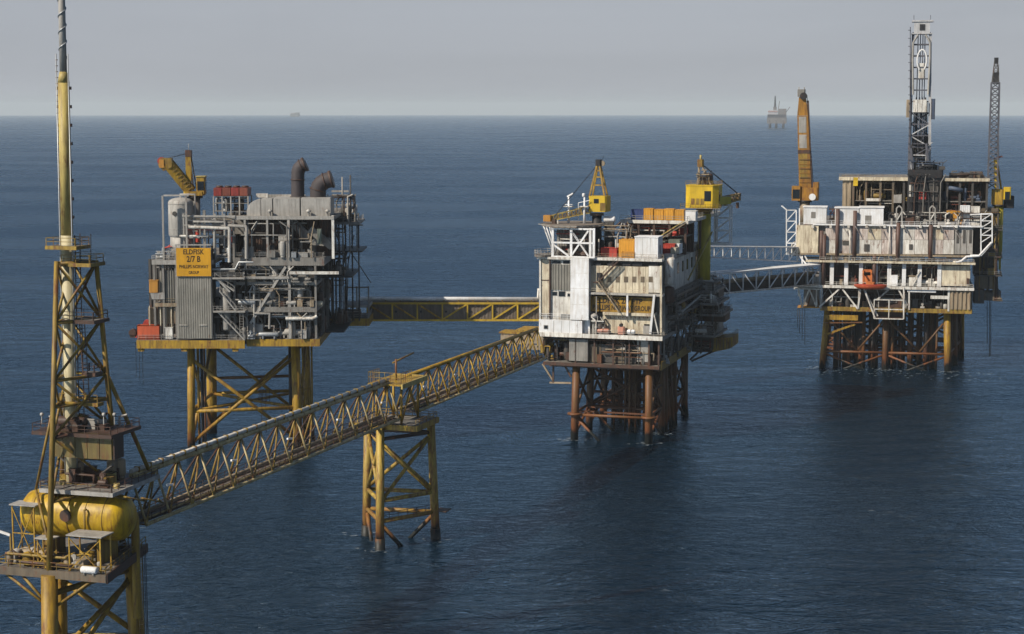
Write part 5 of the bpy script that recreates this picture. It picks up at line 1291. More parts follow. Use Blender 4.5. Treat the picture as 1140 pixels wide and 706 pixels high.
clutter(cp, px0_, px1_-1, YP-2, YP+4, ztop_c, zmid-.5, 26, 121, ('brown_dark', 'grey_dark', 'tan', 'deck_green', 'grey_light'))
clutter(cp, cx_(658), cx_(692), 4, 12, ztop_c, zp_, 34, 122, ('grey_dark', 'brown_dark', 'black_steel', 'grey_light', 'tan'))
c0 = CF.onY(736, 265, YP-1); c1 = CF.onY(763, 248, YP-1); cp.q('inclined_conveyor', 'tan', 'bar', c0, c1, .9, .5); cp.q('inclined_conveyor', 'pale_yellow', 'bar', c0+Vector((0, -.7, .6)), c1+Vector((0, -.7, .6)), .2)
# right-hand upper houses
for a, mt, y in (((738, 283.6, 776, 291), 'grey_light', 3), ((757, 272, 768, 283), 'white', 10), ((752, 276, 757, 283), 'cream', 6), ((744, 267, 757, 276), 'deck_green', 12)):
    x0, x1, z0, z1 = face(CF, *a, y); x1 = min(x1, XR+1.6); cp.q('roof_unit', mt, 'bevbox', min(x0, x1-1.5), x1, y, y+4, max(ztop_c, z0), z1, .12)
for px in (665, 684, 721): c = CF.onY(px, 287, 1); cp.q('vent_pipe', 'white_stained', 'tube', (c.x, 2.5, ztop_c), (c.x, 2.5, ztop_c+4.5), .18, 8)
m = MB().rail([(xa, -1.6, cz_(287.6, -1.8)), (XR, -1.6, cz_(287.6, -1.8))]); cp.add('handrail', 'tan', m)
# cargo
def cargo(label, mat, px, py, y, L, H, W=2.45, z=None, **k):
    c = CF.onY(px, py, y); return container(CF, label, mat, c.x, y+W/2, ztop_c if z is None else z, L, W, H, **k)
cargo('yellow-orange upright cargo unit beside the white cabin', 'orange_bright', 697.5, 283, 1.5, 4.0, 4.6, 3)
cargo('dark red low skip on the roof below the boom crane', 'red', 678, 285, 1.2, 4.2, 2.4, open_top=True)
cargo('crimson box behind the white cabin\'s shaded side', 'red', 744.5, 283, 8, 3.0, 3.2)
cargo('small yellow-orange crate under the upright cargo unit', 'orange', 699, 289, -1.0, 3.4, 1.7, 1.6, z=cz_(287.6, -1.8))
x0, x1, z0, z1 = face(CF, 706.6, 264.5, 732.5, 287.6, -.8)
t = T(CF, 'white_cabin', 'plain white box cabin standing at the front edge of the roof', 'cabin', ((x0+x1)/2, 1, cz_(287.6, -1.8)))
bb = t.q('body', 'white', 'box', x0, x1, -.8, 4.6, cz_(287.6, -1.8)+.15, z1); t.q('roof', 'white', 'box', x0-.12, x1+.12, -.92, 4.72, z1+.003, z1+.2)
for f in (.33, .66): t.q('wall_seam', 'grey_light', 'box', x0+(x1-x0)*f, x0+(x1-x0)*f+.07, -.83, -.803, z0+.6, z1-.1, parent=bb)
t.q('skid', 'grey_dark', 'box', x0+.2, x1-.2, -.6, 4.4, cz_(287.6, -1.8), cz_(287.6, -1.8)+.15)
t.q('side_door', 'grey', 'box', x1+.003, x1+.06, 1.2, 2.2, z0+1, z0+3.2, parent=bb)
zc = zp_
bx = CF.onY(710, 240, YP+2); container(CF, 'dark blue container at the left end of the row on the pipe deck', 'blue', bx.x, YP+2.4, zc, 3.3, 2.4, 2.7)
nm = ('first', 'second', 'third', 'fourth')
for k in range(4):
    bx = CF.onY(722.5+k*11.4, 240, YP+2); container(CF, '%s yellow container from the blue one on the pipe deck' % nm[k], 'orange_bright', bx.x, YP+2.4+.2*(k % 2), zc, 2.5, 2.4, 3.0-.2*(k % 2), group='yellow containers in a row on the pipe deck')
bx = CF.onY(768, 240, YP+2); x = bx.x
t = T(CF, 'tool_cabin', 'small white tool cabin below the big yellow crane cab', 'cabin', (x, YP+3, zc)); t.q('body', 'white', 'bevbox', x-1.6, x+1.6, YP+1.8, YP+4.2, zc, zc+2.4, .1); t.q('roof', 'white_stained', 'box', x-1.7, x+1.7, YP+1.7, YP+4.3, zc+2.403, zc+2.55)
t = T(CF, 'oil_tank', 'short white cylinder tank beside the boom crane\'s dark base', 'tank', (CF.onY(676, 246, 9).x, 9, ztop_c))
c = CF.onY(672, 244, 9); t.q('shell', 'white', 'vessel', (c.x, 9, c.z), .8, 3.2, 'x', 14); t.q('stand', 'grey_dark', 'box', c.x+.5, c.x+2.7, 8.5, 9.5, ztop_c, c.z-.5)
# ---- boom crane: A-frame, yellow machinery cab, boom lying to the left over the helideck
yk = 9.0
c = CF.onY(664.5, 240, yk)
k1 = T(CF, 'pedestal_crane', 'yellow A-frame crane with its boom laid down over the helideck', 'crane', (c.x, yk, ztop_c))
k1.q('pedestal', 'black_steel', 'tube', (c.x, yk, ztop_c), (c.x, yk, c.z), 1.25, 16); k1.q('slew_ring', 'grey_dark', 'tube', (c.x, yk, c.z), (c.x, yk, c.z+.6), 1.8, 18)
x0, x1, z0, z1 = face(CF, 655, 218.5, 675, 236, yk-2.4)
cab = k1.q('machinery_house', 'yellow_bright', 'bevbox', x0, x1, yk-2.4, yk+2.6, z0, z1, .4)
k1.fb('window', 'glass', 661, 221.5, 666.5, 226.5, yk-2.47, .06, parent=cab); k1.fb('vent_panel', 'yellow_worn', 668, 226, 674, 235, yk-2.46, .05, parent=cab)
apex = CF.onY(666.5, 182, yk); 
for px, yy in ((658, -1.6), (674.5, -1.6), (658, 1.6), (674.5, 1.6)): a = CF.onY(px, 219, yk); k1.q('mast_leg', 'yellow', 'bar', (a.x, yk+yy, z1), apex+Vector(((a.x-apex.x)*.12, yy*.25, 0)), .42)
for py in (206, 197, 190):
    f = (219-py)/(219-182); w = 1-f*.88; a0 = CF.onY(658, py, yk); xl_ = CF.onY(658, 219, yk).x*(1-f)+(apex.x)*f; xr_ = CF.onY(674.5, 219, yk).x*(1-f)+apex.x*f
    for yy in (-1.6*w, 1.6*w): k1.q('mast_rung', 'yellow', 'bar', (xl_, yk+yy, a0.z), (xr_, yk+yy, a0.z), .3)
k1.q('mast_head', 'black_steel', 'bevbox', apex.x-.7, apex.x+.7, yk-.8, yk+.8, apex.z-.6, apex.z+1.0, .2); k1.q('sheave', 'tan', 'tube', (apex.x+1.0, yk-.3, apex.z), (apex.x+1.0, yk+.3, apex.z), .7, 12); k1.q('antenna', 'black_steel', 'tube', apex+Vector((.9, 0, .5)), apex+Vector((1.3, 0, 2)), .07, 6)
p0 = CF.onY(657, 233, yk-1.5); p1 = CF.onY(611, 243.5, 3.2)
u = (p1-p0).normalized(); sdv = Vector((-u.y, u.x, 0)).normalized(); up = Vector((0, 0, 1))
def box_boom(t, p0, p1, w0, w1, n, mat, r=.16, mat2=None):
    """A four-chord lattice boom."""
    u = (p1-p0).normalized(); s1 = u.cross(Vector((0, 0, 1)) if abs(u.z) < .9 else Vector((0, 1, 0))).normalized(); s2 = s1.cross(u).normalized()
    def nd(i, a, b): f = i/n; w = w0+(w1-w0)*f; return p0.lerp(p1, f)+s1*(a*w/2)+s2*(b*w/2)
    for a, b in ((-1, -1), (1, -1), (1, 1), (-1, 1)): t.q('boom_chord', mat, 'bar', nd(0, a, b), nd(n, a, b), r*1.5)
    for i in range(n):
        m = MB()
        for (a, b), (c_, d) in (((-1, -1), (1, -1)), ((1, -1), (1, 1)), ((1, 1), (-1, 1)), ((-1, 1), (-1, -1))):
            m.bar(nd(i, a, b), nd(i+1, c_, d), r); m.bar(nd(i+1, a, b), nd(i+1, c_, d), r)
        t.add('boom_lacing', mat2 or mat, m)
box_boom(k1, p0, p1, 1.7, 1.2, 9, 'pale_yellow', .17, 'yellow_worn')
k1.q('boom_head', 'orange', 'bevbox', p1.x-1.3, p1.x+.8, p1.y-.9, p1.y+.9, p1.z-.7, p1.z+.9, .25); k1.q('hook_block', 'brown_dark', 'bevbox', p1.x+.9, p1.x+2.0, p1.y-.5, p1.y+.5, p1.z-1.6, p1.z-.1, .2)
k1.q('boom_rest', 'white_stained', 'bar', (p1.x+2.4, p1.y, zh), (p1.x+2.4, p1.y, p1.z-.4), .3)
for o_ in (-.3, .3): k1.q('stay', 'black_steel', 'tube', apex+Vector((0, o_, 0)), p1+Vector((1.5, o_, .6)), .05, 5)
# ---- pedestal crane on the right with an eight-sided cab
q = CF.onX(784, 300, XR+2.2); y2 = q.y
k2z0 = CF.onY(784, 312, y2).z; k2z1 = CF.onY(784, 233, y2).z; x2 = CF.onY(784, 270, y2).x
k2 = T(CF, 'pedestal_crane', 'crane with a big bright yellow cab on a thick yellow column', 'crane', (x2, y2, k2z0))
k2.q('pedestal', 'yellow_shade', 'tube', (x2, y2, k2z0), (x2, y2, k2z1-1.2), 1.75, 20); k2.q('pedestal_collar', 'yellow_worn', 'tube', (x2, y2, k2z1-1.2), (x2, y2, k2z1), 1.5, 20, 2.4)
k2.q('slew_ring', 'black_steel', 'tube', (x2, y2, k2z1), (x2, y2, k2z1+.5), 2.2, 20)
zcab = k2z1+.5; zct = CF.onY(784, 206.5, y2).z
x0, x1 = CF.onY(763.5, 220, y2-3).x, CF.onY(800, 220, y2-3).x
house = k2.q('machinery_house', 'yellow_bright', 'bevbox', x0, x1, y2-4.4, y2+3.6, zcab, zct, 1.4)
k2.q('window', 'glass', 'box', x1+.003, x1+.05, y2-2.6, y2-.6, zcab+1.8, zct-1.4, parent=house)
k2.q('window', 'glass', 'box', x1-1.4-2.2, x1-1.4-.4, y2-4.46, y2-4.403, zcab+1.9, zct-1.3, parent=house)
k2.q('roof_rim', 'yellow_bright', 'bevbox', x0-.1, x1+.1, y2-4.5, y2+3.7, zct+.003, zct+.25, 1.4, parent=house)
m = MB().rail([(x0+.2, y2-4.2, zct+.25), (x1-.2, y2-4.2, zct+.25), (x1-.2, y2+3.4, zct+.25)], 1.1, 1.4, .09); k2.add('handrail', 'yellow_worn', m)
k2.q('service_walk', 'deck_plate', 'box', x0-1.0, x1+.9, y2-5.3, y2-4.42, zcab-.1, zcab+.05); m = MB().rail([(x0-1, y2-5.2, zcab+.05), (x1+.9, y2-5.2, zcab+.05)], 1.1, 1.4, .09); k2.add('handrail', 'yellow_worn', m)
for k in range(3): k2.q('louvre', 'yellow_worn', 'box', x0+1.7+k*1.3, x0+2.7+k*1.3, y2-4.46, y2-4.403, zcab+.9, zcab+2.6, parent=house)
clutter(k2, x2-2.2, x2+1.6, y2-2, y2+2, zct+.25, zct+3.6, 12, 130, ('brown_dark', 'tan', 'grey_dark', 'black_steel'))
mh = CF.onY(780, 180, y2); 
for dx_, dy_ in ((-1.8, -1.2), (1.8, -1.2), (-1.8, 1.2), (1.8, 1.2)): k2.q('mast_leg', 'tan', 'bar', (x2+dx_, y2+dy_, zct+.25), (mh.x+dx_*.2, y2+dy_*.3, mh.z-1), .34)
for f in (.35, .65): z = zct+(mh.z-zct)*f; w = 1.8*(1-f*.8); k2.q('mast_rung', 'tan', 'bar', (x2-w, y2-1.2*(1-f*.7), z), (x2+w-.3, y2-1.2*(1-f*.7), z), .3)
k2.q('mast_head', 'yellow_worn', 'bevbox', mh.x-.8, mh.x+.8, y2-.8, y2+.8, mh.z-1.4, mh.z+.6, .25); k2.q('antenna', 'pale_yellow', 'tube', mh, mh+Vector((0, 0, 1.8)), .28, 8)
b0_ = CF.onY(803, 224, y2+1); b1_ = CF.onY(821.5, 219, y2+14)
k2.q('boom_base', 'yellow_shade', 'bar', CF.onY(797, 224, y2-1), b0_+Vector((1.5, 2, .2)), 2.2, 2.0)
box_boom(k2, b0_, b1_, 1.9, 1.4, 5, 'yellow_worn', .2)
k2.q('boom_head', 'tan', 'bevbox', b1_.x-.8, b1_.x+.8, b1_.y-.8, b1_.y+.8, b1_.z-1.1, b1_.z+1.0, .3); k2.q('hook_block', 'brown_dark', 'bevbox', b1_.x-.5, b1_.x+.3, b1_.y-.3, b1_.y+.3, b1_.z-3.2, b1_.z-1.6, .15)
for o_ in (-.4, .4): k2.q('stay', 'black_steel', 'tube', mh+Vector((0, o_, -.4)), b1_+Vector((0, o_, .8)), .1, 6)
m = MB().ladder((x2-1.2, y2-2.0, k2z0), (x2-1.2, y2-2.0, k2z1-1.5), .8); k2.add('ladder', 'yellow_worn', m)
cp.q('crane_platform', 'deck_plate', 'box', XR+.2, x2+4, y2-4, y2+5, k2z0-.5, k2z0-.003)
cp.q('crane_brace', 'pale_yellow', 'bar', CF.onX(766, 312, XR+.8), CF.onY(793, 258, y2-2.2), .32)
cp.q('column_jacket', 'yellow_shade', 'tube', (x2, y2, zz0-6), (x2, y2, k2z0-.5), 1.9, 18)
# white lattice tower by the crane
yt_ = y2+4; x0 = CF.onY(795.5, 250, yt_).x; x1 = CF.onY(812.5, 250, yt_).x; z0 = CF.onY(804, 271, yt_).z; z1 = CF.onY(804, 229, yt_).z
lt = T(CF, 'boom_rest_tower', 'white open lattice frame standing beside the big yellow crane', 'lattice frame', ((x0+x1)/2, yt_, z0))
for x in (x0, x1):
    for y in (yt_, yt_+3): lt.q('post', 'white', 'box', x-.18, x+.18, y-.18, y+.18, z0, z1)
for i in range(4):
    z = z0+(z1-z0)*i/3
    for y in (yt_, yt_+3): lt.q('girt', 'white', 'bar', (x0, y, z), (x1, y, z), .3)
    for x in (x0, x1): lt.q('girt', 'white', 'bar', (x, yt_, z), (x, yt_+3, z), .3)
    if i < 3:
        zb = z0+(z1-z0)*(i+1)/3
        for y in (yt_, yt_+3): lt.q('diagonal', 'white', 'bar', (x0, y, z), (x1, y, zb), .26)
cp.q('tower_bracket', 'white', 'box', XR, x1+.3, yt_-.2, yt_+3.2, z0-.5, z0-.003)
# bridge landing on the left under the cabin block
lx0, lx1, lz0, lz1 = face(CF, 582, 370, 604, 394, YC+1)
lb = cp.q('bridge_landing', 'tan', 'bevbox', lx0, XL+1.2, YC+1.5, YC+9, lz0+1, lz1, .3)
lbx = cp.q('bridge_landing', 'yellow', 'box', lx0-2, XL+.5, YC+1.2, YC+9.2, lz1+.003, lz1+.5)
lx2, lx3, lz2, lz3 = face(CF, 557, 371.5, 581.5, 383, YC+4)
cp.q('bridge_landing', 'tan', 'bevbox', lx2, lx0-.05, YC+4, YC+9, lz2, lz3, .3); cp.q('landing_rail', 'yellow', 'box', lx2-.3, lx0, YC+3.7, YC+9.2, lz3+.003, lz3+.4)
for (a0, b0, a1, b1, mt) in ((597, 388, 606, 378, 'yellow'), (606, 378, 613, 398, 'yellow'), (604, 405, 616, 424, 'tan'), (616, 398, 616, 426, 'brown_dark'), (612, 426, 636, 426.5, 'tan'), (628, 406, 636, 420, 'brown_dark')): cp.bar('landing_strut', mt, a0, b0, a1, b1, YC+2.5, .42)
clutter(cp, cx_(600), cx_(612), YC+1, 6, z_bt+2.5, z_sk-1.2, 12, 140, ('yellow_worn', 'brown_dark', 'yellow', 'rust_dark'))

# ================================================================== white bridges to the drilling platform
a = sea_point(806, 327.5, 27.6); b = sea_point(908, 317.6, 27.6); d = (b-a).normalized()
a = a - d*34
HF = Frame(a.x, a.y, math.atan2(d.y, d.x)); HL = (b-a).length+2
hz0 = 27.6; pz_ = HF.I @ b; hz1 = HF.onY(860, 299.3, 0).z
wb = T(HF, 'footbridge', 'white truss bridge with a flat pale roof reaching the drilling platform', 'bridge', (HL/2, 2, hz0))
n = 13; dx = HL/n; D_ = 4.6
for y in (0, D_):
    wb.q('bottom_chord', 'white_stained', 'tube', (0, y, hz0+.25), (HL, y, hz0+.25), .3, 12); wb.q('top_chord', 'white', 'box', 0, HL, y-.22, y+.22, hz1-.42, hz1)
for i in range(n+1):
    for y in (0, D_): wb.q('post', 'white', 'tube', (dx*i, y, hz0+.42), (dx*i, y, hz1-.42), .22, 10)
    if i < n:
        for y in (0, D_):
            if i < 8: wb.q('diagonal', 'white', 'tube', (dx*i+.1, y, hz1-.5), (dx*(i+1)-.1, y, hz0+.45), .2, 10)
            else: wb.q('diagonal', 'white', 'tube', (dx*i+.1, y, hz0+.45), (dx*(i+1)-.1, y, hz1-.5), .2, 10)
        wb.q('roof_panel', 'white', 'prism_x', [(-.4, hz1+.02), (D_+.4, hz1+.02), (D_+.4, hz1+.14), (D_*.5, hz1+.45), (-.4, hz1+.14)], dx*i+.01, dx*(i+1)-.01)
wb.q('floor', 'brown_dark', 'box', 0, HL, .25, D_-.25, hz0+.1, hz0+.25)
wb.q('wind_wall', 'grey_dark', 'corrugated', 0, HL, D_-.4, hz0+.3, hz0+3.6, .9, .1); 
for yy, zz, r_ in ((1.2, 3.9, .35), (2.2, 4.0, .28), (3.0, 3.2, .4)): wb.q('pipe', 'tan' if r_ > .3 else 'grey_light', 'tube', (0, yy, hz0+zz), (HL, yy, hz0+zz), r_, 8)
# upper gangway
pA = CF.w(XR-2, DEP-1, cz_(283, -1)); g0 = sea_point(812, 284.5, 39.2); g1 = sea_point(868, 293.5, 35.0)
dd = Vector((g1.x-g0.x, g1.y-g0.y, 0)).normalized(); g0w = g0 - dd*26
UF = Frame(g0w.x, g0w.y, math.atan2(dd.y, dd.x)); ul_ = (Vector((g1.x, g1.y, 0))-Vector((g0w.x, g0w.y, 0))).length + 14
ug = T(UF, 'gangway', 'slender white upper gangway passing behind the roofed white bridge', 'bridge', (ul_/2, 1.5, 35.0))
def uz(x): f = x/ul_; return 40.6-(5.9)*f
def uh(x): return 2.8+1.9*x/ul_
n = 15
for y in (0, 3.0):
    ug.q('bottom_chord', 'white', 'bar', (0, y, uz(0)), (ul_, y, uz(ul_)), .3); ug.q('top_chord', 'white', 'bar', (0, y, uz(0)+uh(0)), (ul_, y, uz(ul_)+uh(ul_)), .34)
    for i in range(n):
        xa_, xb_ = ul_*i/n, ul_*(i+1)/n; ug.q('diagonal', 'white', 'bar', (xa_, y, uz(xa_)+.1), (xb_, y, uz(xb_)+uh(xb_)-.1), .18); ug.q('post', 'white', 'bar', (xb_, y, uz(xb_)), (xb_, y, uz(xb_)+uh(xb_)), .18)
m = MB(); m.bar((0, 1.5, uz(0)+.1), (ul_, 1.5, uz(ul_)+.1), 2.6, .15); ug.add('floor', 'grey_light', m)
m = MB(); m.bar((0, 1.5, uz(0)+uh(0)+.1), (ul_, 1.5, uz(ul_)+uh(ul_)+.1), 3.0, .12); ug.add('roof', 'white_stained', m)
# ================================================================== drilling platform (right)
_p = sea_point(1055, 413.5)
RF = Frame(_p.x, _p.y, R(-12))
rp = T(RF, 'oil_platform', 'long stained-white drilling platform with a derrick and many dark pipes on its face', 'oil platform', (0, 0, 0), 'production platforms')
YD = -4.0
def rx(px, y=YD, py=300): return RF.onY(px, py, y).x
def rz(py, y=YD, px=985): return RF.onY(px, py, y).z
AL, AR = rx(886), rx(1084)
za = rz(319)                       # main deck
zy = rz(347)                       # underside girder
DR = 46.0
# ---- jacket: three rows across, three deep
xs = [RF.onZ(914.5, 412).x, RF.onZ(985, 413).x, 0.0]
rl = {}
for i, x in enumerate(xs):
    for k in range(3):
        lean = (-1.1, 0, .6)[i]
        if i == 2 and k: wp = RF.onZ(1062+6*(k-1), 404-8*(k-1)); x = wp.x
        a = Vector((x+lean*.3, 17*k, -4)); b = Vector((x-lean*1.2, 17*k, zy)); rl[i, k] = (a, b)
        rp.q('leg', ('yellow_jacket' if i != 1 else 'rust_dim') if k == 0 else 'rust_dim', 'tube', a, b, 1.15 if i == 2 else 1.0, 14)
def rg(i, k, z): a, b = rl[i, k]; return a.lerp(b, (z-a.z)/(b.z-a.z))
for k in range(3):
    mt = 'rust_dim' if k == 0 else 'dark_jacket'
    for i in (0, 1):
        for z in (5.5,): rp.q('brace', mt, 'tube', rg(i, k, z), rg(i+1, k, z), .42, 8)
        rp.q('brace', mt, 'tube', rg(i, k, 17), rg(i+1, k, 6) if k else (rg(i, k, 6)*.45+rg(i+1, k, 6)*.55), .36, 8)
        rp.q('brace', mt, 'tube', rg(i+1, k, 17), rg(i, k, 6) if k else (rg(i, k, 6)*.45+rg(i+1, k, 6)*.55), .36, 8)
        rp.q('brace', mt, 'tube', rg(i, k, 5), rg(i+1, k, -3), .36, 8)
        rp.q('brace', mt, 'tube', rg(i+1, k, 5), rg(i, k, -3), .36, 8)
    if k < 2:
        for i in range(3): rp.q('brace', 'rust_dim', 'tube', rg(i, k, 5.5), rg(i, k+1, 5.5), .4, 8); rp.q('brace', 'rust_dim', 'tube', rg(i, k, 17), rg(i, k+1, 5.5), .36, 8)
for k, px in enumerate((1059, 1064, 1072)): c = RF.onZ(px, 407-4*k); rp.q('riser', 'yellow_jacket' if k else 'dark_jacket', 'tube', (c.x, c.y, -4), (c.x-.5, c.y, zy), .5, 10)
rr = random.Random(8)
for k in range(34):
    x = rr.uniform(xs[0]+4, -4); y = rr.uniform(5, 32); rp.q('conductor', rr.choice(('dark_jacket', 'black_jacket', 'black_jacket')), 'tube', (x, y, -4), (x, y, zy+.5), rr.uniform(.38, .6), 8)
for px in (930, 944, 958, 1030): c = RF.onY(px, 400, 3.5); rp.q('conductor', 'black_jacket', 'tube', (c.x, 3.5, -4), (c.x, 3.5, zy), .8, 10)
for k in range(16):
    x = rr.uniform(xs[0]+3, -3); y = rr.uniform(2, 8); rp.q('conductor', rr.choice(('dark_jacket', 'rust_dim', 'black_jacket')), 'tube', (x, y, -4), (x, y, zy+.5), rr.uniform(.35, .6), 8)
for z in (5.0, 9.0, 12.5): rp.q('conductor_frame', 'dark_jacket', 'box', xs[0], 0, 10, 10.6, z, z+.7)
c0, c1 = RF.onY(918, 350, YD+1), RF.onY(955, 360, YD+1)
rp.q('spider_deck', 'yellow_jacket', 'box', c0.x, c1.x, YD+1, YD+2, rz(358), rz(352.5)); rp.bar('brace', 'yellow_jacket', 918, 373, 952, 361, YD+1.5, .6)
rp.bar('spider_rail', 'rust_jacket', 918, 359.5, 960, 359, YD+1, .4)
# ---- decks
gd_ = rp.q('bottom_deck', 'deck_plate', 'box', AL+8, AR-.4, YD+1, DR, zy, zy+.5)
rp.q('edge_girder', 'yellow_worn', 'box', rx(914), AR-.2, YD+.6, YD+.997, zy-.2, rz(343), parent=gd_); rp.q('edge_girder', 'yellow_worn', 'box', AR-.397, AR, YD+1, DR, zy-.2, rz(343), parent=gd_)
ad = rp.q('main_deck', 'deck_plate', 'box', AL, AR, YD, DR, za-.5, za)
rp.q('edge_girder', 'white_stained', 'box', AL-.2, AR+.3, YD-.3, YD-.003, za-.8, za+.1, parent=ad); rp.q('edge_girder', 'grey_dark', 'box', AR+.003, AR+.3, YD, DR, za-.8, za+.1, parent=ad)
m = MB().rail([(rx(912), YD+.1, za), (AR, YD+.1, za)], r=.09); rp.add('handrail', 'white_stained', m, ad)
# below the main deck
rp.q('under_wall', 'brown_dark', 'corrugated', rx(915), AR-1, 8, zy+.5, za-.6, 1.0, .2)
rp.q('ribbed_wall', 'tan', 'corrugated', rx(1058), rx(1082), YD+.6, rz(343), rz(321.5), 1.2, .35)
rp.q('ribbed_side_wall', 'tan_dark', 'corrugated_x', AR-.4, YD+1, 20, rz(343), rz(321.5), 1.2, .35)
for (a0, b0, a1, b1) in ((912, 342, 934, 322), (938, 322, 955, 344), (955, 344, 958, 322), (962, 322, 977, 352), (990, 322, 976, 334), (1000, 322, 1010, 340), (1012, 322, 1012, 345)): rp.bar('under_brace', 'white_stained', a0, b0, a1, b1, YD+.4, .5)
for px in (915, 957, 1007, 1057): x = rx(px); rp.q('under_post', 'white_stained' if px > 960 else 'grey_light', 'box', x-.3, x+.3, YD+.4, YD+1, zy+.5, za-.5)
clutter(rp, rx(912), rx(1056), YD+1.6, 6, zy+.6, za-.9, 80, 201, ('grey_dark', 'brown_dark', 'tan_dark', 'grey', 'grey_light', 'white_stained'))
rp.fb('white_tank', 'white_stained', 1036, 329.5, 1058, 333, YD+.6, 1.2, b=.2); rp.fb('white_tank', 'white', 1010, 323, 1042, 325.5, YD+.2, .8)
# hanging cage
x0, x1, z0, z1 = face(RF, 973, 334, 1006, 355, YD-.5)
for x in (x0+4.2 if False else x0, (x0+x1)/2, x1):
    for y in (YD-.5, YD+3): rp.q('cage_post', 'white_stained', 'box', x-.16, x+.16, y-.16, y+.16, z0, z1)
for z in (z0, (z0+z1)/2, z1):
    for y in (YD-.5, YD+3): rp.q('cage_rail', 'white_stained', 'bar', (x0, y, z), (x1, y, z), .3)
rp.q('cage_floor', 'brown_dark', 'box', x0, x1, YD-.4, YD+2.9, z0+.1, z0+.25); rp.q('cage_back', 'brown_dark', 'box', x0+.3, x1-.3, YD+2.5, YD+2.7, z0+.3, z1-.2)
rp.bar('cage_brace', 'white_stained', 962, 322, 974, 354, YD-.5, .45); rp.bar('cage_post', 'white_stained', 1006, 320, 1006, 355, YD-.5, .4)
# left hanging landing
x0, x1, z0, z1 = face(RF, 887, 321, 912, 343, YD+1)
lf = rp.q('hanging_landing', 'orange', 'box', x0+.3, x1+1, YD+1, YD+6, z0, z0+.4); rp.q('hanging_landing', 'white_stained', 'box', x0-1, x1+1, YD+.8, YD+6, z1-.4, z1)
for (a0, b0, a1, b1) in ((889, 322, 893, 342), (901, 322, 893, 342), (901, 322, 909, 342), (909, 322, 909, 342), (889, 322, 889, 330)): rp.bar('landing_strut', 'white_stained', a0, b0, a1, b1, YD+1.2, .45)
for (a0, b0, a1, b1) in ((904, 323, 899, 341), (908, 323, 912, 340)): rp.bar('landing_strut', 'rust_jacket', a0, b0, a1, b1, YD+3.5, .45)
rp.q('landing_back', 'grey', 'box', x0+2, x1, YD+5.2, YD+5.5, z0+.4, z1-.5)
for px, py1 in ((888, 365), (890, 371), (893, 377), (896, 384)): c = RF.onY(px, 343, YD+1.5); rp.q('hanging_hose', 'hose', 'tube', c, RF.onY(px, py1, YD+1.5), .11, 6)
for px, py0, py1 in ((1099, 336, 383), (1101.5, 330, 397), (1103, 336, 396)): rp.q('hanging_hose', 'hose', 'tube', RF.onY(px, py0, 8), RF.onY(px, py1, 8), .13, 6)
# ---- lower storey with white posts
z283, z293 = rz(284), rz(292.5)
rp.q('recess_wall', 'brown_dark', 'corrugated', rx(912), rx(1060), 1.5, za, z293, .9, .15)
for k, px in enumerate((926, 942, 958.5, 975, 990, 1006.5, 1024, 1046)):
    x = rx(px); w = .62; rp.q('storey_post', 'white', 'box', x-w, x+w, YD+1.0, YD+2.0, za, z293-.3)
rp.fb('storey_unit', 'white', 992, 306.5, 999.5, 318.5, YD+.6, 1.4, b=.08); rp.fb('storey_unit', 'white_stained', 1012, 309, 1022, 318.5, YD+1.6, 1.4, b=.08)
rp.fb('storey_wall', 'cream', 1048, 296, 1080, 318.5, YD+1.2, 4); rp.fb('storey_unit', 'brown_dark', 1076, 310, 1079, 317, YD+.9, .4)
rp.bar('storey_brace', 'white_stained', 1014, 318, 1024, 302, YD+.8, .4)
clutter(rp, rx(914), rx(1056), YD+2, 1, za, z293-.4, 90, 202, ('grey_dark', 'brown_dark', 'cream', 'grey', 'white_stained', 'tan_dark', 'tan', 'red_dim'))
cwk = rp.fb('catwalk', 'cream', 897, 291.2, 1086, 293.4, YD-.6, 4)
m = MB().rail([(rx(912), YD-.5, rz(291.2)), (AR, YD-.5, rz(291.2))], r=.09); rp.add('handrail', 'white_stained', m, cwk)
rp.fb('catwalk', 'tan', 886, 283.2, 1090, 285.2, YD+.2, 3)
clutter(rp, rx(914), rx(1080), YD+.6, -.5, rz(291.4), rz(285), 36, 203, ('grey_dark', 'brown_dark', 'grey_light', 'white_stained', 'tan'))
m = MB().path([RF.onY(a, b, YD-.3) for a, b in ((1104, 270), (1090, 285), (1076, 286), (1070, 291), (1064, 292))], .4, 8); rp.add('pipe', 'white', m)
# ---- main wall: separate weathered panels
zt_ = rz(251)
wb_ = rp.q('module_block', 'grey', 'box', AL+.3, AR-.4, YD+2.0, DR-2, z283+.2, zt_-.3)
rp.fb('cladding_panel', 'cream', 886.5, 251, 911, 283, YD+.5, 1.4)
pans = [(919, 931), (934, 949.5), (953, 966), (966.3, 981), (981.3, 997), (1002, 1018), (1018.3, 1033), (1038.5, 1050), (1050.3, 1062)]
for k, (a, b) in enumerate(pans):
    rp.fb('cladding_panel', ('pink_white', 'white_stained', 'pink_white', 'cream')[k % 4], a, 251.5, b, 267, YD+1.1, .85); rp.fb('cladding_panel', ('white_stained', 'pink_white', 'white_stained')[k % 3], a, 267.3, b, 283, YD+1.15, .8)
for a, b in ((1063, 1069), (1069.5, 1076), (1076.5, 1083)): rp.fb('louvre_panel', 'grey_light', a, 253, b, 283, YD+1.0, .9)
for px in (1065, 1072, 1079): rp.fb('dark_vent', 'grey_dark', px, 256, px+3, 271, YD+.93, .06)
for (a0, b0, a1, b1) in ((938, 268, 945, 273), (962, 272, 968, 280), (1012, 272, 1016, 278)): rp.fb('dark_vent', 'grey_dark', a0, b0, a1, b1, YD+1.0, .1)
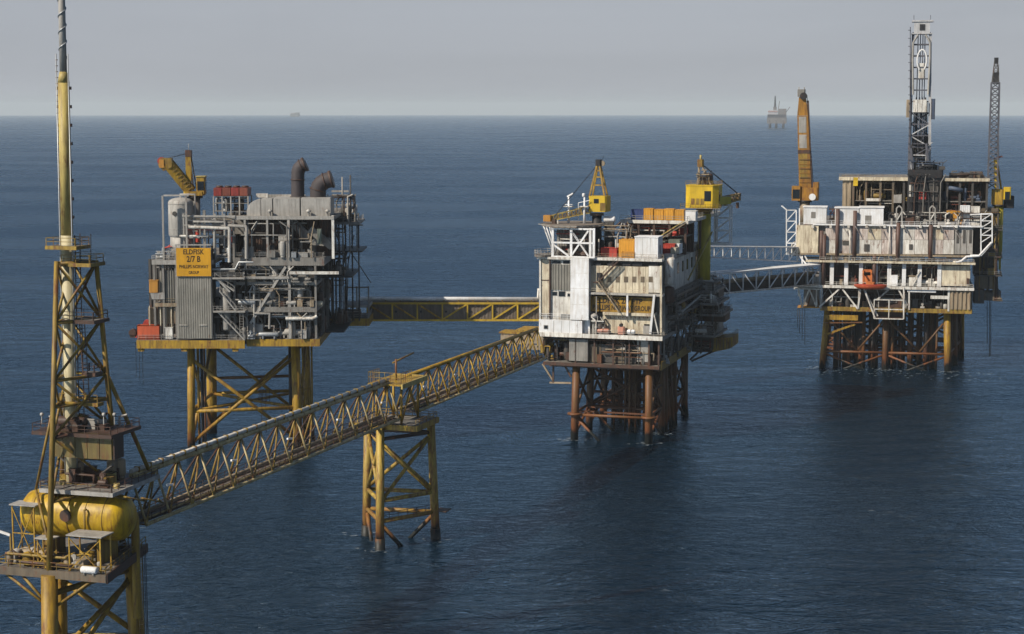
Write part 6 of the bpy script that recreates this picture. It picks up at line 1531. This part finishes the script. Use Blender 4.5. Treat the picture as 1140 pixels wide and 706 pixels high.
# dark risers that run up the face
for px, t0, t1 in ((914.5, 258, 295), (932, 233, 292), (951.3, 235, 292), (999.7, 248, 292), (1036, 250, 292), (917.5, 262, 320), (974, 285, 318)):
    w = 2.3; c = RF.onY(px, 270, YD); rp.q('riser_duct', 'riser_brown', 'tube', (c.x, YD+.3, rz(t1)), (c.x, YD+.3, rz(t0)), .62, 12)
for px in (946, 990): c = RF.onY(px, 270, YD); rp.q('pipe', 'white_stained', 'tube', (c.x, YD+.4, rz(292)), (c.x, YD+.4, rz(252)), .2, 8)
for k in range(11): px = 925+k*13.6; rp.bar('raking_strut', 'pink_white', px, 252, px+8, 266, YD-.4, .2, ly2=YD+1)
m = MB().rail([(rx(905), YD+.3, rz(250.5)), (AR, YD+.3, rz(250.5))], r=.1); rp.add('handrail', 'white', m)
rp.fb('roof_beam', 'white', 905, 250.2, 1094, 252, YD+.2, .5)
for k in range(9): c = RF.onY(905+k*20, 252, YD-.2); rp.q('floodlight', 'white_stained', 'bevbox', c.x-.4, c.x+.4, YD-.5, YD+.1, c.z-.5, c.z+.4, .1)
tdk = rp.q('weather_deck', 'deck_plate', 'box', AL+.2, AR+.2, YD+.8, DR, zt_-.297, zt_)
# white truss frames at both ends
def frame_truss(pxs, pys, y, label_):
    (pa0, pa1), (t, b_) = pxs, pys; n = 4
    for px in (pa0, pa1): rp.bar('frame_post', 'white', px, t, px, b_, y, .36)
    for i in range(n):
        y0_, y1_ = t+(b_-t)*i/n, t+(b_-t)*(i+1)/n
        rp.bar('frame_diagonal', 'white', pa0, y1_, pa1, y0_, y, .27); rp.bar('frame_girt', 'white', pa0, y0_, pa1, y0_, y, .27)
frame_truss((875.5, 886.5), (234, 283), YD+.8, 0); frame_truss((1092, 1104.5), (238, 270), YD+.8, 0)
rp.bar('frame_diagonal', 'white', 1104.5, 270, 1092, 285, YD+.8, .45); rp.bar('frame_post', 'white', 1092, 270, 1092, 285, YD+.8, .4); rp.bar('frame_girt', 'white', 1080, 284, 1093, 284.5, YD+.8, .4)
rp.bar('frame_girt', 'white', 870, 229, 876, 234, YD+.8, .4); rp.bar('frame_girt', 'white', 1080, 239, 1104, 238, YD+.8, .4)
rp.bar('frame_post', 'white', 890, 232, 890, 251, YD+.9, .35); rp.bar('frame_girt', 'white', 875, 282.5, 892, 283.5, YD+.9, .6)
clutter(rp, rx(880), rx(893), YD+1, 3, z283-1, z283+3.5, 12, 204, ('rust_dark', 'tan', 'white_stained', 'grey'))
clutter(rp, rx(893), rx(914), YD+1, 3, za, z283-.6, 18, 205, ('grey_dark', 'grey_light', 'white_stained', 'brown_dark'))
for (a0, b0, a1, b1) in ((890, 285, 900, 297), (896, 285, 908, 305), (905, 296, 905, 316), (893, 285, 893, 300)): rp.bar('landing_strut', 'white', a0, b0, a1, b1, YD, .42)
# ---- cabins on the weather deck
def cabin(label, a, y, d, mat='white', door=None):
    x0, x1, z0, z1 = face(RF, *a, y); z0 = zt_
    t = T(RF, 'deck_cabin', label, 'cabin', ((x0+x1)/2, y+d/2, z0), 'white cabins on the drilling platform')
    b = t.q('body', mat, 'box', x0, x1, y, y+d, z0, z1-.3); t.q('roof', 'white', 'box', x0-.25, x1+.25, y-.25, y+d+.25, z1-.297, z1)
    if door: t.fb('door', 'grey', door[0], door[1], door[2], door[3], y-.06, .055, parent=b)
    return t
cabin('white cabin with overhanging roof at the left end of the weather deck', (894.5, 230, 920, 251), YD+1.2, 6, door=(903, 236, 908, 243))
cabin('plain white cabin left of the pair behind the dark risers', (929.5, 231, 956, 250.5), YD+1.4, 7)
cabin('white cabin with a dark doorway next to the derrick', (956.8, 230.5, 983.5, 250.5), YD+1.3, 7, door=(963, 240, 970, 250))
cc = RF.onY(924, 250, YD+2)
clutter(rp, rx(921), rx(929), YD+1.5, 3, zt_, rz(231), 10, 206, ('red_dim', 'rust_dark', 'grey_dark', 'tan'))
clutter(rp, rx(984), rx(1066), YD+1.5, 3, zt_, rz(236), 80, 207, ('grey_dark', 'brown_dark', 'grey_light', 'white_stained', 'black_steel'))
clutter(rp, rx(1050), rx(1098), YD+3, 8, zt_, rz(234), 26, 208, ('grey_dark', 'brown_dark', 'grey_light', 'orange', 'white_stained'))
for px in (1001, 1038):
    for o_ in (-3, 3):
        rp.bar('loop_frame', 'grey_light', px+o_, 250, px+o_, 232, YD+1, .4)
    rp.bar('loop_frame', 'grey_light', px-3, 232, px, 229, YD+1, .4); rp.bar('loop_frame', 'grey_light', px, 229, px+3, 232, YD+1, .4); rp.bar('loop_frame', 'white_stained', px-3, 246, px+3, 236, YD+1, .3)
for k, (a, mt, lab) in enumerate((((1069, 229, 1080, 238), 'white', 'white box crate behind the weather deck rail'), ((1081, 230, 1091, 239), 'white_stained', 'off-white crate beside the right truss frame'), ((1054, 235, 1070, 246), 'orange_bright', 'orange-yellow equipment skid on the weather deck'))):
    x0, x1, z0, z1 = face(RF, *a, YD+5); container(RF, lab, mt, (x0+x1)/2, YD+6.2, zt_ if k == 2 else zt_, x1-x0, 2.4, max(2.2, z1-zt_))
# ---- drill floor module
YM = 8.0
x0 = rx(936, YM); x1 = rx(1098, YM); zd0 = zt_; zd1 = RF.onY(985, 198, YM).z
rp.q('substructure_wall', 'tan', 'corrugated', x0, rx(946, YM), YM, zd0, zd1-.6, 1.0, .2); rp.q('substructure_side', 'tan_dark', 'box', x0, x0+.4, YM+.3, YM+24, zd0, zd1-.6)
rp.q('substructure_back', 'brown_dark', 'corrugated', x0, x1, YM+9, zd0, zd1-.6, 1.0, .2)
pdk = rp.q('pipe_deck', 'deck_plate', 'box', x0-1, rx(1008, YM), YM-.5, YM+26, zd1-.6, zd1); rp.q('edge_girder', 'cream', 'box', x0-1.2, rx(1008, YM), YM-.9, YM-.503, zd1-.9, zd1+.2, parent=pdk)
pdk2 = rp.q('pipe_deck', 'deck_plate', 'box', rx(1048, YM), x1, YM-.5, YM+26, zd1-.6, zd1-.1); rp.q('edge_girder', 'cream', 'box', rx(1048, YM), x1+.2, YM-.9, YM-.503, zd1-.9, zd1+.1, parent=pdk2)
m = MB().rail([(x0-1, YM-.4, zd1), (rx(1008, YM), YM-.4, zd1)], r=.09); rp.add('handrail', 'tan', m, pdk)
rp.fb('lamp_box', 'yellow_bright', 950, 197.5, 955, 207, YM-.9, 1.2)
for px in (948, 962, 978, 992, 1004, 1052, 1066, 1080, 1096): x = rx(px, YM); rp.q('substructure_post', 'tan_dark' if px < 1000 else 'grey_dark', 'box', x-.35, x+.35, YM-.3, YM+.4, zd0, zd1-.6)
clutter(rp, rx(947, YM), rx(1006, YM), YM+.3, YM+7, zd0, zd0+(zd1-zd0)*.5, 34, 210, ('brown_dark', 'grey_dark', 'tan_dark', 'white_stained', 'black_steel', 'tan'))
clutter(rp, rx(947, YM), rx(1006, YM), YM+.3, YM+7, zd0+(zd1-zd0)*.5, zd1-.7, 34, 211, ('brown_dark', 'tan_dark', 'tan', 'black_steel', 'yellow_worn'))
clutter(rp, rx(1048, YM), x1-2, YM+.3, YM+7, zd0, zd0+(zd1-zd0)*.5, 30, 212, ('brown_dark', 'grey_dark', 'white_stained', 'black_steel', 'red_dim'))
clutter(rp, rx(1048, YM), x1-2, YM+.3, YM+7, zd0+(zd1-zd0)*.5, zd1-.7, 26, 213, ('brown_dark', 'grey_dark', 'blue_grey', 'black_steel', 'red_dim'))
clutter(rp, rx(1052, YM), x1-2, YM, YM+8, zd1-.1, zd1+2.2, 16, 214, ('brown_dark', 'tan_dark', 'black_steel', 'grey_dark'))
rp.q('substructure_mid', 'deck_plate', 'box', x0+.5, x1-.5, YM+.2, YM+8.8, zd0+(zd1-zd0)*.5-.3, zd0+(zd1-zd0)*.5)
rp.bar('mud_pipe', 'blue_grey', 1056, 209, 1072, 212, YM-.6, 1.4, round_=True); rp.fb('skid_unit', 'grey_light', 995, 217, 1004, 226, YM-.6, 2.4, b=.1); rp.fb('skid_unit', 'white_stained', 964, 221, 980, 224, YM-.8, .6)
# dark drill floor house
dh = rp.q('drill_floor_house', 'black_steel', 'bevbox', rx(1008, YM), rx(1047, YM), YM-2, YM+14, zd0, RF.onY(1027, 189, YM).z, .4)
zf = RF.onY(1027, 189, YM).z
rp.fb('red_panel', 'red', 1023, 213, 1032, 222, YM-2.1, .08); rp.fb('wall_plate', 'white_stained', 1012, 206, 1017, 219, YM-2.15, .12); rp.fb('wall_plate', 'grey_dark', 1034, 200, 1044, 224, YM-2.12, .1)
clutter(rp, rx(1007, YM), rx(1046, YM), YM-3.4, YM-2.2, zd0, zf-1, 24, 215, ('black_steel', 'grey_dark', 'black_steel', 'brown_dark', 'grey'))
clutter(rp, rx(1008, YM), rx(1049, YM), YM-1.5, YM+2, zf, zf+3.2, 18, 216, ('black_steel', 'grey_dark', 'black_steel', 'blue_grey'))
# right side overhangs
for a, mt, y, d in (((1084, 256, 1104, 286), 'brown_dark', 6, 10), ((1084, 286, 1110, 305), 'grey_dark', 8, 10), ((1086, 306, 1107, 322), 'tan_dark', 6, 10), ((1084, 323, 1096, 338), 'grey_dark', 5, 8), ((1090, 232, 1112, 255), 'tan_dark', 9, 10)):
    rp.fb('side_module', mt, *a, y, d, b=.3)
for a in ((1108, 240, 1110, 322), (1113, 236, 1113, 300)): rp.bar('side_post', 'yellow_shade' if a[0] > 1110 else 'grey_dark', *a, 9, .7)
for py in (256, 286, 307): rp.fb('side_catwalk', 'grey_dark', 1084, py-.7, 1116, py+.7, 4.5, 10); 
x0_, x1_ = rx(1085, 4.5), rx(1115, 4.5)
clutter(rp, x0_+1, x1_-1, 5, 8, RF.onY(1100, 335, 5).z, RF.onY(1100, 235, 5).z, 60, 240, ('grey_dark', 'brown_dark', 'black_steel', 'yellow_worn', 'tan_dark'), 1.6)
for py in (256, 286, 307): z = RF.onY(1100, py-.7, 4.5).z; m = MB().rail([(x0_, 4.6, z), (x1_, 4.6, z), (x1_, 14, z)], r=.09); rp.add('handrail', 'grey', m); clutter(rp, x0_+4, x1_-2, 4.8, 6, z, z+4, 8, 220+py, ('grey_dark', 'brown_dark', 'yellow_worn', 'black_steel'))
# ---- lifeboat under its davit
c = RF.onY(969, 319, YD-1.6); t = T(RF, 'lifeboat', 'red-orange lifeboat slung along the deck edge below an orange davit', 'lifeboat', (c.x, YD-1.6, rz(322.5)))
L = rx(987.5)-rx(951); z0 = rz(322.5)
def hull(sec):  # stations: x fraction, half width, keel, sheer
    vs = []; fs = []; n = 7
    for f, w, k_, s_h in sec:
        for j in range(n): a = -math.pi/2+math.pi*j/(n-1); vs.append((c.x+L*(f-.5), YD-1.6+w*math.sin(a), z0+k_+(s_h-k_)*(1-math.cos(a))))
    for i in range(len(sec)-1):
        for j in range(n-1): fs.append((i*n+j, (i+1)*n+j, (i+1)*n+j+1, i*n+j+1))
    return vs, fs
vs, fs = hull([(0, .05, 1.1, 1.75), (.12, .9, .35, 1.6), (.35, 1.35, .1, 1.5), (.65, 1.35, .1, 1.5), (.88, .95, .3, 1.6), (1, .1, 1.0, 1.8)])
hb = t.add('hull', 'red_orange', MB().add(vs, fs, True)); pts = [(c.x+L*(f-.5), w) for f, w in ((.03, .1), (.12, .86), (.35, 1.3), (.65, 1.3), (.88, .9), (.97, .15))]
t.q('canopy', 'red', 'prism', [(x, YD-1.6-w) for x, w in pts]+[(x, YD-1.6+w) for x, w in reversed(pts)], z0+1.45, z0+1.75, parent=hb); t.q('wheelhouse', 'orange_red', 'bevbox', c.x-1.4, c.x+1.4, YD-2.5, YD-.7, z0+1.752, z0+2.5, .3)
t = T(RF, 'davit', 'orange davit frame standing behind the red-orange lifeboat', 'davit', (c.x-.6, YD+.8, za))
for px in (961, 970): t.bar('arm', 'orange_red', px, 318.5, px, 301, YD+.8, .5); t.bar('jib', 'orange_red', px, 302, px, 305, YD+.8, .45, ly2=YD-1.4)
t.fb('winch', 'orange_red', 962, 307, 969.5, 315, YD+.7, 1.0, b=.1); t.fb('panel', 'orange_red', 961.5, 300, 970, 303, YD+1.1, .5)
# ---- derrick
yd = YM+4; cxp = 1025.5
dk = T(RF, 'drilling_derrick', 'tall slender steel drilling derrick with a boxy crown', 'derrick', (RF.onY(1026, 189, yd).x, yd, zf))
def dpt(px, py, y): return RF.onY(px, py, y)
dl_, dr_ = 1014.5, 1036.0; ztp = RF.onY(cxp, 37, yd).z
xl0, xr0 = RF.onY(1013.5, 120, yd).x, RF.onY(1036.5, 120, yd).x
xl1, xr1 = RF.onY(1016.5, 40, yd).x, RF.onY(1035.5, 40, yd).x
zb = zf; nseg = 12
def dn(i, sx_, sy_):
    f = i/nseg; a = (xl0 if sx_ < 0 else xr0)*(1-f)+(xl1 if sx_ < 0 else xr1)*f; return Vector((a, yd+sy_*(3.2-.8*f), zb+(ztp-zb)*f))
lm = ('derrick_steel', 'derrick_steel')
for sx_ in (-1, 1):
    for sy_ in (-1, 1): dk.q('corner_leg', 'derrick_steel' if sx_ < 0 else 'derrick_pale', 'bar', dn(0, sx_, sy_), dn(nseg, sx_, sy_), .85 if sy_ < 0 else .7)
for i in range(nseg):
    for (a, b), (c_, d_) in (((-1, -1), (1, -1)), ((1, -1), (1, 1)), ((1, 1), (-1, 1)), ((-1, 1), (-1, -1))):
        dk.q('girt', 'derrick_steel', 'bar', dn(i+1, a, b), dn(i+1, c_, d_), .36)
        if i < 5 or (a, b) in ((1, -1), (-1, 1)): dk.q('diagonal', 'derrick_pale' if b < 0 and i in (2, 3) else 'derrick_steel', 'bar', dn(i, a, b) if i % 2 else dn(i, c_, d_), dn(i+1, c_, d_) if i % 2 else dn(i+1, a, b), .34)
for f in (.3, .44, .58, .7): a = dn(0, -1, -1).lerp(dn(0, 1, -1), f); b = dn(nseg, -1, -1).lerp(dn(nseg, 1, -1), f); dk.q('guide_rail', 'blue_grey' if f in (.44, .7) else 'derrick_steel', 'bar', a.lerp(b, .15)+Vector((0, 2, 0)), b+Vector((0, 2, 0)), .3)
for s in (-1, 1):   # looping hoses near the crown
    pts = [dn(nseg*.55, s, -1)+Vector((-s*.6, -.8, 0)), dn(nseg*.8, s, -1)+Vector((-s*.1, -.9, 0)), dn(nseg*.93, s, -1)+Vector((-s*.1, -.9, 0)), dn(nseg*.985, s, -1)+Vector((-s*1.5, -.8, 0))]
    dk.add('hose_loop', 'grey_light', MB().path(pts, .34, 8))
th_ = dn(nseg*.86, 0, -1); cxm = (xl0+xr0)/2
m = MB().path([(cxm+1.5*math.sin(R(a)), yd-2.9, zb+(ztp-zb)*.80+3.4*math.cos(R(a))) for a in range(-150, 151, 25)], .3, 8); dk.add('hose_loop', 'white', m)
dk.q('travelling_block', 'white_stained', 'bevbox', cxm-1.0, cxm+1.0, yd-2.6, yd-.6, zb+(ztp-zb)*.66, zb+(ztp-zb)*.78, .3)
x0, x1, z0, z1 = face(RF, 1017, 22.5, 1036, 37, yd-3)
dk.q('crown_floor', 'derrick_pale', 'box', x0-.6, x1+.6, yd-3.4, yd+3, z0-.3, z0); crb = dk.q('crown_box', 'derrick_pale', 'box', x0+.2, x1-.2, yd-3, yd+2.6, z0, z1-.5); dk.q('crown_roof', 'derrick_pale', 'box', x0-.5, x1+.9, yd-3.3, yd+2.9, z1-.497, z1)
dk.fb('crown_opening', 'black_steel', 1024, 27, 1030, 34, yd-3.08, .07, parent=crb)
for px in (1017.5, 1036): dk.bar('lightning_rod', 'derrick_steel', px, 22, px, 17, yd-2, .18)
mb_ = dk.fb('monkey_board', 'white_stained', 1016.5, 111, 1031.5, 125, yd-4.4, 1.8); 
for px in (1021.5, 1026.5): dk.fb('panel_seam', 'grey', px-.25, 111.5, px+.25, 124.5, yd-4.44, .035, parent=mb_)
dk.fb('racking_box', 'tan', 1009, 111, 1014.5, 131, yd-3, 5, b=.2); dk.fb('racking_box', 'blue_grey', 1036.8, 110, 1041, 133, yd-3, 6, b=.2)
dk.bar('stand_pipe', 'derrick_steel', 1013, 189, 1013.5, 30, yd-3.6, .3); dk.bar('stand_pipe', 'blue_grey', 1015, 110, 1016, 45, yd-3.4, .3)
for k in range(17): c = RF.onY(1013, 34+k*9, yd-3.6); dk.q('ladder_hoop', 'derrick_steel', 'box', c.x-.55, c.x+.3, yd-4.0, yd-3.2, c.z, c.z+.18)
for k, (a, b) in enumerate((((1016, 188), (1014, 165)), ((1034, 188), (1031, 160)), ((1030, 172), (1036, 165)))): dk.bar('base_strut', 'derrick_steel', a[0], a[1], b[0], b[1], yd-4.2, .7)
clutter(dk, cxm-2.2, cxm+3, yd-4.2, yd-2.5, zf, zf+9, 16, 230, ('derrick_steel', 'grey_dark', 'derrick_pale', 'black_steel'))
for k in range(9):
    xx = xl0+1.0+(xr0-xl0-2.0)*k/8; yy = yd-1.4+.7*(k % 3); dk.q('drill_pipe', 'black_steel' if k % 3 else 'derrick_steel', 'tube', (xx, yy, zf), (cxm+(xx-cxm)*.85, yy, zb+(ztp-zb)*(.5+.03*(k % 2))), .24, 6)
dk.fb('wind_wall', 'grey_dark', 1014.5, 150, 1036, 188, yd+2.6, .3); dk.fb('wind_wall', 'black_steel', 1013, 170, 1018, 188, yd-3.4, 1.0)
# ---- left crane, boom upright
yq = 9.0
c = RF.onY(896, 224, yq)
k3 = T(RF, 'pedestal_crane', 'amber crane with its plated boom raised straight up', 'crane', (c.x, yq, zt_))
k3.q('pedestal', 'tan', 'tube', (c.x, yq, zt_), (c.x, yq, c.z), 1.7, 18); k3.q('slew_ring', 'black_steel', 'tube', (c.x, yq, c.z-.3), (c.x, yq, c.z+.3), 2.3, 18)
x0, x1, z0, z1 = face(RF, 881.5, 209, 911, 223.5, yq-2)
hs = k3.q('machinery_house', 'amber', 'bevbox', x0+3, x1, yq-2, yq+4, c.z+.3, z1, .3); cb_ = k3.q('cab', 'amber', 'bevbox', x0, x0+2.9, yq-2.6, yq+.6, z0, z1+.5, .2)
k3.q('window', 'glass', 'box', x0+.3, x0+2.6, yq-2.66, yq-2.603, z0+.7, z1-.6, parent=cb_); k3.q('window', 'glass', 'box', x0-.06, x0-.003, yq-2.2, yq+.2, z0+.7, z1-.6, parent=cb_)
k3.q('hose_reel', 'white', 'tube', (x1-1.9, yq-2.5, c.z+1.5), (x1-1.9, yq-2.03, c.z+1.5), 1.1, 18)
k3.fb('counterweight', 'amber', 905, 203, 911.5, 214, yq-1.5, 4, b=.2)
yb0, yb1 = yq-1.2, yq-1.2
secs = ((208, 118, 890, 902.5, 888.3, 899.0),)
def slab(name, mat, py0, py1, l0, r0, l1, r1, y, d, parent=None):
    p = [RF.onY(l0, py0, y), RF.onY(r0, py0, y), RF.onY(r1, py1, y), RF.onY(l1, py1, y)]
    return k3.q(name, mat, 'prism_y', [(q_.x, q_.z) for q_ in p], y, y+d, parent=parent)
bm = slab('boom', 'amber', 209, 129, 889.5, 903, 887.5, 899.5, yb0, 2.4)
slab('boom_tip', 'amber', 128.8, 108, 887.5, 899.5, 889.5, 897, yb0+.05, 2.2)
slab('boom_side', 'brown_dark', 209, 112, 903.1, 904.6, 898.2, 900.2, yb0+.2, 2.2)
for a, b, f in ((130, 148, 0), (150, 165, .2), (170, 186, .4), (189, 199, .6)): 
    l = 889.2+(a-130)*.022; s_b = slab('boom_panel', 'grey_light' if a < 168 else 'yellow_worn', b, a, l+.3, l+8.6, l, l+8.3, yb0-.07, .06, parent=bm)
slab('boom_band', 'brown_dark', 171, 167, 888.2, 901.6, 888.1, 901.5, yb0-.12, .11, parent=bm)
for k in range(6): py = 178+k*5; k3.bar('boom_lacing', 'amber' if k % 2 else 'brown_dark', 890.4, py, 901.5, py, yb0-.12, .2)
hdp = RF.onY(892.5, 103, yb0+1); k3.q('boom_head', 'grey', 'bevbox', hdp.x-1.3, hdp.x+1.2, yb0-.4, yb0+2.6, hdp.z-1.4, hdp.z+1.0, .3); k3.q('sheave', 'black_steel', 'tube', (hdp.x+.7, yb0-.7, hdp.z-1.2), (hdp.x+.7, yb0-.42, hdp.z-1.2), 1.2, 14)
for px in (889.5, 895.5): k3.bar('head_horn', 'grey_light', px, 103, px, 97, yb0+.5, .3)
for o_ in (0, .6): k3.q('hoist_rope', 'black_steel', 'tube', RF.onY(898.5, 106, yb0+1+o_), RF.onY(905.5, 205, yb0+2+o_), .1, 6)
# ---- right crane, lattice boom
yw = 12.0
c = RF.onY(1112, 229, yw); zdk = RF.onY(1112, 240, yw).z
k4 = T(RF, 'pedestal_crane', 'yellow crane with a thin grey lattice boom raised at the right edge', 'crane', (c.x, yw, zdk))
k4.q('pedestal', 'yellow_shade', 'tube', (c.x, yw, zdk-14), (c.x, yw, c.z), 1.5, 16); k4.q('slew_ring', 'black_steel', 'tube', (c.x, yw, c.z-.2), (c.x, yw, c.z+.4), 2.1, 18)
x0, x1, z0, z1 = face(RF, 1104.5, 211, 1117, 228, yw-1.8); k4.q('machinery_house', 'yellow', 'bevbox', x0, x1, yw-1.8, yw+3, z0, z1, .3)
x0, x1, z0, z1 = face(RF, 1117.3, 208.5, 1125.5, 227, yw-2); cbb = k4.q('cab', 'yellow_bright', 'bevbox', x0, x1, yw-2, yw+.8, z0+1.4, z1, .2); k4.fb('window', 'glass', 1118.8, 213.5, 1124.3, 222, yw-2.07, .06, parent=cbb); k4.q('counterweight', 'black_steel', 'bevbox', x0+.3, x1+1.2, yw, yw+3, z0-1.5, z0+2.5, .3)
mm0, mm1 = RF.onY(1109.5, 212, yw), RF.onY(1108.5, 178, yw); k4.q('mast', 'yellow_bright', 'bar', mm0, mm1, 1.2); k4.q('mast', 'yellow', 'bar', mm0+Vector((1.6, 2, 0)), mm1+Vector((.4, .6, 0)), .6); k4.q('mast_head', 'red_dim', 'bar', mm1+Vector((-.6, 0, .3)), RF.onY(1116, 174, yw), .5)
box_boom(k4, RF.onY(1104.6, 210, yw-1), RF.onY(1108.2, 92, yw-1), 2.9, 2.5, 18, 'derrick_steel', .3); box_boom(k4, RF.onY(1108.2, 92, yw-1), RF.onY(1109, 66, yw-1), 2.1, .8, 4, 'grey_dark', .2)
hdp = RF.onY(1109, 67, yw-1); k4.q('boom_head', 'black_steel', 'bevbox', hdp.x-.6, hdp.x+.7, yw-1.7, yw-.3, hdp.z-1.2, hdp.z+.8, .2); hdp = RF.onY(1109, 87, yw-1); k4.q('boom_joint', 'black_steel', 'bevbox', hdp.x-.9, hdp.x+.9, yw-2, yw, hdp.z-1.8, hdp.z+1.8, .2)
for o_ in (0, .7): k4.q('hoist_rope', 'black_steel', 'tube', RF.onY(1112, 72, yw-1+o_), mm1+Vector((1, o_, 0)), .08, 6)
for k, px in enumerate((1083, 1092)): rp.bar('vent_mast', 'black_steel', px, 212, px, 192+k*3, YM+3, .5)

# ================================================================== far platforms near the horizon
def far_platform(label, px, py, w, h, tower, seed):
    p = sea_point(px, py, 0); Dm = math.hypot(p.x, p.y)
    # the curved sea sinks with distance: solve for the range where the ray meets it
    d = ray(px, py); D = Dm
    for _ in range(12): z_ = -D*D/(2*7.4e6); t_ = (z_-EYE.z)/d.z; q_ = EYE+d*t_; D = D*.5+.5*math.hypot(q_.x, q_.y)
    sink = -D*D/(2*7.4e6); q_ = EYE+d*((sink-EYE.z)/d.z)
    fr = Frame(q_.x, q_.y, R(-10)); k = D/FPX
    t = T(fr, 'oil_platform', label, 'oil platform', (0, 0, sink), 'far platforms on the horizon')
    W = w*k; H = h*k; zb_ = sink
    t.b = Vector((0, 0, 0)); t.o.location = fr.w(0, 0, 0)
    for sx_ in (-.36, -.05, .3):
        for y in (0, W*.5): t.q('leg', 'far_dark', 'tube', (W*sx_, y, zb_-3), (W*sx_, y, zb_+H*.24), W*.06, 8)
    t.q('deck', 'far_grey', 'box', -W*.5, W*.46, -W*.05, W*.55, zb_+H*.14, zb_+H*.32)
    t.q('module', 'far_dark', 'box', -W*.48, W*.44, 0, W*.5, zb_+H*.32, zb_+H*.42)
    t.q('module', 'far_white', 'box', -W*.44, 0, -W*.02, W*.4, zb_+H*.42, zb_+H*.56); t.q('module', 'far_grey', 'box', W*.04, W*.44, 0, W*.4, zb_+H*.42, zb_+H*.60)
    t.q('roof', 'far_red', 'box', -W*.46, W*.02, -W*.04, W*.42, zb_+H*.50, zb_+H*.52)
    t.q('crane_boom', 'far_grey', 'bar', (W*.44, W*.2, zb_+H*.5), (W*.62, W*.2, zb_+H*.66), W*.03)
    if tower:
        t.q('derrick', 'far_dark', 'tube', (-W*.12, W*.2, zb_+H*.56), (-W*.12, W*.2, zb_+H), W*.07, 4, W*.025); t.q('derrick_base', 'far_grey', 'box', -W*.2, -W*.04, W*.1, W*.3, zb_+H*.56, zb_+H*.66)
        t.q('flare_boom', 'far_grey', 'bar', (W*.05, W*.2, zb_+H*.6), (W*.1, W*.2, zb_+H*.84), W*.03)
    return D
D1 = far_platform('pale distant oil platform with a thin tower beside the amber boom', 865, 142.6, 22, 35, True, 1)
D2 = far_platform('tiny grey oil platform almost lost in haze above the yellow crane', 328, 130.2, 10, 8, False, 2)
# ================================================================== wash round the legs
def build_foam():
    m = MB(); rn = random.Random(77)
    spots = []
    for p in jl: spots.append((LF.w(p.x, p.y), 1.5, 8))
    for (r_, k), (a, b) in legs.items(): spots.append((CF.w(a.x, a.y), 1.2, 26 if k < 2 else 10))
    for (i, k), (a, b) in rl.items(): spots.append((RF.w(a.x, a.y), 1.6, 34 if k == 0 else 12))
    for k in range(40): spots.append((RF.w(rn.uniform(xs[0]-4, 14), rn.uniform(-14, -2)), 5.0, 3))
    for p in (pa, pb_, pc): spots.append((BF.w(p.x, p.y), 1.5, 12))
    for c, sp, n in spots:
        for q_ in range(n):
            a = rn.uniform(0, 6.28); d = .8+abs(rn.gauss(0, sp)); x = c.x+d*math.cos(a)*1.4; y = c.y+d*math.sin(a)
            L_ = rn.uniform(.15, .9); w = rn.uniform(.05, .2); k = rn.randint(6, 9); z = .02+.004*rn.random()
            pts = [(x+L_*math.cos(6.283*j/k)*rn.uniform(.5, 1), y+w*math.sin(6.283*j/k)*rn.uniform(.5, 1)+.12*math.cos(6.283*j/k), z) for j in range(k)]
            m.add(pts, [tuple(range(k))])
    return tag(m.build('sea_foam', 'foam'), 'thin white wash on the water round the platform legs', 'foam', kind='stuff')
build_foam()
# ================================================================== wisp of steam behind the flues
sm = bpy.data.materials.new('steam_wisp'); sm.use_nodes = True; N = sm.node_tree.nodes; L = sm.node_tree.links
for n in list(N): N.remove(n)
o_ = N.new('ShaderNodeOutputMaterial'); v_ = N.new('ShaderNodeVolumePrincipled'); v_.inputs['Color'].default_value = (.95, .95, .95, 1)
tc_ = N.new('ShaderNodeTexCoord'); nz = N.new('ShaderNodeTexNoise'); nz.inputs['Scale'].default_value = .28; nz.inputs['Detail'].default_value = 4
L.new(tc_.outputs['Object'], nz.inputs['Vector']); mr = N.new('ShaderNodeMapRange'); mr.inputs['From Min'].default_value = .5; mr.inputs['From Max'].default_value = .75; mr.inputs['To Max'].default_value = .16
L.new(nz.outputs[0], mr.inputs['Value']); L.new(mr.outputs[0], v_.inputs['Density']); L.new(v_.outputs[0], o_.inputs['Volume']); MAT['steam_wisp'] = sm
c = LF.onY(399, 203, 24); m = MB().lathe((c.x-3.5, 24, c.z-2), [(.1, 0), (.9, .5), (1.7, 3), (2.0, 5.5), (1.3, 7.6), (.2, 8.4)], 12, 'x')
tag(m.build('steam', 'steam_wisp'), 'faint white steam wisp drifting behind the exhaust flues', 'steam', kind='stuff')
# ------------------------------------------------------------------ haze over the open sea
hz = bpy.data.materials.new('haze_air'); hz.use_nodes = True
for n in list(hz.node_tree.nodes): hz.node_tree.nodes.remove(n)
_o = hz.node_tree.nodes.new('ShaderNodeOutputMaterial'); _v = hz.node_tree.nodes.new('ShaderNodeVolumePrincipled')
_v.inputs['Color'].default_value = (0.85, 0.94, 0.975, 1); _v.inputs['Density'].default_value = HAZE
_v.inputs['Anisotropy'].default_value = 0.0
hz.node_tree.links.new(_v.outputs[0], _o.inputs['Volume'])
MAT['haze_air'] = hz
tag(MB().box(-46000, 46000, -46000, 46000, -140, 175).build('haze', 'haze_air'), kind='stuff')
